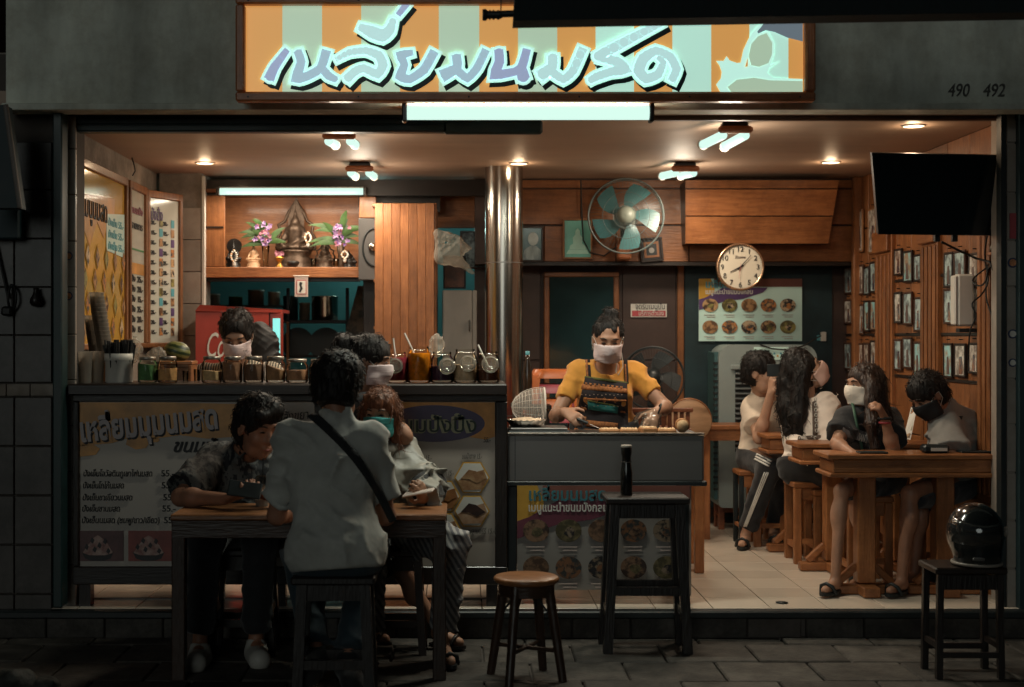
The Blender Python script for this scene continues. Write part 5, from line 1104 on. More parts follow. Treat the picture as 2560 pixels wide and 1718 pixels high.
t = thing('wall_socket', 'pale plug socket at the end of the air cooler cord', 'socket', W(2058, 850, 9.70)); part('plate', pbox(2053, 830, 2066, 853, 9.70, .03, .003), m_white, t); part('plug', pbox(2044, 838, 2053, 852, 9.72, .03, .004), m_cyan, t)
# stack of plastic stools, crate, tan disc, bottle
def pstool(c, z, m, w_=.30, h_=.25):
    mb = MB(); vs = []
    for s_, zz in ((.36, h_), (.40, h_ - .02), (.42, h_ - .05)):
        for k in range(16):
            a = PI / 4 + k * PI / 8; x, y = math.cos(a), math.sin(a); q = max(abs(x), abs(y)) ** .75; vs.append(Vector(c) + Vector((x / q * s_ * w_ * 1.1, y / q * s_ * w_ * 1.1, z + zz)))
    mb.add(vs, [(i * 16 + k, (i + 1) * 16 + k, (i + 1) * 16 + (k + 1) % 16, i * 16 + (k + 1) % 16) for i in range(2) for k in range(16)], True).add(vs[:16], [tuple(range(16))])
    return mb
cs = W(1385, 1000, 8.3); m_pink = mat('plastic_pink', (.42, .08, .10), .35, var=.08); m_orng = mat('plastic_orange', (.62, .16, .04), .35, var=.08)
for k in range(9):
    z = .16 + FLOOR + .085 * k; mm = m_pink if k % 2 else m_orng; c = (cs.x, 8.3, 0)
    t = thing('plastic_stool', '%s plastic stool, %s from the top of the stack behind the grill' % ('pink' if k % 2 else 'orange', ('ninth', 'eighth', 'seventh', 'sixth', 'fifth', 'fourth', 'third', 'second', 'first')[k]), 'stool', (cs.x, 8.3, z), 'stacked plastic stools')
    part('seat', pstool(c, z, mm), mm, t)
    for sx in (-1, 1):
        for sy in (-1, 1): part('leg', MB().hexa([Vector((cs.x + sx * .145 - .03, 8.3 + sy * .145 - .012, z - .02)), Vector((cs.x + sx * .145 + .03, 8.3 + sy * .145 - .012, z - .02)), Vector((cs.x + sx * .115 + .03, 8.3 + sy * .115 - .012, z + .22)), Vector((cs.x + sx * .115 - .03, 8.3 + sy * .115 - .012, z + .22))] + [Vector((cs.x + sx * .145 - .03, 8.3 + sy * .145 + .012, z - .02)), Vector((cs.x + sx * .145 + .03, 8.3 + sy * .145 + .012, z - .02)), Vector((cs.x + sx * .115 + .03, 8.3 + sy * .115 + .012, z + .22)), Vector((cs.x + sx * .115 - .03, 8.3 + sy * .115 + .012, z + .22))]), mm, t)
m_crate = wood('crate_red_wood', (.25, .085, .035), (.14, .04, .02), 'x')
t = thing('slatted_crate', 'reddish slatted wooden crate on a table behind the grill', 'crate', W(1645, 1075, 7.75)); 
part('rim_board', pbox(1558, 1021, 1733, 1031, 7.7, .02, .003), m_crate, t); part('rim_board', pbox(1558, 1020, 1733, 1030, 8.0, .02, .003), m_crate, t); part('base_board', pbox(1562, 1072, 1729, 1085, 7.71, .3, .003), m_crate, t)
for k in range(11): part('slat', pbox(1563 + k * 15.2, 1031, 1573 + k * 15.2, 1072, 7.71, .012, .002), m_crate, t); part('slat', pbox(1563 + k * 15.2, 1031, 1573 + k * 15.2, 1072, 8.0, .012, .002), m_crate, t)
t = thing('round_table_top', 'tan round wooden table top leaning against the back wall', 'table top', W(1722, 1090, 8.85)); c = W(1722, 1052, 8.85); part('disc', MB().lathe([(.001, 0), (.135, 0), (.14, .006), (.14, .018), (.135, .024), (.001, .024)][::-1], c, 40, axis=(0, -1, .2)), mat('tan_board', (.34, .19, .10), .6, var=.15, scale=8, stretch=(1, 1, 6)), t); part('edge_band', MB().tube([c + Vector((.138 * math.cos(a), -.012 * math.sin(a) * .4 - .012, .138 * math.sin(a))) for a in (k * PI / 20 for k in range(40))], .005, 6, True), m_wood_x, t)
t = thing('work_table', 'honey wood side table under the crate behind the grill', 'table', W(1645, 1340, 7.85)); part('top', pbox(1545, 1085.5, 1748, 1096, 7.68, .4, .004), m_wood_x, t)
for x in (1556, 1736):
    for dp in (7.7, 8.02): part('leg', MB().box((W(x, 0, 7.85).x, dp, (W(0, 1096, 7.7).z + FLOOR) / 2), (.05, .05, W(0, 1096, 7.7).z - FLOOR - .006), .004), m_wood_z, t)
c = W(1319, 1010, 8.1); t = thing('dark_bottle', 'dark glass bottle standing beside the column', 'bottle', c); part('glass', MB().lathe([(.024, 0), (.027, .01), (.027, .19), (.012, .25), (.011, .28), (.001, .28)], c, 18), mat('amber_glass', (.03, .018, .012), .1, coat=.5), t); part('cap', MB().lathe([(.012, .28), (.013, .30), (.001, .302)], c, 14), m_cyan, t)
t = thing('low_shelf', 'dark low shelf carrying the bottle and baskets below the mirror', 'shelf', W(1320, 1330, 8.2)); part('top', MB().box((c.x + .02, 8.15, c.z - .015), (.22, .3, .026), .003), m_wood_dk, t); part('side', MB().box((c.x - .07, 8.15, (c.z + FLOOR) / 2 - .02), (.02, .28, c.z - FLOOR - .035)), m_wood_dz, t); part('side', MB().box((c.x + .11, 8.15, (c.z + FLOOR) / 2 - .02), (.02, .28, c.z - FLOOR - .035)), m_wood_dz, t)

# ================================================================== INTERIOR: RIGHT WALL
def wallframe(label, d0, d1, z0, z1, fm, pm, tilt=0, group='framed photos on the right wall'):
    x = XR - .02; c = Vector((x, (d0 + d1) / 2, z0)); t = thing('photo_frame', label, 'photo frame', c, group); t.rotation_euler = (0, tilt, 0)
    w_ = d1 - d0; h_ = z1 - z0; b = .013
    for cy, cz, sy, sz in ((0, b / 2, w_, b), (0, h_ - b / 2, w_, b), (-w_ / 2 + b / 2, h_ / 2, b, h_ - 2 * b), (w_ / 2 - b / 2, h_ / 2, b, h_ - 2 * b)): lpart('frame_bar', MB().box((0, cy, cz), (.014, sy, sz), .003), fm, t)
    lpart('photo', MB().box((.001, 0, h_ / 2), (.006, w_ - 2 * b, h_ - 2 * b)), pm, t)
    lpart('nail', MB().cyl((.012, 0, h_ + .02), (-.008, 0, h_ + .02), .003, n=6), m_black, t)
    r = random.random()
    lpart('print_figure', MB().add([(-.0026, (-.3 + .2 * r) * w_, .1 * h_), (-.0026, (.05 + .2 * r) * w_, .1 * h_), (-.0026, (.0 + .2 * r) * w_, .6 * h_), (-.0026, (-.2 + .2 * r) * w_, .62 * h_)], [(0, 3, 2, 1)]), m_photo[4] if r < .5 else m_brown, t)
random.seed(11)
zy = lambda y, d: W(0, y, d).z
dz_ = lambda px: XR * F / (px - CX)
rowsn = ('top', 'middle', 'bottom')
def bay(name, cols, rws):
    for r, (y0, y1) in enumerate(rws):
        n = len(cols)
        for i, (p0, p1) in enumerate(cols):
            if name == 'nearest the street' and r == 1 and i == 1: continue
            da, db = dz_(p1), dz_(p0); dm = (da + db) / 2; j = random.uniform(-8, 8); g = random.uniform(-7, 7)
            wallframe('framed photo %s from the left, %s row, wall bay %s' % (('one', 'two', 'three', 'four')[i], rowsn[r], name), da + .003, db - .003, zy(y1 + j + g, dm), zy(y0 + j, dm), random.choice(m_fr[:2]), random.choice(m_photo[:4]), random.uniform(-.02, .02))
bay('farthest from the street', ((2073, 2086), (2087, 2101), (2103, 2117), (2119, 2138)), ((665, 738), (752, 820), (852, 926)))
bay('second from the back', ((2154, 2167), (2168, 2182), (2184, 2199)), ((662, 735), (755, 830), (850, 925)))
bay('between the two middle pilasters', ((2244, 2263), (2267, 2290), (2294, 2313)), ((628, 702), (735, 820), (850, 932)))
bay('nearest the street', ((2369, 2392), (2396, 2425), (2431, 2456)), ((624, 708), (722, 812), (858, 940)))
for i, (p0, p1, y0, y1) in enumerate(((2106, 2126, 515, 592), (2146, 2166, 525, 632), (2178, 2200, 520, 634), (2212, 2236, 560, 620))):
    da, db = dz_(p1), dz_(p0); dm = (da + db) / 2; wallframe(('brown framed photo highest on the right wall', 'honey framed picture left of the television', 'honey framed picture partly behind the television', 'honey framed picture just below the television')[i], da + .01, db - .01, zy(y1, dm), zy(y0, dm), m_fr[2] if i else m_fr[0], m_photo[3])
for p0, y0, y1, lb in ((2058, 745, 826, 'blue book cover hung at the back corner of the right wall'),): da = dz_(p0 + 12); wallframe(lb, da, da + .2, zy(y1, da), zy(y0, da), m_fr[1], mat('photo_teal', (.06, .22, .26), .3, coat=.5))
# television
t = thing('television', 'large black flat television hung high on the right, seen from the front', 'television', W(2350, 588, 7.2))
q = [W(2196, 586, 6.98), W(2510, 590, 6.98), W(2498, 388, 6.86), W(2180, 382, 6.86)]; bk_ = [p + Vector((.005, .05, .01)) for p in q]
part('casing', MB().hexa(q + bk_), mat('tv_plastic', (.012, .014, .015), .35, var=.1), t)
ci = [q[0] + (q[2] - q[0]) * .012 + Vector((0, -.002, 0)), q[1] + (q[3] - q[1]) * .012 + Vector((0, -.002, 0)), q[2] + (q[0] - q[2]) * .012 + Vector((0, -.002, 0)), q[3] + (q[1] - q[3]) * .012 + Vector((0, -.002, 0))]
part('screen', MB().add(ci, [(0, 1, 2, 3)]), mat('tv_screen', (.006, .010, .012), .12, spec=.5, var=.1), t)
for x in (2342, 2386): part('mount_arm', MB().box(W(x, 592, 7.04), (.026, .03, .05), .003), m_black, t)
part('wall_arm', MB().cyl(W(2360, 480, 7.0), Vector((XR, 7.2, W(0, 480, 7.0).z)), .018, n=10), m_black, t)
part('cable', MB().tube([W(2354, 605, 7.04), W(2400, 628, 7.06), W(2440, 646, 7.1), W(2475, 655, 6.95), W(2490, 690, 6.9)], .006, 6), m_wire, t)
# speaker box, router box and loose cables
t = thing('white_wall_box', 'tall cream electrical box mounted on the right wall', 'box', W(2410, 815, 7.25)); a = W(2394, 816, 7.3); part('case', MB().box((XR - .075, 7.3, (zy(816, 7.3) + zy(686, 7.3)) / 2), (.085, .07, zy(686, 7.3) - zy(816, 7.3)), .01), m_white, t); part('front_cover', MB().box((XR - .125, 7.3, (zy(816, 7.3) + zy(686, 7.3)) / 2), (.014, .066, zy(688, 7.3) - zy(812, 7.3)), .006), m_white, t); part('bracket', MB().box((XR - .06, 7.3, zy(826, 7.3)), (.09, .05, .02)), m_black, t)
t = thing('small_speaker', 'small dark speaker box on a wooden shelf at the front right corner', 'speaker', W(2498, 635, 6.95)); part('box', MB().box(W(2500, 612, 6.95), (.06, .08, .07), .006, Matrix.Rotation(.4, 3, 'Y')), m_grey, t); c = W(2497, 612, 6.905); part('cone', MB().cyl(c, c + Vector((0, -.006, 0)), .018, n=16), m_black, t); part('shelf', MB().box(W(2500, 634, 6.97), (.10, .12, .012)), m_frame, t)
for i, pts in enumerate((((2468, 590), (2462, 640), (2470, 700), (2455, 735), (2430, 760), (2440, 790), (2425, 830), (2420, 900)), ((2490, 640), (2470, 680), (2465, 740), (2480, 790), (2500, 850), (2512, 840)), ((2495, 640), (2488, 700), (2478, 760), (2495, 800), (2506, 812), (2500, 780), (2482, 755)), ((2500, 645), (2480, 660), (2440, 690), (2432, 705), (2450, 715), (2465, 700), (2470, 660)))):
    P_ = [W(x, y, 6.98 + .015 * i + .05 * math.sin(k)) for k, (x, y) in enumerate(pts)]
    Q_ = []
    for k in range(len(P_) - 1):
        p0, p1, p2, p3 = P_[max(k - 1, 0)], P_[k], P_[k + 1], P_[min(k + 2, len(P_) - 1)]
        for s_ in range(5): f = s_ / 5; Q_.append(.5 * ((2 * p1) + (p2 - p0) * f + (2 * p0 - 5 * p1 + 4 * p2 - p3) * f * f + (3 * p1 - p0 - 3 * p2 + p3) * f ** 3))
    solo('loose_cable', MB().tube(Q_ + [P_[-1]], .0042, 6), m_wire, ('thin black cable dangling past the cream wall box', 'black cable looping low beside the right jamb', 'black cable with a tight loop near the front pilaster', 'black cable coiled at the small speaker')[i], 'cable', 'loose cables on the right', P_[-1])

# ================================================================== TABLES AND STOOLS INSIDE
def trestle(label, x0p, x1, d, dep, zt_, ped=True):
    xa = (x0p - CX) * d / F; t = thing('cafe_table', label, 'table', ((xa + x1) / 2, d + dep / 2, FLOOR), 'honey wood cafe tables'); cx = (xa + x1) / 2; L = x1 - xa
    part('top', MB().box((cx, d + dep / 2, zt_ - .012), (L, dep, .024), .004), m_wood_x, t)
    part('apron', MB().box((cx + .015, d + dep / 2, zt_ - .058), (L - .03, dep - .03, .066), .004), m_wood_x, t); part('lower_moulding', MB().box((cx + .005, d + dep / 2, zt_ - .102), (L - .01, dep - .01, .022), .006), m_wood_x, t)
    for lx_ in (xa + .22, x1 - .2):
        part('pedestal', MB().box((lx_, d + dep / 2, (zt_ - .11 + FLOOR + .06) / 2), (.09, .09, zt_ - .11 - FLOOR - .06), .006), m_wood_z, t)
        part('foot', MB().box((lx_, d + dep / 2, FLOOR + .03), (.085, dep * .92, .05), .006), m_wood_y, t); part('foot', MB().box((lx_, d + dep / 2, FLOOR + .028), (.36, .07, .045), .006), m_wood_x, t)
        for s_ in (-1, 1): part('brace', MB().box((lx_ + s_ * .09, d + dep / 2, FLOOR + .1), (.13, .035, .035), .004, Matrix.Rotation(s_ * .75, 3, 'Y')), m_wood_x, t)
    return t
ZT = .868
trestle('honey wood cafe table nearest the street, with phones and a small pouch on it', 2070, XR - .06, 6.92, .30, ZT); trestle('second honey wood cafe table, behind the woman in the black shirt', 1996, XR - .06, 7.62, .30, ZT); trestle('third honey wood cafe table, behind the girl in the white blouse', 1914, XR - .06, 8.32, .28, ZT)
def four_leg(name, label, cat, x0, x1, d, dep, zt_, lg, m1, m2, group=None, z0=FLOOR, th=.03, apron=.07, stretch=None):
    t = thing(name, label, cat, ((x0 + x1) / 2, d + dep / 2, z0), group); cx = (x0 + x1) / 2
    part('top', MB().box((cx, d + dep / 2, zt_ - th / 2), (x1 - x0, dep, th), .005), m1, t)
    if apron: part('apron', MB().box((cx, d + lg / 2 + .006, zt_ - th - apron / 2), (x1 - x0 - 2 * lg - .01, .022, apron - .002)), m1, t); part('apron', MB().box((cx, d + dep - lg / 2 - .006, zt_ - th - apron / 2), (x1 - x0 - 2 * lg - .01, .022, apron - .002)), m1, t)
    for sx in (x0 + lg / 2 + .004, x1 - lg / 2 - .004):
        for sy in (d + lg / 2 + .004, d + dep - lg / 2 - .004): part('leg', MB().box((sx, sy, (zt_ - th + z0) / 2), (lg, lg, zt_ - th - z0 - .001), .004), m2, t)
        if stretch: part('stretcher', MB().box((sx, d + dep / 2, z0 + stretch), (lg * .6, dep - 2 * lg - .008, lg * .7)), m1, t)
    if stretch: 
        for sy in (d + lg / 2, d + dep - lg / 2): part('stretcher', MB().box((cx, sy, z0 + stretch + .03), (x1 - x0 - 2 * lg - .01, lg * .6, lg * .7)), m1, t)
    return t
X = lambda px, d: (px - CX) * d / F
four_leg('cafe_table', 'honey wood four leg table at the back by the air cooler', 'table', X(1752, 9.0), X(1930, 9.0), 8.96, .30, .885, .05, m_wood_x, m_wood_z, 'honey wood cafe tables')
ST = 'honey wood stools at the cafe tables'
for i, (x0, x1, d, h, lb) in enumerate(((1985, 2110, 7.98, .46, 'honey wood stool under the girl in the white blouse'), (1885, 1970, 8.64, .45, 'honey wood stool under the man with the phone'), (2035, 2120, 7.94, .42, 'honey wood stool half hidden behind the front table leg'), (2120, 2235, 7.28, .46, 'honey wood stool under the woman in the black shirt'), (2330, 2450, 7.24, .45, 'honey wood stool under the boy in the grey shirt'))):
    four_leg('wooden_stool', lb, 'stool', X(x0, d), X(x1, d), d, .27, FLOOR + h, .042, m_wood_x, m_wood_z, ST, stretch=.1)
four_leg('wooden_stool', 'dark legged stool in front of the air cooler', 'stool', X(1846, 8.7), X(1905, 8.7), 8.68, .22, FLOOR + .46, .028, m_wood_x, m_black, 'dark legged stools', stretch=.12)
four_leg('wooden_bench', 'reddish bench behind the back table', 'bench', X(1790, 9.5), X(1880, 9.5), 9.42, .2, FLOOR + .42, .04, m_crate, m_crate, None, stretch=.1)
c = W(2340, 1138, 7.0); t = thing('small_pouch', 'small black pouch with a white label on the front table', 'pouch', (c.x, 7.02, ZT)); part('body', MB().box((c.x, 7.02, ZT + .022), (.13, .07, .042), .012), m_black, t); part('white_label', MB().box((c.x + .01, 6.983, ZT + .02), (.08, .004, .016)), m_white, t)
for x, d, lb, wd in ((2180, 7.0, 'black phone lying flat at the left of the front table', .14), (2440, 7.04, 'dark tablet lying flat at the right of the front table', .17)): solo('phone', MB().box((X(x, d), d, ZT + .005), (wd, .08, .008), .003), m_black, lb, 'phone', 'phones on the front table', (X(x, d), d, ZT))
t = thing('menu_stand', 'small upright picture menu on the second table', 'menu card', W(2270, 1085, 7.7)); p = [W(2258, 1096, 7.72), W(2276, 1100, 7.68), W(2292, 1022, 7.75), W(2278, 1018, 7.8)]; part('card', MB().hexa(p + [v + Vector((.004, .01, 0)) for v in p]), m_pale, t)
for k in range(4): f0 = k / 4 + .04; f1 = k / 4 + .2; part('print_picture', MB().add([p[0].lerp(p[3], f0).lerp(p[1].lerp(p[2], f0), .12) + Vector((0, -.002, 0)), p[0].lerp(p[3], f0).lerp(p[1].lerp(p[2], f0), .85) + Vector((0, -.002, 0)), p[0].lerp(p[3], f1).lerp(p[1].lerp(p[2], f1), .85) + Vector((0, -.002, 0)), p[0].lerp(p[3], f1).lerp(p[1].lerp(p[2], f1), .12) + Vector((0, -.002, 0))], [(0, 1, 2, 3)]), FOOD[k % 5], t)

# ================================================================== STREET FURNITURE
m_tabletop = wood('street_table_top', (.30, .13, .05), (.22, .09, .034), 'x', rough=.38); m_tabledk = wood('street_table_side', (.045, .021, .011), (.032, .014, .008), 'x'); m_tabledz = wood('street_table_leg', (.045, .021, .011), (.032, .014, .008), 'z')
TF = 5.82; TZ = W(0, 1286, TF).z
t = thing('street_table', 'brown wooden table on the pavement with three people around it', 'table', (X(770, TF), TF + .2, PAVE)); x0, x1 = X(427, TF), X(1116, TF)
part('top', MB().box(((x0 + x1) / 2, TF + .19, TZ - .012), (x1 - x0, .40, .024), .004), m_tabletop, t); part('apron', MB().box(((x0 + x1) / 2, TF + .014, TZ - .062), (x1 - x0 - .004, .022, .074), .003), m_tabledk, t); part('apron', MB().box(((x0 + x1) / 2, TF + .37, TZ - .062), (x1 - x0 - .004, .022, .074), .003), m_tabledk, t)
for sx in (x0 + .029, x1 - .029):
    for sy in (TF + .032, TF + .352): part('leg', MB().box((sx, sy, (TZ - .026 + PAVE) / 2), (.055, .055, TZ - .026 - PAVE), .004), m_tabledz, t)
# round stool
c = Vector((X(1316, 5.87), 5.87, PAVE)); zt_ = W(0, 1440, 5.87).z; t = thing('round_stool', 'low round wooden stool standing alone on the pavement', 'stool', c)
part('seat', MB().lathe([(.001, zt_ - PAVE - .026), (.125, zt_ - PAVE - .026), (.135, zt_ - PAVE - .018), (.135, zt_ - PAVE - .006), (.128, zt_ - PAVE), (.001, zt_ - PAVE)], c, 40), m_tabletop, t); part('apron_ring', MB().lathe([(.115, zt_ - PAVE - .075), (.118, zt_ - PAVE - .026)], c, 36, caps=False), m_tabledk, t)
for a in (PI * .25 + .3, PI * .75 + .3, PI * 1.25 + .3, PI * 1.75 + .3):
    u = Vector((math.cos(a), math.sin(a), 0)); part('leg', MB().cyl(c + u * .10 + Vector((0, 0, zt_ - PAVE - .03)), c + u * .165, .021, .018, n=12), m_tabledz, t)
    part('wire_brace', MB().cyl(c + u * .12 + Vector((0, 0, zt_ - PAVE - .17)), c + u * .03 + Vector((0, 0, zt_ - PAVE - .06)), .004, n=6), m_black, t)
for a in (PI * .25 + .3, PI * .75 + .3):
    u = Vector((math.cos(a), math.sin(a), 0)); part('stretcher', MB().cyl(c + u * .14 + Vector((0, 0, .13)), c - u * .14 + Vector((0, 0, .13)), .009, n=8), m_tabledz, t)
# bar stool with bottle
def splay(name, label, c, zt_, hw, hd, spl, lg, m1, m2, th=.03, group=None, st_=(.12, .3)):
    c = Vector(c); t = thing(name, label, 'stool', c, group); H = zt_ - c.z
    part('seat', MB().box(c + Vector((0, 0, H - th / 2)), (hw * 2, hd * 2, th), .006), m1, t)
    for sx in (-1, 1):
        for sy in (-1, 1):
            a = c + Vector((sx * (hw - lg), sy * (hd - lg), H - th)); b = c + Vector((sx * (hw - lg + spl), sy * (hd - lg + spl * .4), 0)); h = lg / 2
            part('leg', MB().hexa([b + Vector((-h, -h, 0)), b + Vector((h, -h, 0)), a + Vector((h, -h, 0)), a + Vector((-h, -h, 0)), b + Vector((-h, h, 0)), b + Vector((h, h, 0)), a + Vector((h, h, 0)), a + Vector((-h, h, 0))]), m2, t)
    part('apron', MB().box(c + Vector((0, -(hd - lg), H - th - .035)), (2 * (hw - lg) - lg, lg * .5, .06)), m2, t); part('apron', MB().box(c + Vector((0, hd - lg, H - th - .035)), (2 * (hw - lg) - lg, lg * .5, .06)), m2, t)
    for f, s_ in ((st_[0], -1), (st_[0], 1)): k = spl * (1 - st_[0] / H); part('stretcher', MB().box(c + Vector((0, s_ * (hd - lg + k * .4), st_[0])), (2 * (hw - lg + k) - lg, lg * .6, lg * .9)), m2, t)
    for s_ in (-1, 1): k = spl * (1 - st_[1] / H); part('stretcher', MB().box(c + Vector((s_ * (hw - lg + k), 0, st_[1])), (lg * .6, 2 * (hd - lg + k * .4) - lg, lg * .9)), m2, t)
    return t
m_blk_wood = wood('black_stained_wood', (.016, .010, .008), (.009, .006, .005), 'z', coat=.2)
bs = Vector((X(1613, 6.4), 6.42, PAVE)); zb = W(0, 1243, 6.32).z
splay('bar_stool', 'tall dark wooden bar stool carrying a bottle in front of the grill', bs, zb, .185, .13, .035, .042, m_wood_dk, m_blk_wood, st_=(.28, .18))
c = Vector((X(1566, 6.4), 6.4, zb)); t = thing('sauce_bottle', 'slim black bottle standing on the bar stool', 'bottle', c)
part('glass', MB().lathe([(.024, 0), (.027, .006), (.027, .10), (.024, .125), (.020, .15), (.020, .17), (.024, .19), (.024, .215)], c, 22), mat('black_glass', (.008, .009, .009), .15, coat=.5), t); part('collar', MB().lathe([(.0245, .148), (.0225, .154), (.0245, .148)], c, 20, caps=False), m_brush, t); part('cap', MB().lathe([(.0245, .215), (.025, .222), (.022, .226), (.001, .226)], c, 20), m_grey, t)
# black stool with helmet
hs_ = Vector((X(2416, 5.9), 5.95, PAVE)); zh = W(0, 1421, 5.83).z
splay('black_stool', 'thin legged black stool carrying the helmet at the right', hs_, zh, .148, .115, .006, .026, m_wood_dk, m_blk_wood, st_=(.1, .135), th=.028)
hc = Vector((X(2437, 5.93), 5.93, zh)); t = thing('motorcycle_helmet', 'glossy black full face motorcycle helmet resting on the black stool', 'helmet', hc)
m_hel = mat('helmet_gloss', (.01, .012, .012), .12, coat=1, var=.1); m_vis = mat('visor', (.02, .022, .022), .06, coat=1, spec=.8)
Fm = Field(hc + Vector((-.15, -.17, -.01)), hc + Vector((.15, .17, .28)), .006); Fm.ell(hc + Vector((0, .0, .14)), (.112, .132, .118)).cone(hc + Vector((0, -.03, .05)), hc + Vector((0, -.01, .10)), .098, .104, k=.03).cut(hc + Vector((0, 0, .003)), (0, 0, -1)); fpart('shell', Fm, m_hel, t)
Fv = Field(hc + Vector((-.15, -.19, .05)), hc + Vector((.15, .03, .24)), .006); Fv.ell(hc + Vector((-.005, -.006, .145)), (.116, .137, .110)).cut(hc + Vector((0, -.02, 0)), (0, 1, 0)).cut(hc + Vector((0, 0, .085)), (0, .2, -1)).cut(hc + Vector((0, 0, .215)), (0, -.3, 1)); fpart('visor', Fv, m_vis, t)
part('chin_vent', MB().box(hc + Vector((-.03, -.128, .04)), (.05, .012, .012), .003), m_brush, t); part('visor_pivot', MB().cyl(hc + Vector((.108, -.03, .14)), hc + Vector((.12, -.03, .14)), .022, n=18), m_grey, t); part('rim_trim', MB().tube([hc + Vector((.096 * math.cos(a), -.02 + .105 * math.sin(a), .012)) for a in (k * PI / 16 for k in range(32))], .007, 6, True), m_grey, t)
# dark stools under the people at the street table
splay('dark_stool', 'dark stool under the man in the grey tee', (X(838, 5.5), 5.52, PAVE), W(0, 1432, 5.5).z, .16, .13, .02, .04, m_blk_wood, m_blk_wood, group='dark stools at the street table', st_=(.16, .22))
splay('dark_stool', 'dark stool under the man in the patterned shirt', (X(610, 6.4), 6.4, PAVE), .50, .15, .12, .02, .038, m_blk_wood, m_blk_wood, group='dark stools at the street table', st_=(.14, .2))
splay('brown_stool', 'brown stool under the girl in the teal mask', (X(990, 6.35), 6.38, PAVE), .50, .13, .11, .025, .034, m_tabledk, m_tabledz, st_=(.14, .2))
# stones at the lower left
for x, y, r, lb in ((40, 1706, .07, 'dark rock at the lower left corner'), (110, 1714, .05, 'smaller rock beside the dark rock')):
    c = W(x, y, 5.72); c.z = PAVE; Fm = Field(c - Vector((.18, .18, .01)), c + Vector((.18, .18, .18)), .01).ell(c + Vector((0, 0, .02)), (r * 1.3, r, r * .7)).noise(.03, .06, int(x)); tag(link('rock', Fm.mesh('rock', c), mat('wet_rock', (.035, .035, .03), .7, var=.5, scale=30, bump=.6), None, c), lb, 'rock', 'rocks on the pavement')
solo('floor_drain', MB().lathe([(.001, 0), (.028, 0), (.03, .003), (.001, .004)], (X(1951, 6.85), 6.82, FLOOR + .004), 20), m_black, 'small dark hole in the floor tiles near the step', 'drain', None, (X(1951, 6.85), 6.82, FLOOR))
# ================================================================== PEOPLE
def N(v): return Vector(v).normalized()
def basis(f, u):
    f = N(f); u = Vector(u); u = (u - f * u.dot(f)).normalized(); r = f.cross(u)
    return Matrix((r, f, u)).transposed()
def head_prims(fl, c, R, s, inf=0, ears=True, plain=False):
    P = lambda x, y, z: Vector(c) + R @ (Vector((x, y, z)) * s)
    E = lambda p, r, k=.02, op='u': fl.ell(P(*p), tuple(q * s + inf for q in r), R, k, op)
    E((0, -.014, .036), (.075, .094, .084)); E((0, .022, -.03), (.06, .068, .086), .03); fl.cone(P(-.03, .03, -.085), P(.03, .03, -.085), .028 * s + inf, k=.03); fl.ell(P(0, .064, -.100), .019 * s + inf, None, .025)
    if plain: E((0, .085, -.03), (.022, .022, .03), .03); return P
    E((0, .076, .034), (.048, .016, .011), .015)
    for sx in (-1, 1): E((sx * .031, .098, .012), (.017, .016, .011), .012, 's')
    for sx in (-1, 1): E((sx * .030, .074, .010), (.014, .013, .012), .006); E((sx * .036, .06, -.03), (.022, .02, .02), .02)
    fl.cone(P(0, .086, .016), P(0, .104, -.024), .0075 * s, .0125 * s, k=.012)
    for sx in (-1, 1): fl.ell(P(sx * .012, .092, -.03), .009 * s, None, .008)
    E((0, .089, -.058), (.023, .009, .008), .008); E((0, .087, -.07), (.02, .009, .007), .006)
    if ears:
        for sx in (-1, 1): E((sx * .076, -.008, -.006), (.010, .021, .032), .008); E((sx * .084, -.002, -.004), (.006, .010, .018), .006, 's')
    return P
def hand_prims(fl, w, d, n, thumb, curl=.5, s=1.0, spread=1.0):
    "w wrist, d along the palm, n out of the palm, thumb = +-1 picks the thumb's side"
    w = Vector(w); d = N(d); n = Vector(n); n = (n - d * n.dot(d)).normalized(); sd = d.cross(n) * thumb
    for q in (-.024, -.008, .008, .024): fl.cone(w + d * .012 * s + sd * q * .6 * s, w + d * .082 * s + sd * q * s, .014 * s, .0125 * s, k=.012)
    for i, (q, L) in enumerate(((.029, .066), (.010, .076), (-.010, .070), (-.028, .054))):
        p = w + d * (.082 - abs(q) * .15) * s + sd * q * s; a = curl * .55; dr = d + sd * q * 2.2 * spread
        for j, (f, r0, r1) in enumerate(((.45, .0095, .0088), (.31, .0088, .008), (.24, .008, .0068))):
            dr2 = (N(dr) * math.cos(a) + n * math.sin(a)); p2 = p + dr2 * L * f * s; fl.cone(p, p2, r0 * s, r1 * s, k=.004); p = p2; a += curl * .75
    p = w + d * .022 * s + sd * .026 * s; d1 = N(d * .62 + sd * .75 + n * .25); p2 = p + d1 * .042 * s; fl.cone(p, p2, .0135 * s, .011 * s, k=.01); d2 = N(d * .85 + sd * .3 + n * (.25 + curl * .3)); fl.cone(p2, p2 + d2 * .034 * s, .0105 * s, .008 * s, k=.005)
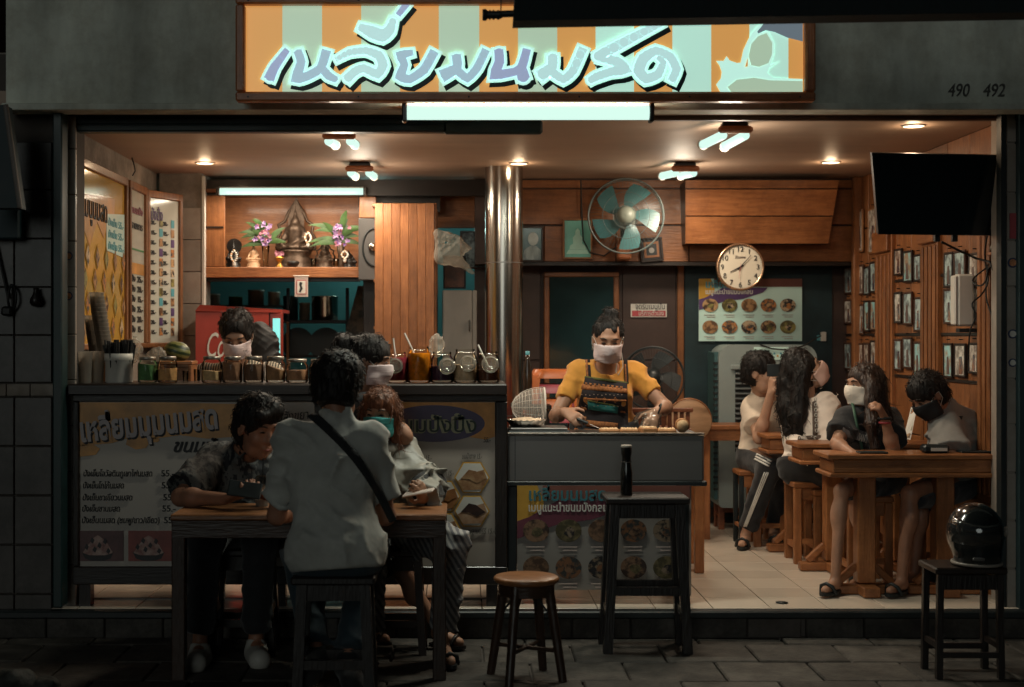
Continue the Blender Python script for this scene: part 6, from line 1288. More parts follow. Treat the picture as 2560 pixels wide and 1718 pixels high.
def torso(fl, J, s, inf=0, k=.03, fem=False):
    pel = (J['hip'][0] + J['hip'][1]) / 2; ch = (J['sh'][0] + J['sh'][1]) / 2; up = N(ch - pel); r = N(J['sh'][1] - J['sh'][0]); f = N(up.cross(r)); r = f.cross(up)
    if J.get('front') is not None and f.dot(Vector(J['front'])) < 0: f = -f; r = -r
    R = Matrix((r, f, up)).transposed(); L = (ch - pel).length; b = J.get('bulk', 1.0)
    e = lambda q, rad, fo=0: fl.ell(pel + up * L * q + f * fo, tuple(x * s * b + inf for x in rad), R, k)
    e(.05, (.165, .115, .11)); e(.33, (.135 if fem else .148, .10, .15)); e(.66, (.148 if fem else .162, .108, .16)); e(.86, (.14, .09, .09))
    fl.cone(J['sh'][0], J['sh'][1], .055 * s + inf, k=k); nb = J['neck']; fl.cone(ch, nb, .07 * s + inf, .052 * s + inf, k=k)
    if fem:
        for sx in (-1, 1): e2 = pel + up * L * .66 + f * .085 * s + r * sx * .07 * s; fl.ell(e2, .06 * s + inf, None, .03)
    return R, pel, ch, up, f, r
def bounds(pts, m): a = np.array([list(p) for p in pts]); return a.min(0) - m, a.max(0) + m
SKIN = mat('skin_warm', (.36, .185, .115), .5, var=.10, scale=18); SKIN2 = mat('skin_pale', (.44, .25, .165), .5, var=.08, scale=18); SKIN3 = mat('skin_brown', (.30, .14, .085), .5, var=.10, scale=18)
HAIR = mat('hair_black', (.012, .009, .008), .55, var=.6, scale=70, stretch=(1, 1, .18), bump=.35, bscale=160, spec=.3); HAIRB = mat('hair_brown', (.15, .055, .026), .4, var=.6, scale=70, stretch=(1, 1, .18), bump=.6, bscale=160)
m_eye = mat('eye_dark', (.012, .009, .008), .25); m_lips = mat('lips', (.30, .10, .08), .45); m_brow = mat('brow', (.02, .014, .011), .7)
m_mask = mat('mask_lilac', (.72, .57, .56), .75, var=.06, bump=.3, bscale=25, stretch=(.3, .3, 3)); m_maskw = mat('mask_white', (.80, .70, .60), .75, var=.05, bump=.2); m_maskt = mat('mask_teal', (.045, .30, .29), .75, var=.15, bump=.3, bscale=25, stretch=(.3, .3, 3)); m_maskb = mat('mask_black', (.012, .012, .014), .7, var=.3)
def cloth(key, col, var=.12, rough=.85, **k): return mat(key, col, rough, var=var, scale=9, bump=.55, bscale=15, sheen=.15, **k)
class Person:
    def __init__(s, label, base, J, sc=1.0, skin=SKIN, fem=False, h=.008, face=True):
        s.J = J; s.sc = sc; s.skin = skin; s.fem = fem; s.t = thing('person', label, 'person', base, None)
        s.hc = Vector(J['head']); s.R = basis(J['fwd'], J['up']); J.setdefault('neck', s.hc + s.R @ Vector((0, -.03, -.10)) * sc)
        pts = [s.hc + Vector((0, 0, .1)), s.hc] + [p for k in ('sh', 'el', 'wr', 'hip', 'kn', 'an', 'toe') for p in J[k]] + [w + N(h_[0]) * .14 for w, h_ in zip(J['wr'], J['hand']) if h_]
        s.lo, s.hi = bounds(pts, .24); fl = Field(s.lo, s.hi, h); J_ = J; S = sc
        s.P = head_prims(fl, s.hc, s.R, S); fl.cone(s.hc + s.R @ Vector((0, -.022, -.055)) * S, J['neck'], .047 * S, .052 * S, k=.02)
        s.geo = torso(fl, J, S * .95, -.004, fem=fem)
        for i in (0, 1):
            fl.cone(J['sh'][i], J['el'][i], .046 * S, .037 * S, k=.02).cone(J['el'][i], J['wr'][i], .037 * S, .025 * S, k=.015)
            m = J['el'][i].lerp(J['wr'][i], .28); fl.ell(m, .040 * S, None, .02)
            G_ = S * (.86 if fem else .95); fl.cone(J['hip'][i], J['kn'][i], .082 * G_, .050 * G_, k=.02).cone(J['kn'][i], J['an'][i], .046 * G_, .031 * G_, k=.015); fl.ell(J['kn'][i].lerp(J['an'][i], .28) + N(s.geo[4]) * -.012, (.047 * G_, .050 * G_, .085 * G_), None, .03)
            fl.cone(J['an'][i] - Vector((0, 0, .03 * S)), J['toe'][i], .034 * S, .022 * S, k=.02)
            if J['hand'][i]: hd_ = J['hand'][i]; hand_prims(fl, J['wr'][i], hd_[0], hd_[1], hd_[2], hd_[3], S * .98)
        s.body = fpart('body', fl, skin, s.t)
        if face:
            P = s.P; R = s.R
            for sx in (-1, 1):
                part('eyebrow', MB().tube([P(sx * .016, .093, .032), P(sx * .032, .092, .038), P(sx * .050, .078, .032)], [.0028, .0034, .0018], 6), m_brow, s.t)
                part('eye', MB().tube([P(sx * .019, .0875, .009), P(sx * .031, .0905, .0115), P(sx * .043, .083, .009)], [.0014, .0042, .0014], 6), m_eye, s.t)
            if J.get('lips', True): part('lips', MB().tube([P(-.02, .089, -.064), P(0, .0985, -.0635), P(.02, .089, -.064)], [.002, .0058, .002], 6), m_lips, s.t)
    def shirt(s, m, sleeve=.62, hem=.0, inf=.016, folds=.007, seed=1, name='shirt', cell=(.05, .05, .11), long=False, flare=.012, h=.009, neck=.062, arm=None, label=None):
        arm = inf if arm is None else arm
        J = s.J; fl = Field(s.lo, s.hi, h); S = s.sc; R, pel, ch, u, f, r = torso(fl, J, S, inf, fem=s.fem)
        if hem: fl.ell(pel + u * .02, tuple((q + .012) * S + inf for q in (.168, .125, .13)), R, .04)
        for i in (0, 1):
            if long: fl.cone(J['sh'][i], J['el'][i], .054 * S + inf, .046 * S + inf, k=.03).cone(J['el'][i], J['el'][i].lerp(J['wr'][i], .93), .046 * S + inf, .034 * S + inf, k=.02, flat=True)
            else: fl.cone(J['sh'][i], J['sh'][i].lerp(J['el'][i], sleeve), .050 * S + arm, .046 * S + arm + flare, k=.03, flat=True)
        if folds: fl.folds(folds * 1.7, .075, seed).noise(folds * .5, (.09, .09, .12), seed + 7)
        fl.ell(J['neck'] + u * .012 + s.R.col[1] * .012, neck * S, None, .01, 's'); fl.cut(pel - u * (.02 + hem), -u)
        s.shirt_f = fl; return fpart(name, fl, m, s.t, label, 2)
    def pants(s, m, frac=1.9, inf=.014, seed=3, name='trousers', folds=.006, h=.009, wide=1.0, label=None):
        J = s.J; S = s.sc; fl = Field(s.lo, s.hi, h); R, pel, ch, u, f, r = s.geo; fl.ell(pel + u * .02, (.17 * S + inf * .5, .122 * S + inf * .5, .11 * S), R, .03)
        for i in (0, 1):
            fl.cone(pel.lerp(J['hip'][i], .9), J['hip'][i].lerp(J['kn'][i], min(1, frac)), .09 * S * wide + inf, (.058 * S + inf) * wide, k=.04, flat=frac <= 1)
            if frac > 1: fl.cone(J['kn'][i], J['kn'][i].lerp(J['an'][i], frac - 1), (.056 * S + inf) * wide, (.042 * S + inf) * wide, k=.03, flat=True)
        fl.folds(folds * 1.6, .07, seed); fl.cut(pel + u * .05, u); s.pants_f = fl; return fpart(name, fl, m, s.t, label, 3)
    def hair(s, m=HAIR, extra=(), fringe=.0, back=-.088, vol=0, seed=5, wild=.008, h=.006, side=-.02, world=(), ears=False, long=False):
        S = s.sc; P = s.P; pts = [P(x, y, z) for x in (-.14, .14) for y in (-.16, .15) for z in (-.14, .17)] + [P(*p) for e in extra for p in e[:2]] + [p for e in world for p in e[:2]]
        lo, hi = bounds(pts, .05); fl = Field(lo, hi, h); R = s.R
        fl.ell(P(0, -.016, .043), tuple((q + vol) * S for q in (.084, .104, .090)), R, .02); fl.ell(P(0, -.05, -.02), tuple((q + vol * .6) * S for q in (.078, .066, .075)), R, .03)
        fl.ell(P(0, .10, -.048 - fringe), tuple(q * S for q in (.074, .075, .098)), R, .015, 's')
        fl.cone(P(0, -.055, -.03), P(0, -.04, -.10), .062 * S, .045 * S, k=.02)
        if ears:
            for sx in (-1, 1): fl.ell(P(sx * .092, .012, -.035), tuple(q * S for q in (.032, .04, .055)), R, .012, 's')
        for sx in (-1, 1): fl.ell(P(sx * .085, .03, side - .05), tuple(q * S for q in (.03, .05, .055)), R, .015, 's')
        for e in extra: fl.cone(P(*e[0]), P(*e[1]), e[2] * S, e[3] * S, k=e[4] if len(e) > 4 else .03)
        for e in world: fl.cone(e[0], e[1], e[2], e[3], k=e[4] if len(e) > 4 else .03)
        fl.noise(wild * .45, (.014, .014, .07), seed, True).noise(wild * .45, (.03, .03, .05), seed + 3)
        if not extra and not world: fl.cut(P(0, 0, back), R @ Vector((0, -.25, -1)))
        o = fpart('hair', fl, m, s.t); me = o.data; nv = len(me.vertices); rs = random.Random(seed); mb = MB(); off = Vector(s.t.location); lng = bool(world) or long; up_ = R.col[2]
        for _ in range(1000 if lng else 600):
            v = me.vertices[rs.randrange(nv)]; nn = Vector(v.normal); p_ = Vector(v.co) + off; top_ = nn.dot(up_)
            if nn.length < .1 or nn.z < -.6 or (nn.dot(R.col[1]) > .42 and top_ < .6): continue
            dn = Vector((rs.gauss(0, .5), rs.gauss(0, .5), -.55 - .3 * (1 - top_) + rs.gauss(0, .2))) - nn * .0
            if top_ > .75: dn = Vector((rs.gauss(0, 1), rs.gauss(0, 1), .15))
            tg = dn - nn * dn.dot(nn); tg = tg.normalized() if tg.length > .05 else nn.orthogonal(); L = rs.uniform(.014, .032) * (3.0 if lng and top_ < .4 else 1) * S; sd_ = tg.cross(nn) * rs.gauss(0, .25)
            mb.tube([p_ - nn * .003, p_ + (tg + sd_ * .3) * L * .4 + nn * .006, p_ + (tg + sd_) * L * .75 + nn * .007, p_ + (tg + sd_ * 1.6) * L + nn * rs.uniform(-.002, .006)], [.0016, .0018, .0013, .0003], 3, caps=False)
        q_ = part('hair_strands', mb, m, s.t); q_['kind'] = 'stuff'
        return o
    def mask(s, m, loops=True, top=-.018, bot=-.112):
        S = s.sc; P = s.P; R = s.R; pts = [P(x, y, z) for x in (-.1, .1) for y in (-.02, .14) for z in (-.13, .03)]; lo, hi = bounds(pts, .02); fl = Field(lo, hi, .005)
        head_prims(fl, s.hc, R, S, .006, False, True); fl.F = np.abs(fl.F - .003) - .0035
        fl.cut(P(0, 0, top), R @ Vector((0, -.22, 1))).cut(P(0, 0, bot), R @ Vector((0, .1, -1))).cut(P(0, .012, 0), R @ Vector((0, -1, 0)))
        fpart('face_mask', fl, m, s.t)
        for zz in (-.038, -.060, -.082): part('mask_pleat', MB().tube([P(x_, .101 - abs(x_) ** 1.7 * 5.2 - abs(zz + .04) * .18, zz + abs(x_) * .12) for x_ in (-.05, -.034, -.018, 0, .018, .034, .05)], .0015, 4), m, s.t)
        if loops:
            for sx in (-1, 1): part('ear_loop', MB().tube([P(sx * .062, .045, -.015), P(sx * .076, .01, .012), P(sx * .086, -.018, .012), P(sx * .084, -.02, -.03), P(sx * .064, .025, -.075)], .0016, 5), m_white, s.t)
    def ray(s, fl, px, py, d0, d1):
        for k in range(160):
            d = d0 + (d1 - d0) * k / 159; p = W(px, py, d); i = ((v3(p) - fl.lo) / fl.h).round().astype(int)
            if (i >= 0).all() and (i < fl.n).all() and fl.F[tuple(i)] < 0: return p
        return None
    def drape(s, fl, quad, nx, ny, m, name, d0, d1, off=.007, shape=None, th=.004, label=None, parent=None):
        "cloth panel laid over the front of a garment: quad of four photo corners, followed over the surface"
        a, b, c, e = [Vector(q) for q in quad]; G = {}; last = None
        for j in range(ny + 1):
            for i in range(nx + 1):
                u_, v_ = i / nx, j / ny; q = a.lerp(b, u_).lerp(e.lerp(c, u_), v_)
                if shape: q = shape(q, u_, v_)
                p = s.ray(fl, q[0], q[1], d0, d1)
                if p is None and last is not None: p = W(q[0], q[1], last)
                if p is not None: last = p.y
                G[i, j] = (p, q)
        md = [g[0].y for g in G.values() if g[0] is not None]; md = sum(md) / len(md) if md else d1
        vs = []; 
        for j in range(ny + 1):
            for i in range(nx + 1):
                p, q = G[i, j]; dd_ = min(max((p.y if p else md), md - .09), md + .09); nb = [G[x, y][0].y for x in (i - 1, i, i + 1) for y in (j - 1, j, j + 1) if (x, y) in G and G[x, y][0]]
                if nb: dd_ = min(max(sum(nb) / len(nb), md - .09), md + .09)
                vs.append(W(q[0], q[1], dd_ - off))
        n1 = len(vs); vs += [v + Vector((0, th, 0)) for v in vs]; k = nx + 1; fs = []
        for j in range(ny):
            for i in range(nx): q = (j * k + i, (j + 1) * k + i, (j + 1) * k + i + 1, j * k + i + 1); fs.append(q); fs.append(tuple(n1 + x for x in reversed(q)))
        rim = [i for i in range(nx)] + [j * k + nx for j in range(ny)] + [ny * k + nx - i for i in range(nx)] + [(ny - j) * k for j in range(ny)]
        fs += [(rim[i], rim[(i + 1) % len(rim)], rim[(i + 1) % len(rim)] + n1, rim[i] + n1) for i in range(len(rim))]
        return part(name, MB().add(vs, fs, True), m, parent or s.t, label)
    def sandals(s, m, th=.014):
        for i in (0, 1):
            a = s.J['an'][i]; t = s.J['toe'][i]; d = N(Vector((t.x - a.x, t.y - a.y, 0))); z = min(a.z - .075 * s.sc, t.z - .028 * s.sc); heel = Vector((a.x, a.y, z)) - d * .045; toe = Vector((t.x, t.y, z)) + d * .03; c = (heel + toe) / 2; L = (toe - heel).length
            R = basis(d, (0, 0, 1)); mb = MB(); pts = [(math.cos(q) * .037 * (1 + .12 * math.sin(q)), math.sin(q) * L / 2) for q in (k * PI / 10 for k in range(20))]
            vs = [c + R @ Vector((x, y, 0)) for x, y in pts] + [c + R @ Vector((x, y, th)) for x, y in pts]; n = 20
            mb.add(vs, [tuple(reversed(range(n))), tuple(range(n, 2 * n))] + [(k, (k + 1) % n, (k + 1) % n + n, k + n) for k in range(n)]); so_ = part('sandal_sole', mb, m, s.t)
            q = t - d * .02; part('sandal_strap', MB().tube([q + R @ Vector((-.042, -.02, -.02)), q + R @ Vector((-.03, 0, .018)), q + R @ Vector((0, .005, .032)), q + R @ Vector((.03, 0, .018)), q + R @ Vector((.042, -.02, -.02))], .009, 8), m, so_)
    def shoes(s, m, msole):
        for i in (0, 1):
            a = s.J['an'][i]; t = s.J['toe'][i]; lo, hi = bounds([a, t], .09); fl = Field(lo, hi, .007); d = N(t - a); b_ = a - Vector((0, 0, .045))
            fl.cone(a - Vector((0, 0, .01)), b_, .045, .045, k=.03).cone(b_, t + d * .02, .046, .040, k=.03).cone(b_ - d * .02, t + Vector((0, 0, -.008)), .04, .038, k=.03); fl.cut(Vector((0, 0, min(b_.z, t.z) - .03)), (0, 0, -1)).cut(a + Vector((0, 0, .02)), (0, 0, 1)); o = fpart('shoe', fl, m, s.t)
def px(*a): return [W(*p) for p in a]
Zf = lambda x, d, z: Vector(((x - CX) * d / F, d, z))

# --- 1: man in the grey tee, back to the street
J = dict(head=W(846, 968, 5.62), fwd=(.18, 1, -.12), up=(.05, .1, 1), sh=px((728, 1098, 5.58), (924, 1100, 5.58)), el=px((692, 1290, 5.66), (965, 1290, 5.66)), wr=px((770, 1262, 5.93), (905, 1262, 5.95)),
         hip=[Zf(785, 5.5, .60), Zf(895, 5.5, .60)], kn=[Zf(745, 5.92, .56), Zf(925, 5.92, .56)], an=[Zf(790, 5.62, .20), Zf(870, 5.62, .18)], toe=[Zf(770, 5.5, .13), Zf(880, 5.5, .12)],
         hand=[((.6, .6, -.1), (0, 0, -1), -1, .5), ((-.6, .6, -.1), (0, 0, -1), 1, .5)], front=(0, 1, 0), bulk=.96, lips=False, neck=W(842, 1048, 5.6))
p = Person('man in a plain grey tee seen from behind with a black cross strap', (W(838, 0, 5.5).x, 5.5, PAVE), J, 1.02, SKIN3, face=False)
p.shirt(cloth('tee_grey', (.42, .42, .385)), sleeve=.74, hem=.04, inf=.014, folds=.010, seed=4, arm=.006, flare=.02)
p.pants(cloth('jeans_dark', (.02, .035, .045)), 1.95, seed=2)
p.hair(vol=.016, fringe=-.0, seed=3, wild=.012, ears=True)
p.shoes(cloth('shoe_black', (.015, .015, .016)), m_white)
p.drape(p.shirt_f, ((766, 1040), (790, 1030), (992, 1300), (974, 1308)), 3, 26, cloth('strap_black', (.012, .013, .014)), 'cross_strap', 5.2, 5.9, off=.016, shape=lambda q, u, v: Vector((q[0] + 18 * math.sin(PI * v), q[1] - 12 * math.sin(PI * v))))
# --- 2: man in the patterned shirt
J = dict(head=W(645, 1068, 6.26), fwd=(.60, -.72, -.30), up=(.05, -.1, 1), sh=px((538, 1150, 6.40), (700, 1165, 6.5)), el=px((452, 1243, 6.12), (745, 1255, 6.25)), wr=px((560, 1248, 6.0), (700, 1248, 6.02)),
         hip=[Zf(560, 6.42, .59), Zf(665, 6.42, .59)], kn=[Zf(515, 6.18, .56), Zf(650, 6.15, .55)], an=[Zf(500, 6.12, .13), Zf(640, 6.2, .13)], toe=[Zf(490, 6.0, .065), Zf(650, 6.06, .065)],
         hand=[((.8, -.35, .25), (.1, .2, 1), -1, .75), ((-.85, -.3, .25), (-.1, .3, 1), 1, .8)], front=(.3, -1, 0), neck=W(612, 1128, 6.36))
p = Person('young man in a black patterned short sleeve shirt leaning on the street table', (W(610, 0, 6.42).x, 6.42, PAVE), J, 1.08, SKIN3)
m_pat = mat('leaf_print_shirt', (.085, .085, .08), .75, col2=(.010, .011, .014), scale=38, contrast=.155, bump=.15, stretch=(1, 1, .55))
p.shirt(m_pat, sleeve=.86, inf=.018, folds=.009, seed=8, flare=.022); p.pants(cloth('trousers_black', (.012, .012, .014)), 1.92)
p.hair(vol=.004, seed=12, ears=True, wild=.014, extra=((( -.02, .07, .10), (.05, .085, .085), .035, .025), ((0, .0, .11), (-.05, .03, .10), .035, .03)))
for i in (0, 1): 
    a = p.J['an'][i]; t_ = p.J['toe'][i]; lo, hi = bounds([a, t_], .1); fl = Field(lo, hi, .007).cone(a - Vector((0, 0, .07)), t_ + Vector((0, -.01, 0)), .05, .048, k=.03).cone(a - Vector((0, 0, .05)), a - Vector((0, 0, .02)), .045, .042).cut((0, 0, PAVE + .003), (0, 0, -1)).cut(a - Vector((0, 0, .01)), (0, .4, 1)); fpart('clog', fl, mat('clog_white', (.42, .40, .36), .5), p.t)
q = W(612, 1224, 5.93); solo('phone', MB().box(q, (.14, .075, .009), .004, basis((.1, .55, .8), (.1, -.8, .55))), m_black, 'black phone held by the man in the patterned shirt', 'phone', None, q)
c = Vector((X(655, 6.1), 6.1, TZ)); t = thing('plastic_drink_cup', 'clear plastic cup with a domed lid on the street table', 'cup', c)
part('cup', MB().lathe([(.026, 0), (.034, .085), (.037, .088), (.035, .088), (.025, .004), (.001, .004)], c, 24), m_cup, t); part('dome_lid', MB().lathe([(.037, .088), (.036, .096), (.034, .115), (.022, .13), (.001, .135)], c, 24, caps=False), m_glass, t); part('straw', MB().cyl(c + Vector((0, 0, .03)), c + Vector((.006, 0, .205)), .003, n=8), m_black, t); part('drink', MB().lathe([(.024, .005), (.028, .03), (.001, .03)], c, 20), m_ice, t)
# --- 3: girl with the teal mask
J = dict(head=W(950, 1036, 6.34), fwd=(-.22, -1, -.12), up=(0, -.1, 1), sh=px((872, 1140, 6.45), (1005, 1142, 6.45)), el=px((862, 1235, 6.3), (1068, 1222, 6.32)), wr=px((930, 1255, 6.1), (1058, 1248, 6.12)),
         hip=[Zf(920, 6.42, .58), Zf(1010, 6.42, .58)], kn=[Zf(925, 6.1, .545), Zf(1128, 6.1, .545)], an=[Zf(925, 6.12, .14), Zf(1105, 6.14, .14)], toe=[Zf(915, 6.0, .07), Zf(1128, 6.0, .07)],
         hand=[((.8, -.3, .1), (0, 0, 1), -1, .5), ((-.1, -.75, .6), (-.7, -.2, .6), 1, .9)], front=(0, -1, 0), neck=W(938, 1098, 6.42))
p = Person('girl with brown fringe and teal mask in a pale jacket holding a phone', (W(960, 0, 6.42).x, 6.42, PAVE), J, .9, SKIN2, True)
p.shirt(cloth('jacket_pale', (.27, .26, .225), rough=.45), sleeve=.55, inf=.03, folds=.014, seed=21, long=True, name='jacket', neck=.05); p.pants(stripes('plaid_trousers', (.10, .10, .11), (.30, .29, .28), .022, 'X', .8, ang=.5), 1.9, wide=1.12, folds=.010)
for i in (0, 1): a = p.J['el'][i]; b = p.J['wr'][i]; fl = Field(*bounds([a, b], .09), .008).cone(a.lerp(b, -.12), a.lerp(b, .95), .088, .062, k=.02, flat=True).noise(.008, .04, i, True); fpart('dark_cuff', fl, cloth('jacket_dark', (.016, .018, .02)), p.t)
part('hood', MB().tube([W(880, 1108, 6.40), W(905, 1125, 6.34), W(940, 1135, 6.31), W(975, 1122, 6.34), W(1000, 1105, 6.42)], [.02, .03, .032, .03, .02], 10), cloth('hood_pale', (.30, .285, .25)), p.t)
for x in (925, 975): part('drawstring', MB().tube([W(x, 1130, 6.29), W(x + 4, 1170, 6.27), W(x + 2, 1205, 6.28)], .0035, 6), m_pale, p.t)
p.hair(HAIRB, fringe=.030, vol=.004, extra=(((-.07, -.0, .0), (-.076, .0, -.13), .032, .018), ((.07, 0, 0), (.074, .0, -.12), .032, .018), ((0, -.06, 0), (0, -.06, -.12), .06, .03)), seed=6, wild=.008, long=True)
p.mask(m_maskt); p.sandals(m_black)
q = W(1046, 1232, 6.03); solo('phone', MB().box(q, (.135, .068, .009), .004, basis((.15, 1, .1), (-.22, -.12, 1))), mat('phone_white', (.55, .47, .42), .4), 'white phone held over the street table by the girl in the teal mask', 'phone', None, q)
# --- 4: woman with the ponytail at the counter
J = dict(head=W(926, 905, 6.55), fwd=(1, -.22, -.18), up=(.15, 0, 1), sh=px((868, 1030, 6.62), (925, 1020, 6.48)), el=px((850, 1150, 6.6), (1012, 1092, 6.40)), wr=px((920, 1170, 6.5), (978, 1046, 6.42)),
         hip=px((872, 1290, 6.58), (915, 1290, 6.46)), kn=px((905, 1440, 6.5), (1010, 1438, 6.40)), an=[Zf(905, 6.55, .12), Zf(1095, 6.42, .13)], toe=[Zf(965, 6.5, .06), Zf(1150, 6.38, .07)],
         hand=[None, ((-.5, -.1, .7), (.5, .2, .4), 1, .9)], front=(1, -.1, 0), lips=False, neck=W(900, 985, 6.55))
p = Person('woman with a black ponytail and lilac mask standing at the counter', (W(905, 0, 6.52).x, 6.52, PAVE), J, .95, SKIN, True)
p.shirt(cloth('top_black', (.014, .014, .016)), sleeve=.4, folds=.006, seed=31); p.pants(cloth('shorts_black', (.014, .014, .015)), .9, name='shorts')
p.hair(extra=(((0, -.10, .06), (0, -.14, .055), .035, .05), ((0, -.14, .055), (0, -.165, -.05), .05, .02)), vol=.002, seed=9, fringe=.02); part('hair_clip', MB().tube([p.P(x, -.112, z) for x, z in ((-.03, .05), (-.015, .085), (.015, .085), (.03, .05))], .006, 8), m_gold, p.t)
p.mask(m_mask); p.sandals(m_wood_dk)
# --- 5: man behind the counter
J = dict(head=W(592, 838, 7.62), fwd=(.02, -1, -.62), up=(0, -.5, 1), sh=px((512, 942, 7.78), (678, 938, 7.78)), el=px((500, 1050, 7.7), (690, 1050, 7.7)), wr=px((560, 1060, 7.45), (640, 1060, 7.45)),
         hip=[Zf(555, 7.85, .98), Zf(635, 7.85, .98)], kn=[Zf(550, 7.8, .58), Zf(640, 7.8, .58)], an=[Zf(550, 7.85, .25), Zf(640, 7.85, .25)], toe=[Zf(545, 7.72, .19), Zf(645, 7.72, .19)], hand=[((.3, -.8, 0), (0, 0, -1), -1, .4), ((-.3, -.8, 0), (0, 0, -1), 1, .4)], front=(0, -1, 0), lips=False, neck=W(594, 905, 7.74))
p = Person('man in a striped shirt and lilac mask working behind the counter', (W(594, 0, 7.85).x, 7.85, FLOOR), J, 1.0, SKIN)
p.shirt(stripes('striped_shirt', (.05, .045, .042), (.48, .40, .33), .014, 'X', .85), sleeve=.8, folds=.006, seed=41); p.pants(cloth('trousers_black', (.012, .012, .014))); p.hair(vol=.006, seed=14, wild=.014, fringe=-.02, ears=True); p.mask(m_mask); p.shoes(cloth('shoe_black', (.015, .015, .016)), m_white)
# black bag hanging on the cooler beside him
bc = W(664, 862, 8.55); fl = Field(bc - Vector((.16, .12, .2)), bc + Vector((.16, .12, .2)), .007).cone(W(648, 822, 8.55), W(655, 850, 8.55), .045, .075, k=.04).cone(W(655, 850, 8.55), W(668, 905, 8.55), .075, .085, k=.04).folds(.012, .05, 5)
tag(link('black_bag', fl.mesh('black_bag', bc), mat('bag_black', (.014, .013, .014), .6, var=.3), None, bc), 'slack black bag hanging on the red cooler beside the worker', 'bag')
# --- 7: woman in yellow at the grill
J = dict(head=W(1520, 850, 7.32), fwd=(-.03, -1, -.34), up=(.03, -.3, 1), sh=px((1448, 930, 7.46), (1580, 932, 7.46)), el=px((1390, 1040, 7.34), (1664, 1018, 7.36)), wr=px((1412, 1030, 7.16), (1640, 1030, 7.18)),
         hip=[Zf(1470, 7.5, .96), Zf(1550, 7.5, .96)], kn=[Zf(1470, 7.45, .56), Zf(1555, 7.45, .56)], an=[Zf(1470, 7.5, .25), Zf(1555, 7.5, .25)], toe=[Zf(1462, 7.36, .19), Zf(1560, 7.36, .19)],
         hand=[((.45, -.6, -.25), (.5, .3, -.6), 1, .8), ((-.35, -.6, -.55), (-.3, .3, -.8), -1, .35)], front=(0, -1, 0), lips=False, neck=W(1518, 916, 7.42))
p = Person('woman in a yellow tee and patterned apron making toast at the grill', (W(1512, 0, 7.5).x, 7.5, FLOOR), J, .96, SKIN, True)
p.shirt(cloth('tee_yellow', (.62, .27, .045)), sleeve=.62, folds=.007, seed=61, flare=.008, inf=.010, arm=.0, neck=.068); p.pants(cloth('trousers_dark', (.02, .02, .024))); p.shoes(cloth('shoe_black', (.015, .015, .016)), m_white)
p.hair(seed=17, fringe=-.034, vol=-.005, extra=(((0, -.045, .11), (-.012, -.045, .135), .024, .026), ((-.035, -.035, .14), (.01, -.04, .15), .012, .014)), wild=.012, side=.0)
part('hair_tie', MB().tube([p.P(.03 * math.cos(a), -.052 + .03 * math.sin(a), .118) for a in (k * PI / 8 for k in range(16))], .007, 8, True), mat('tie_blue', (.03, .14, .2), .7), p.t)
p.mask(m_mask)
m_apr = mat('apron_ground', (.022, .016, .018), .85, var=.3, bump=.2); m_band = mat('apron_rust', (.34, .12, .04), .85, var=.5, scale=90); m_bteal = mat('apron_teal', (.04, .20, .18), .85, var=.3); m_trim = mat('apron_trim', (.11, .11, .03), .85); m_dot = mat('apron_dot', (.5, .36, .3), .8)
apr = p.drape(p.shirt_f, ((1463, 943), (1568, 958), (1572, 1088), (1428, 1088)), 14, 18, m_apr, 'apron', 7.0, 7.7, off=.010)
def ap(quad, m, nm, off, nx=12, ny=2): return p.drape(p.shirt_f, quad, nx, ny, m, nm, 7.0, 7.7, off=off, th=.001, parent=apr)
ap(((1462, 940), (1569, 955), (1569, 961), (1461, 946)), m_trim, 'apron_trim', .014); ap(((1455, 960), (1569, 972), (1568, 984), (1452, 973)), m_band, 'woven_band', .013); ap(((1447, 994), (1566, 1000), (1566, 1005), (1445, 999)), m_band, 'woven_band', .013)
ap(((1440, 1016), (1467, 1019), (1466, 1026), (1438, 1023)), m_band, 'woven_band', .014, 5); ap(((1436, 1070), (1568, 1078), (1568, 1086), (1434, 1080)), m_band, 'woven_band', .014); ap(((1548, 1022), (1570, 1024), (1570, 1034), (1548, 1031)), m_band, 'woven_band', .014, 4)
ap(((1469, 1003), (1546, 1018), (1544, 1034), (1470, 1024)), m_bteal, 'pocket_band', .016); ap(((1468, 1000), (1547, 1015), (1547, 1018), (1468, 1003)), m_trim, 'apron_trim', .018); ap(((1466, 1050), (1545, 1058), (1544, 1072), (1464, 1066)), m_band, 'woven_band', .015); ap(((1440, 1040), (1466, 1042), (1464, 1062), (1436, 1060)), m_band, 'woven_band', .014, 5)
for k in range(9):
    x = 1462 + k * 11; y = 952 + k * 1.2
    ap(((x, y + 4), (x + 7, y + 5), (x + 5, y + 11), (x + 2, y + 11)), m_band, 'woven_motif', .015, 2, 2)
for k in range(22): x = 1454 + (k % 11) * 10; y = 986 + (k // 11) * 28 + (k % 3); q = p.ray(p.shirt_f, x, y, 7.0, 7.7); q and part('woven_dot', MB().ball(q + Vector((0, -.016, 0)), .0024, 6, 4), m_dot, apr)
for x in (1466, 1490, 1510, 1537):
    q = p.ray(p.shirt_f, x, 1000, 7.0, 7.7)
    if q: part('woven_diamond', MB().tube([q + Vector((.008, -.017, 0)), q + Vector((0, -.017, .016)), q + Vector((-.008, -.017, 0)), q + Vector((0, -.017, -.016))], .0016, 4, True), m_band, apr)
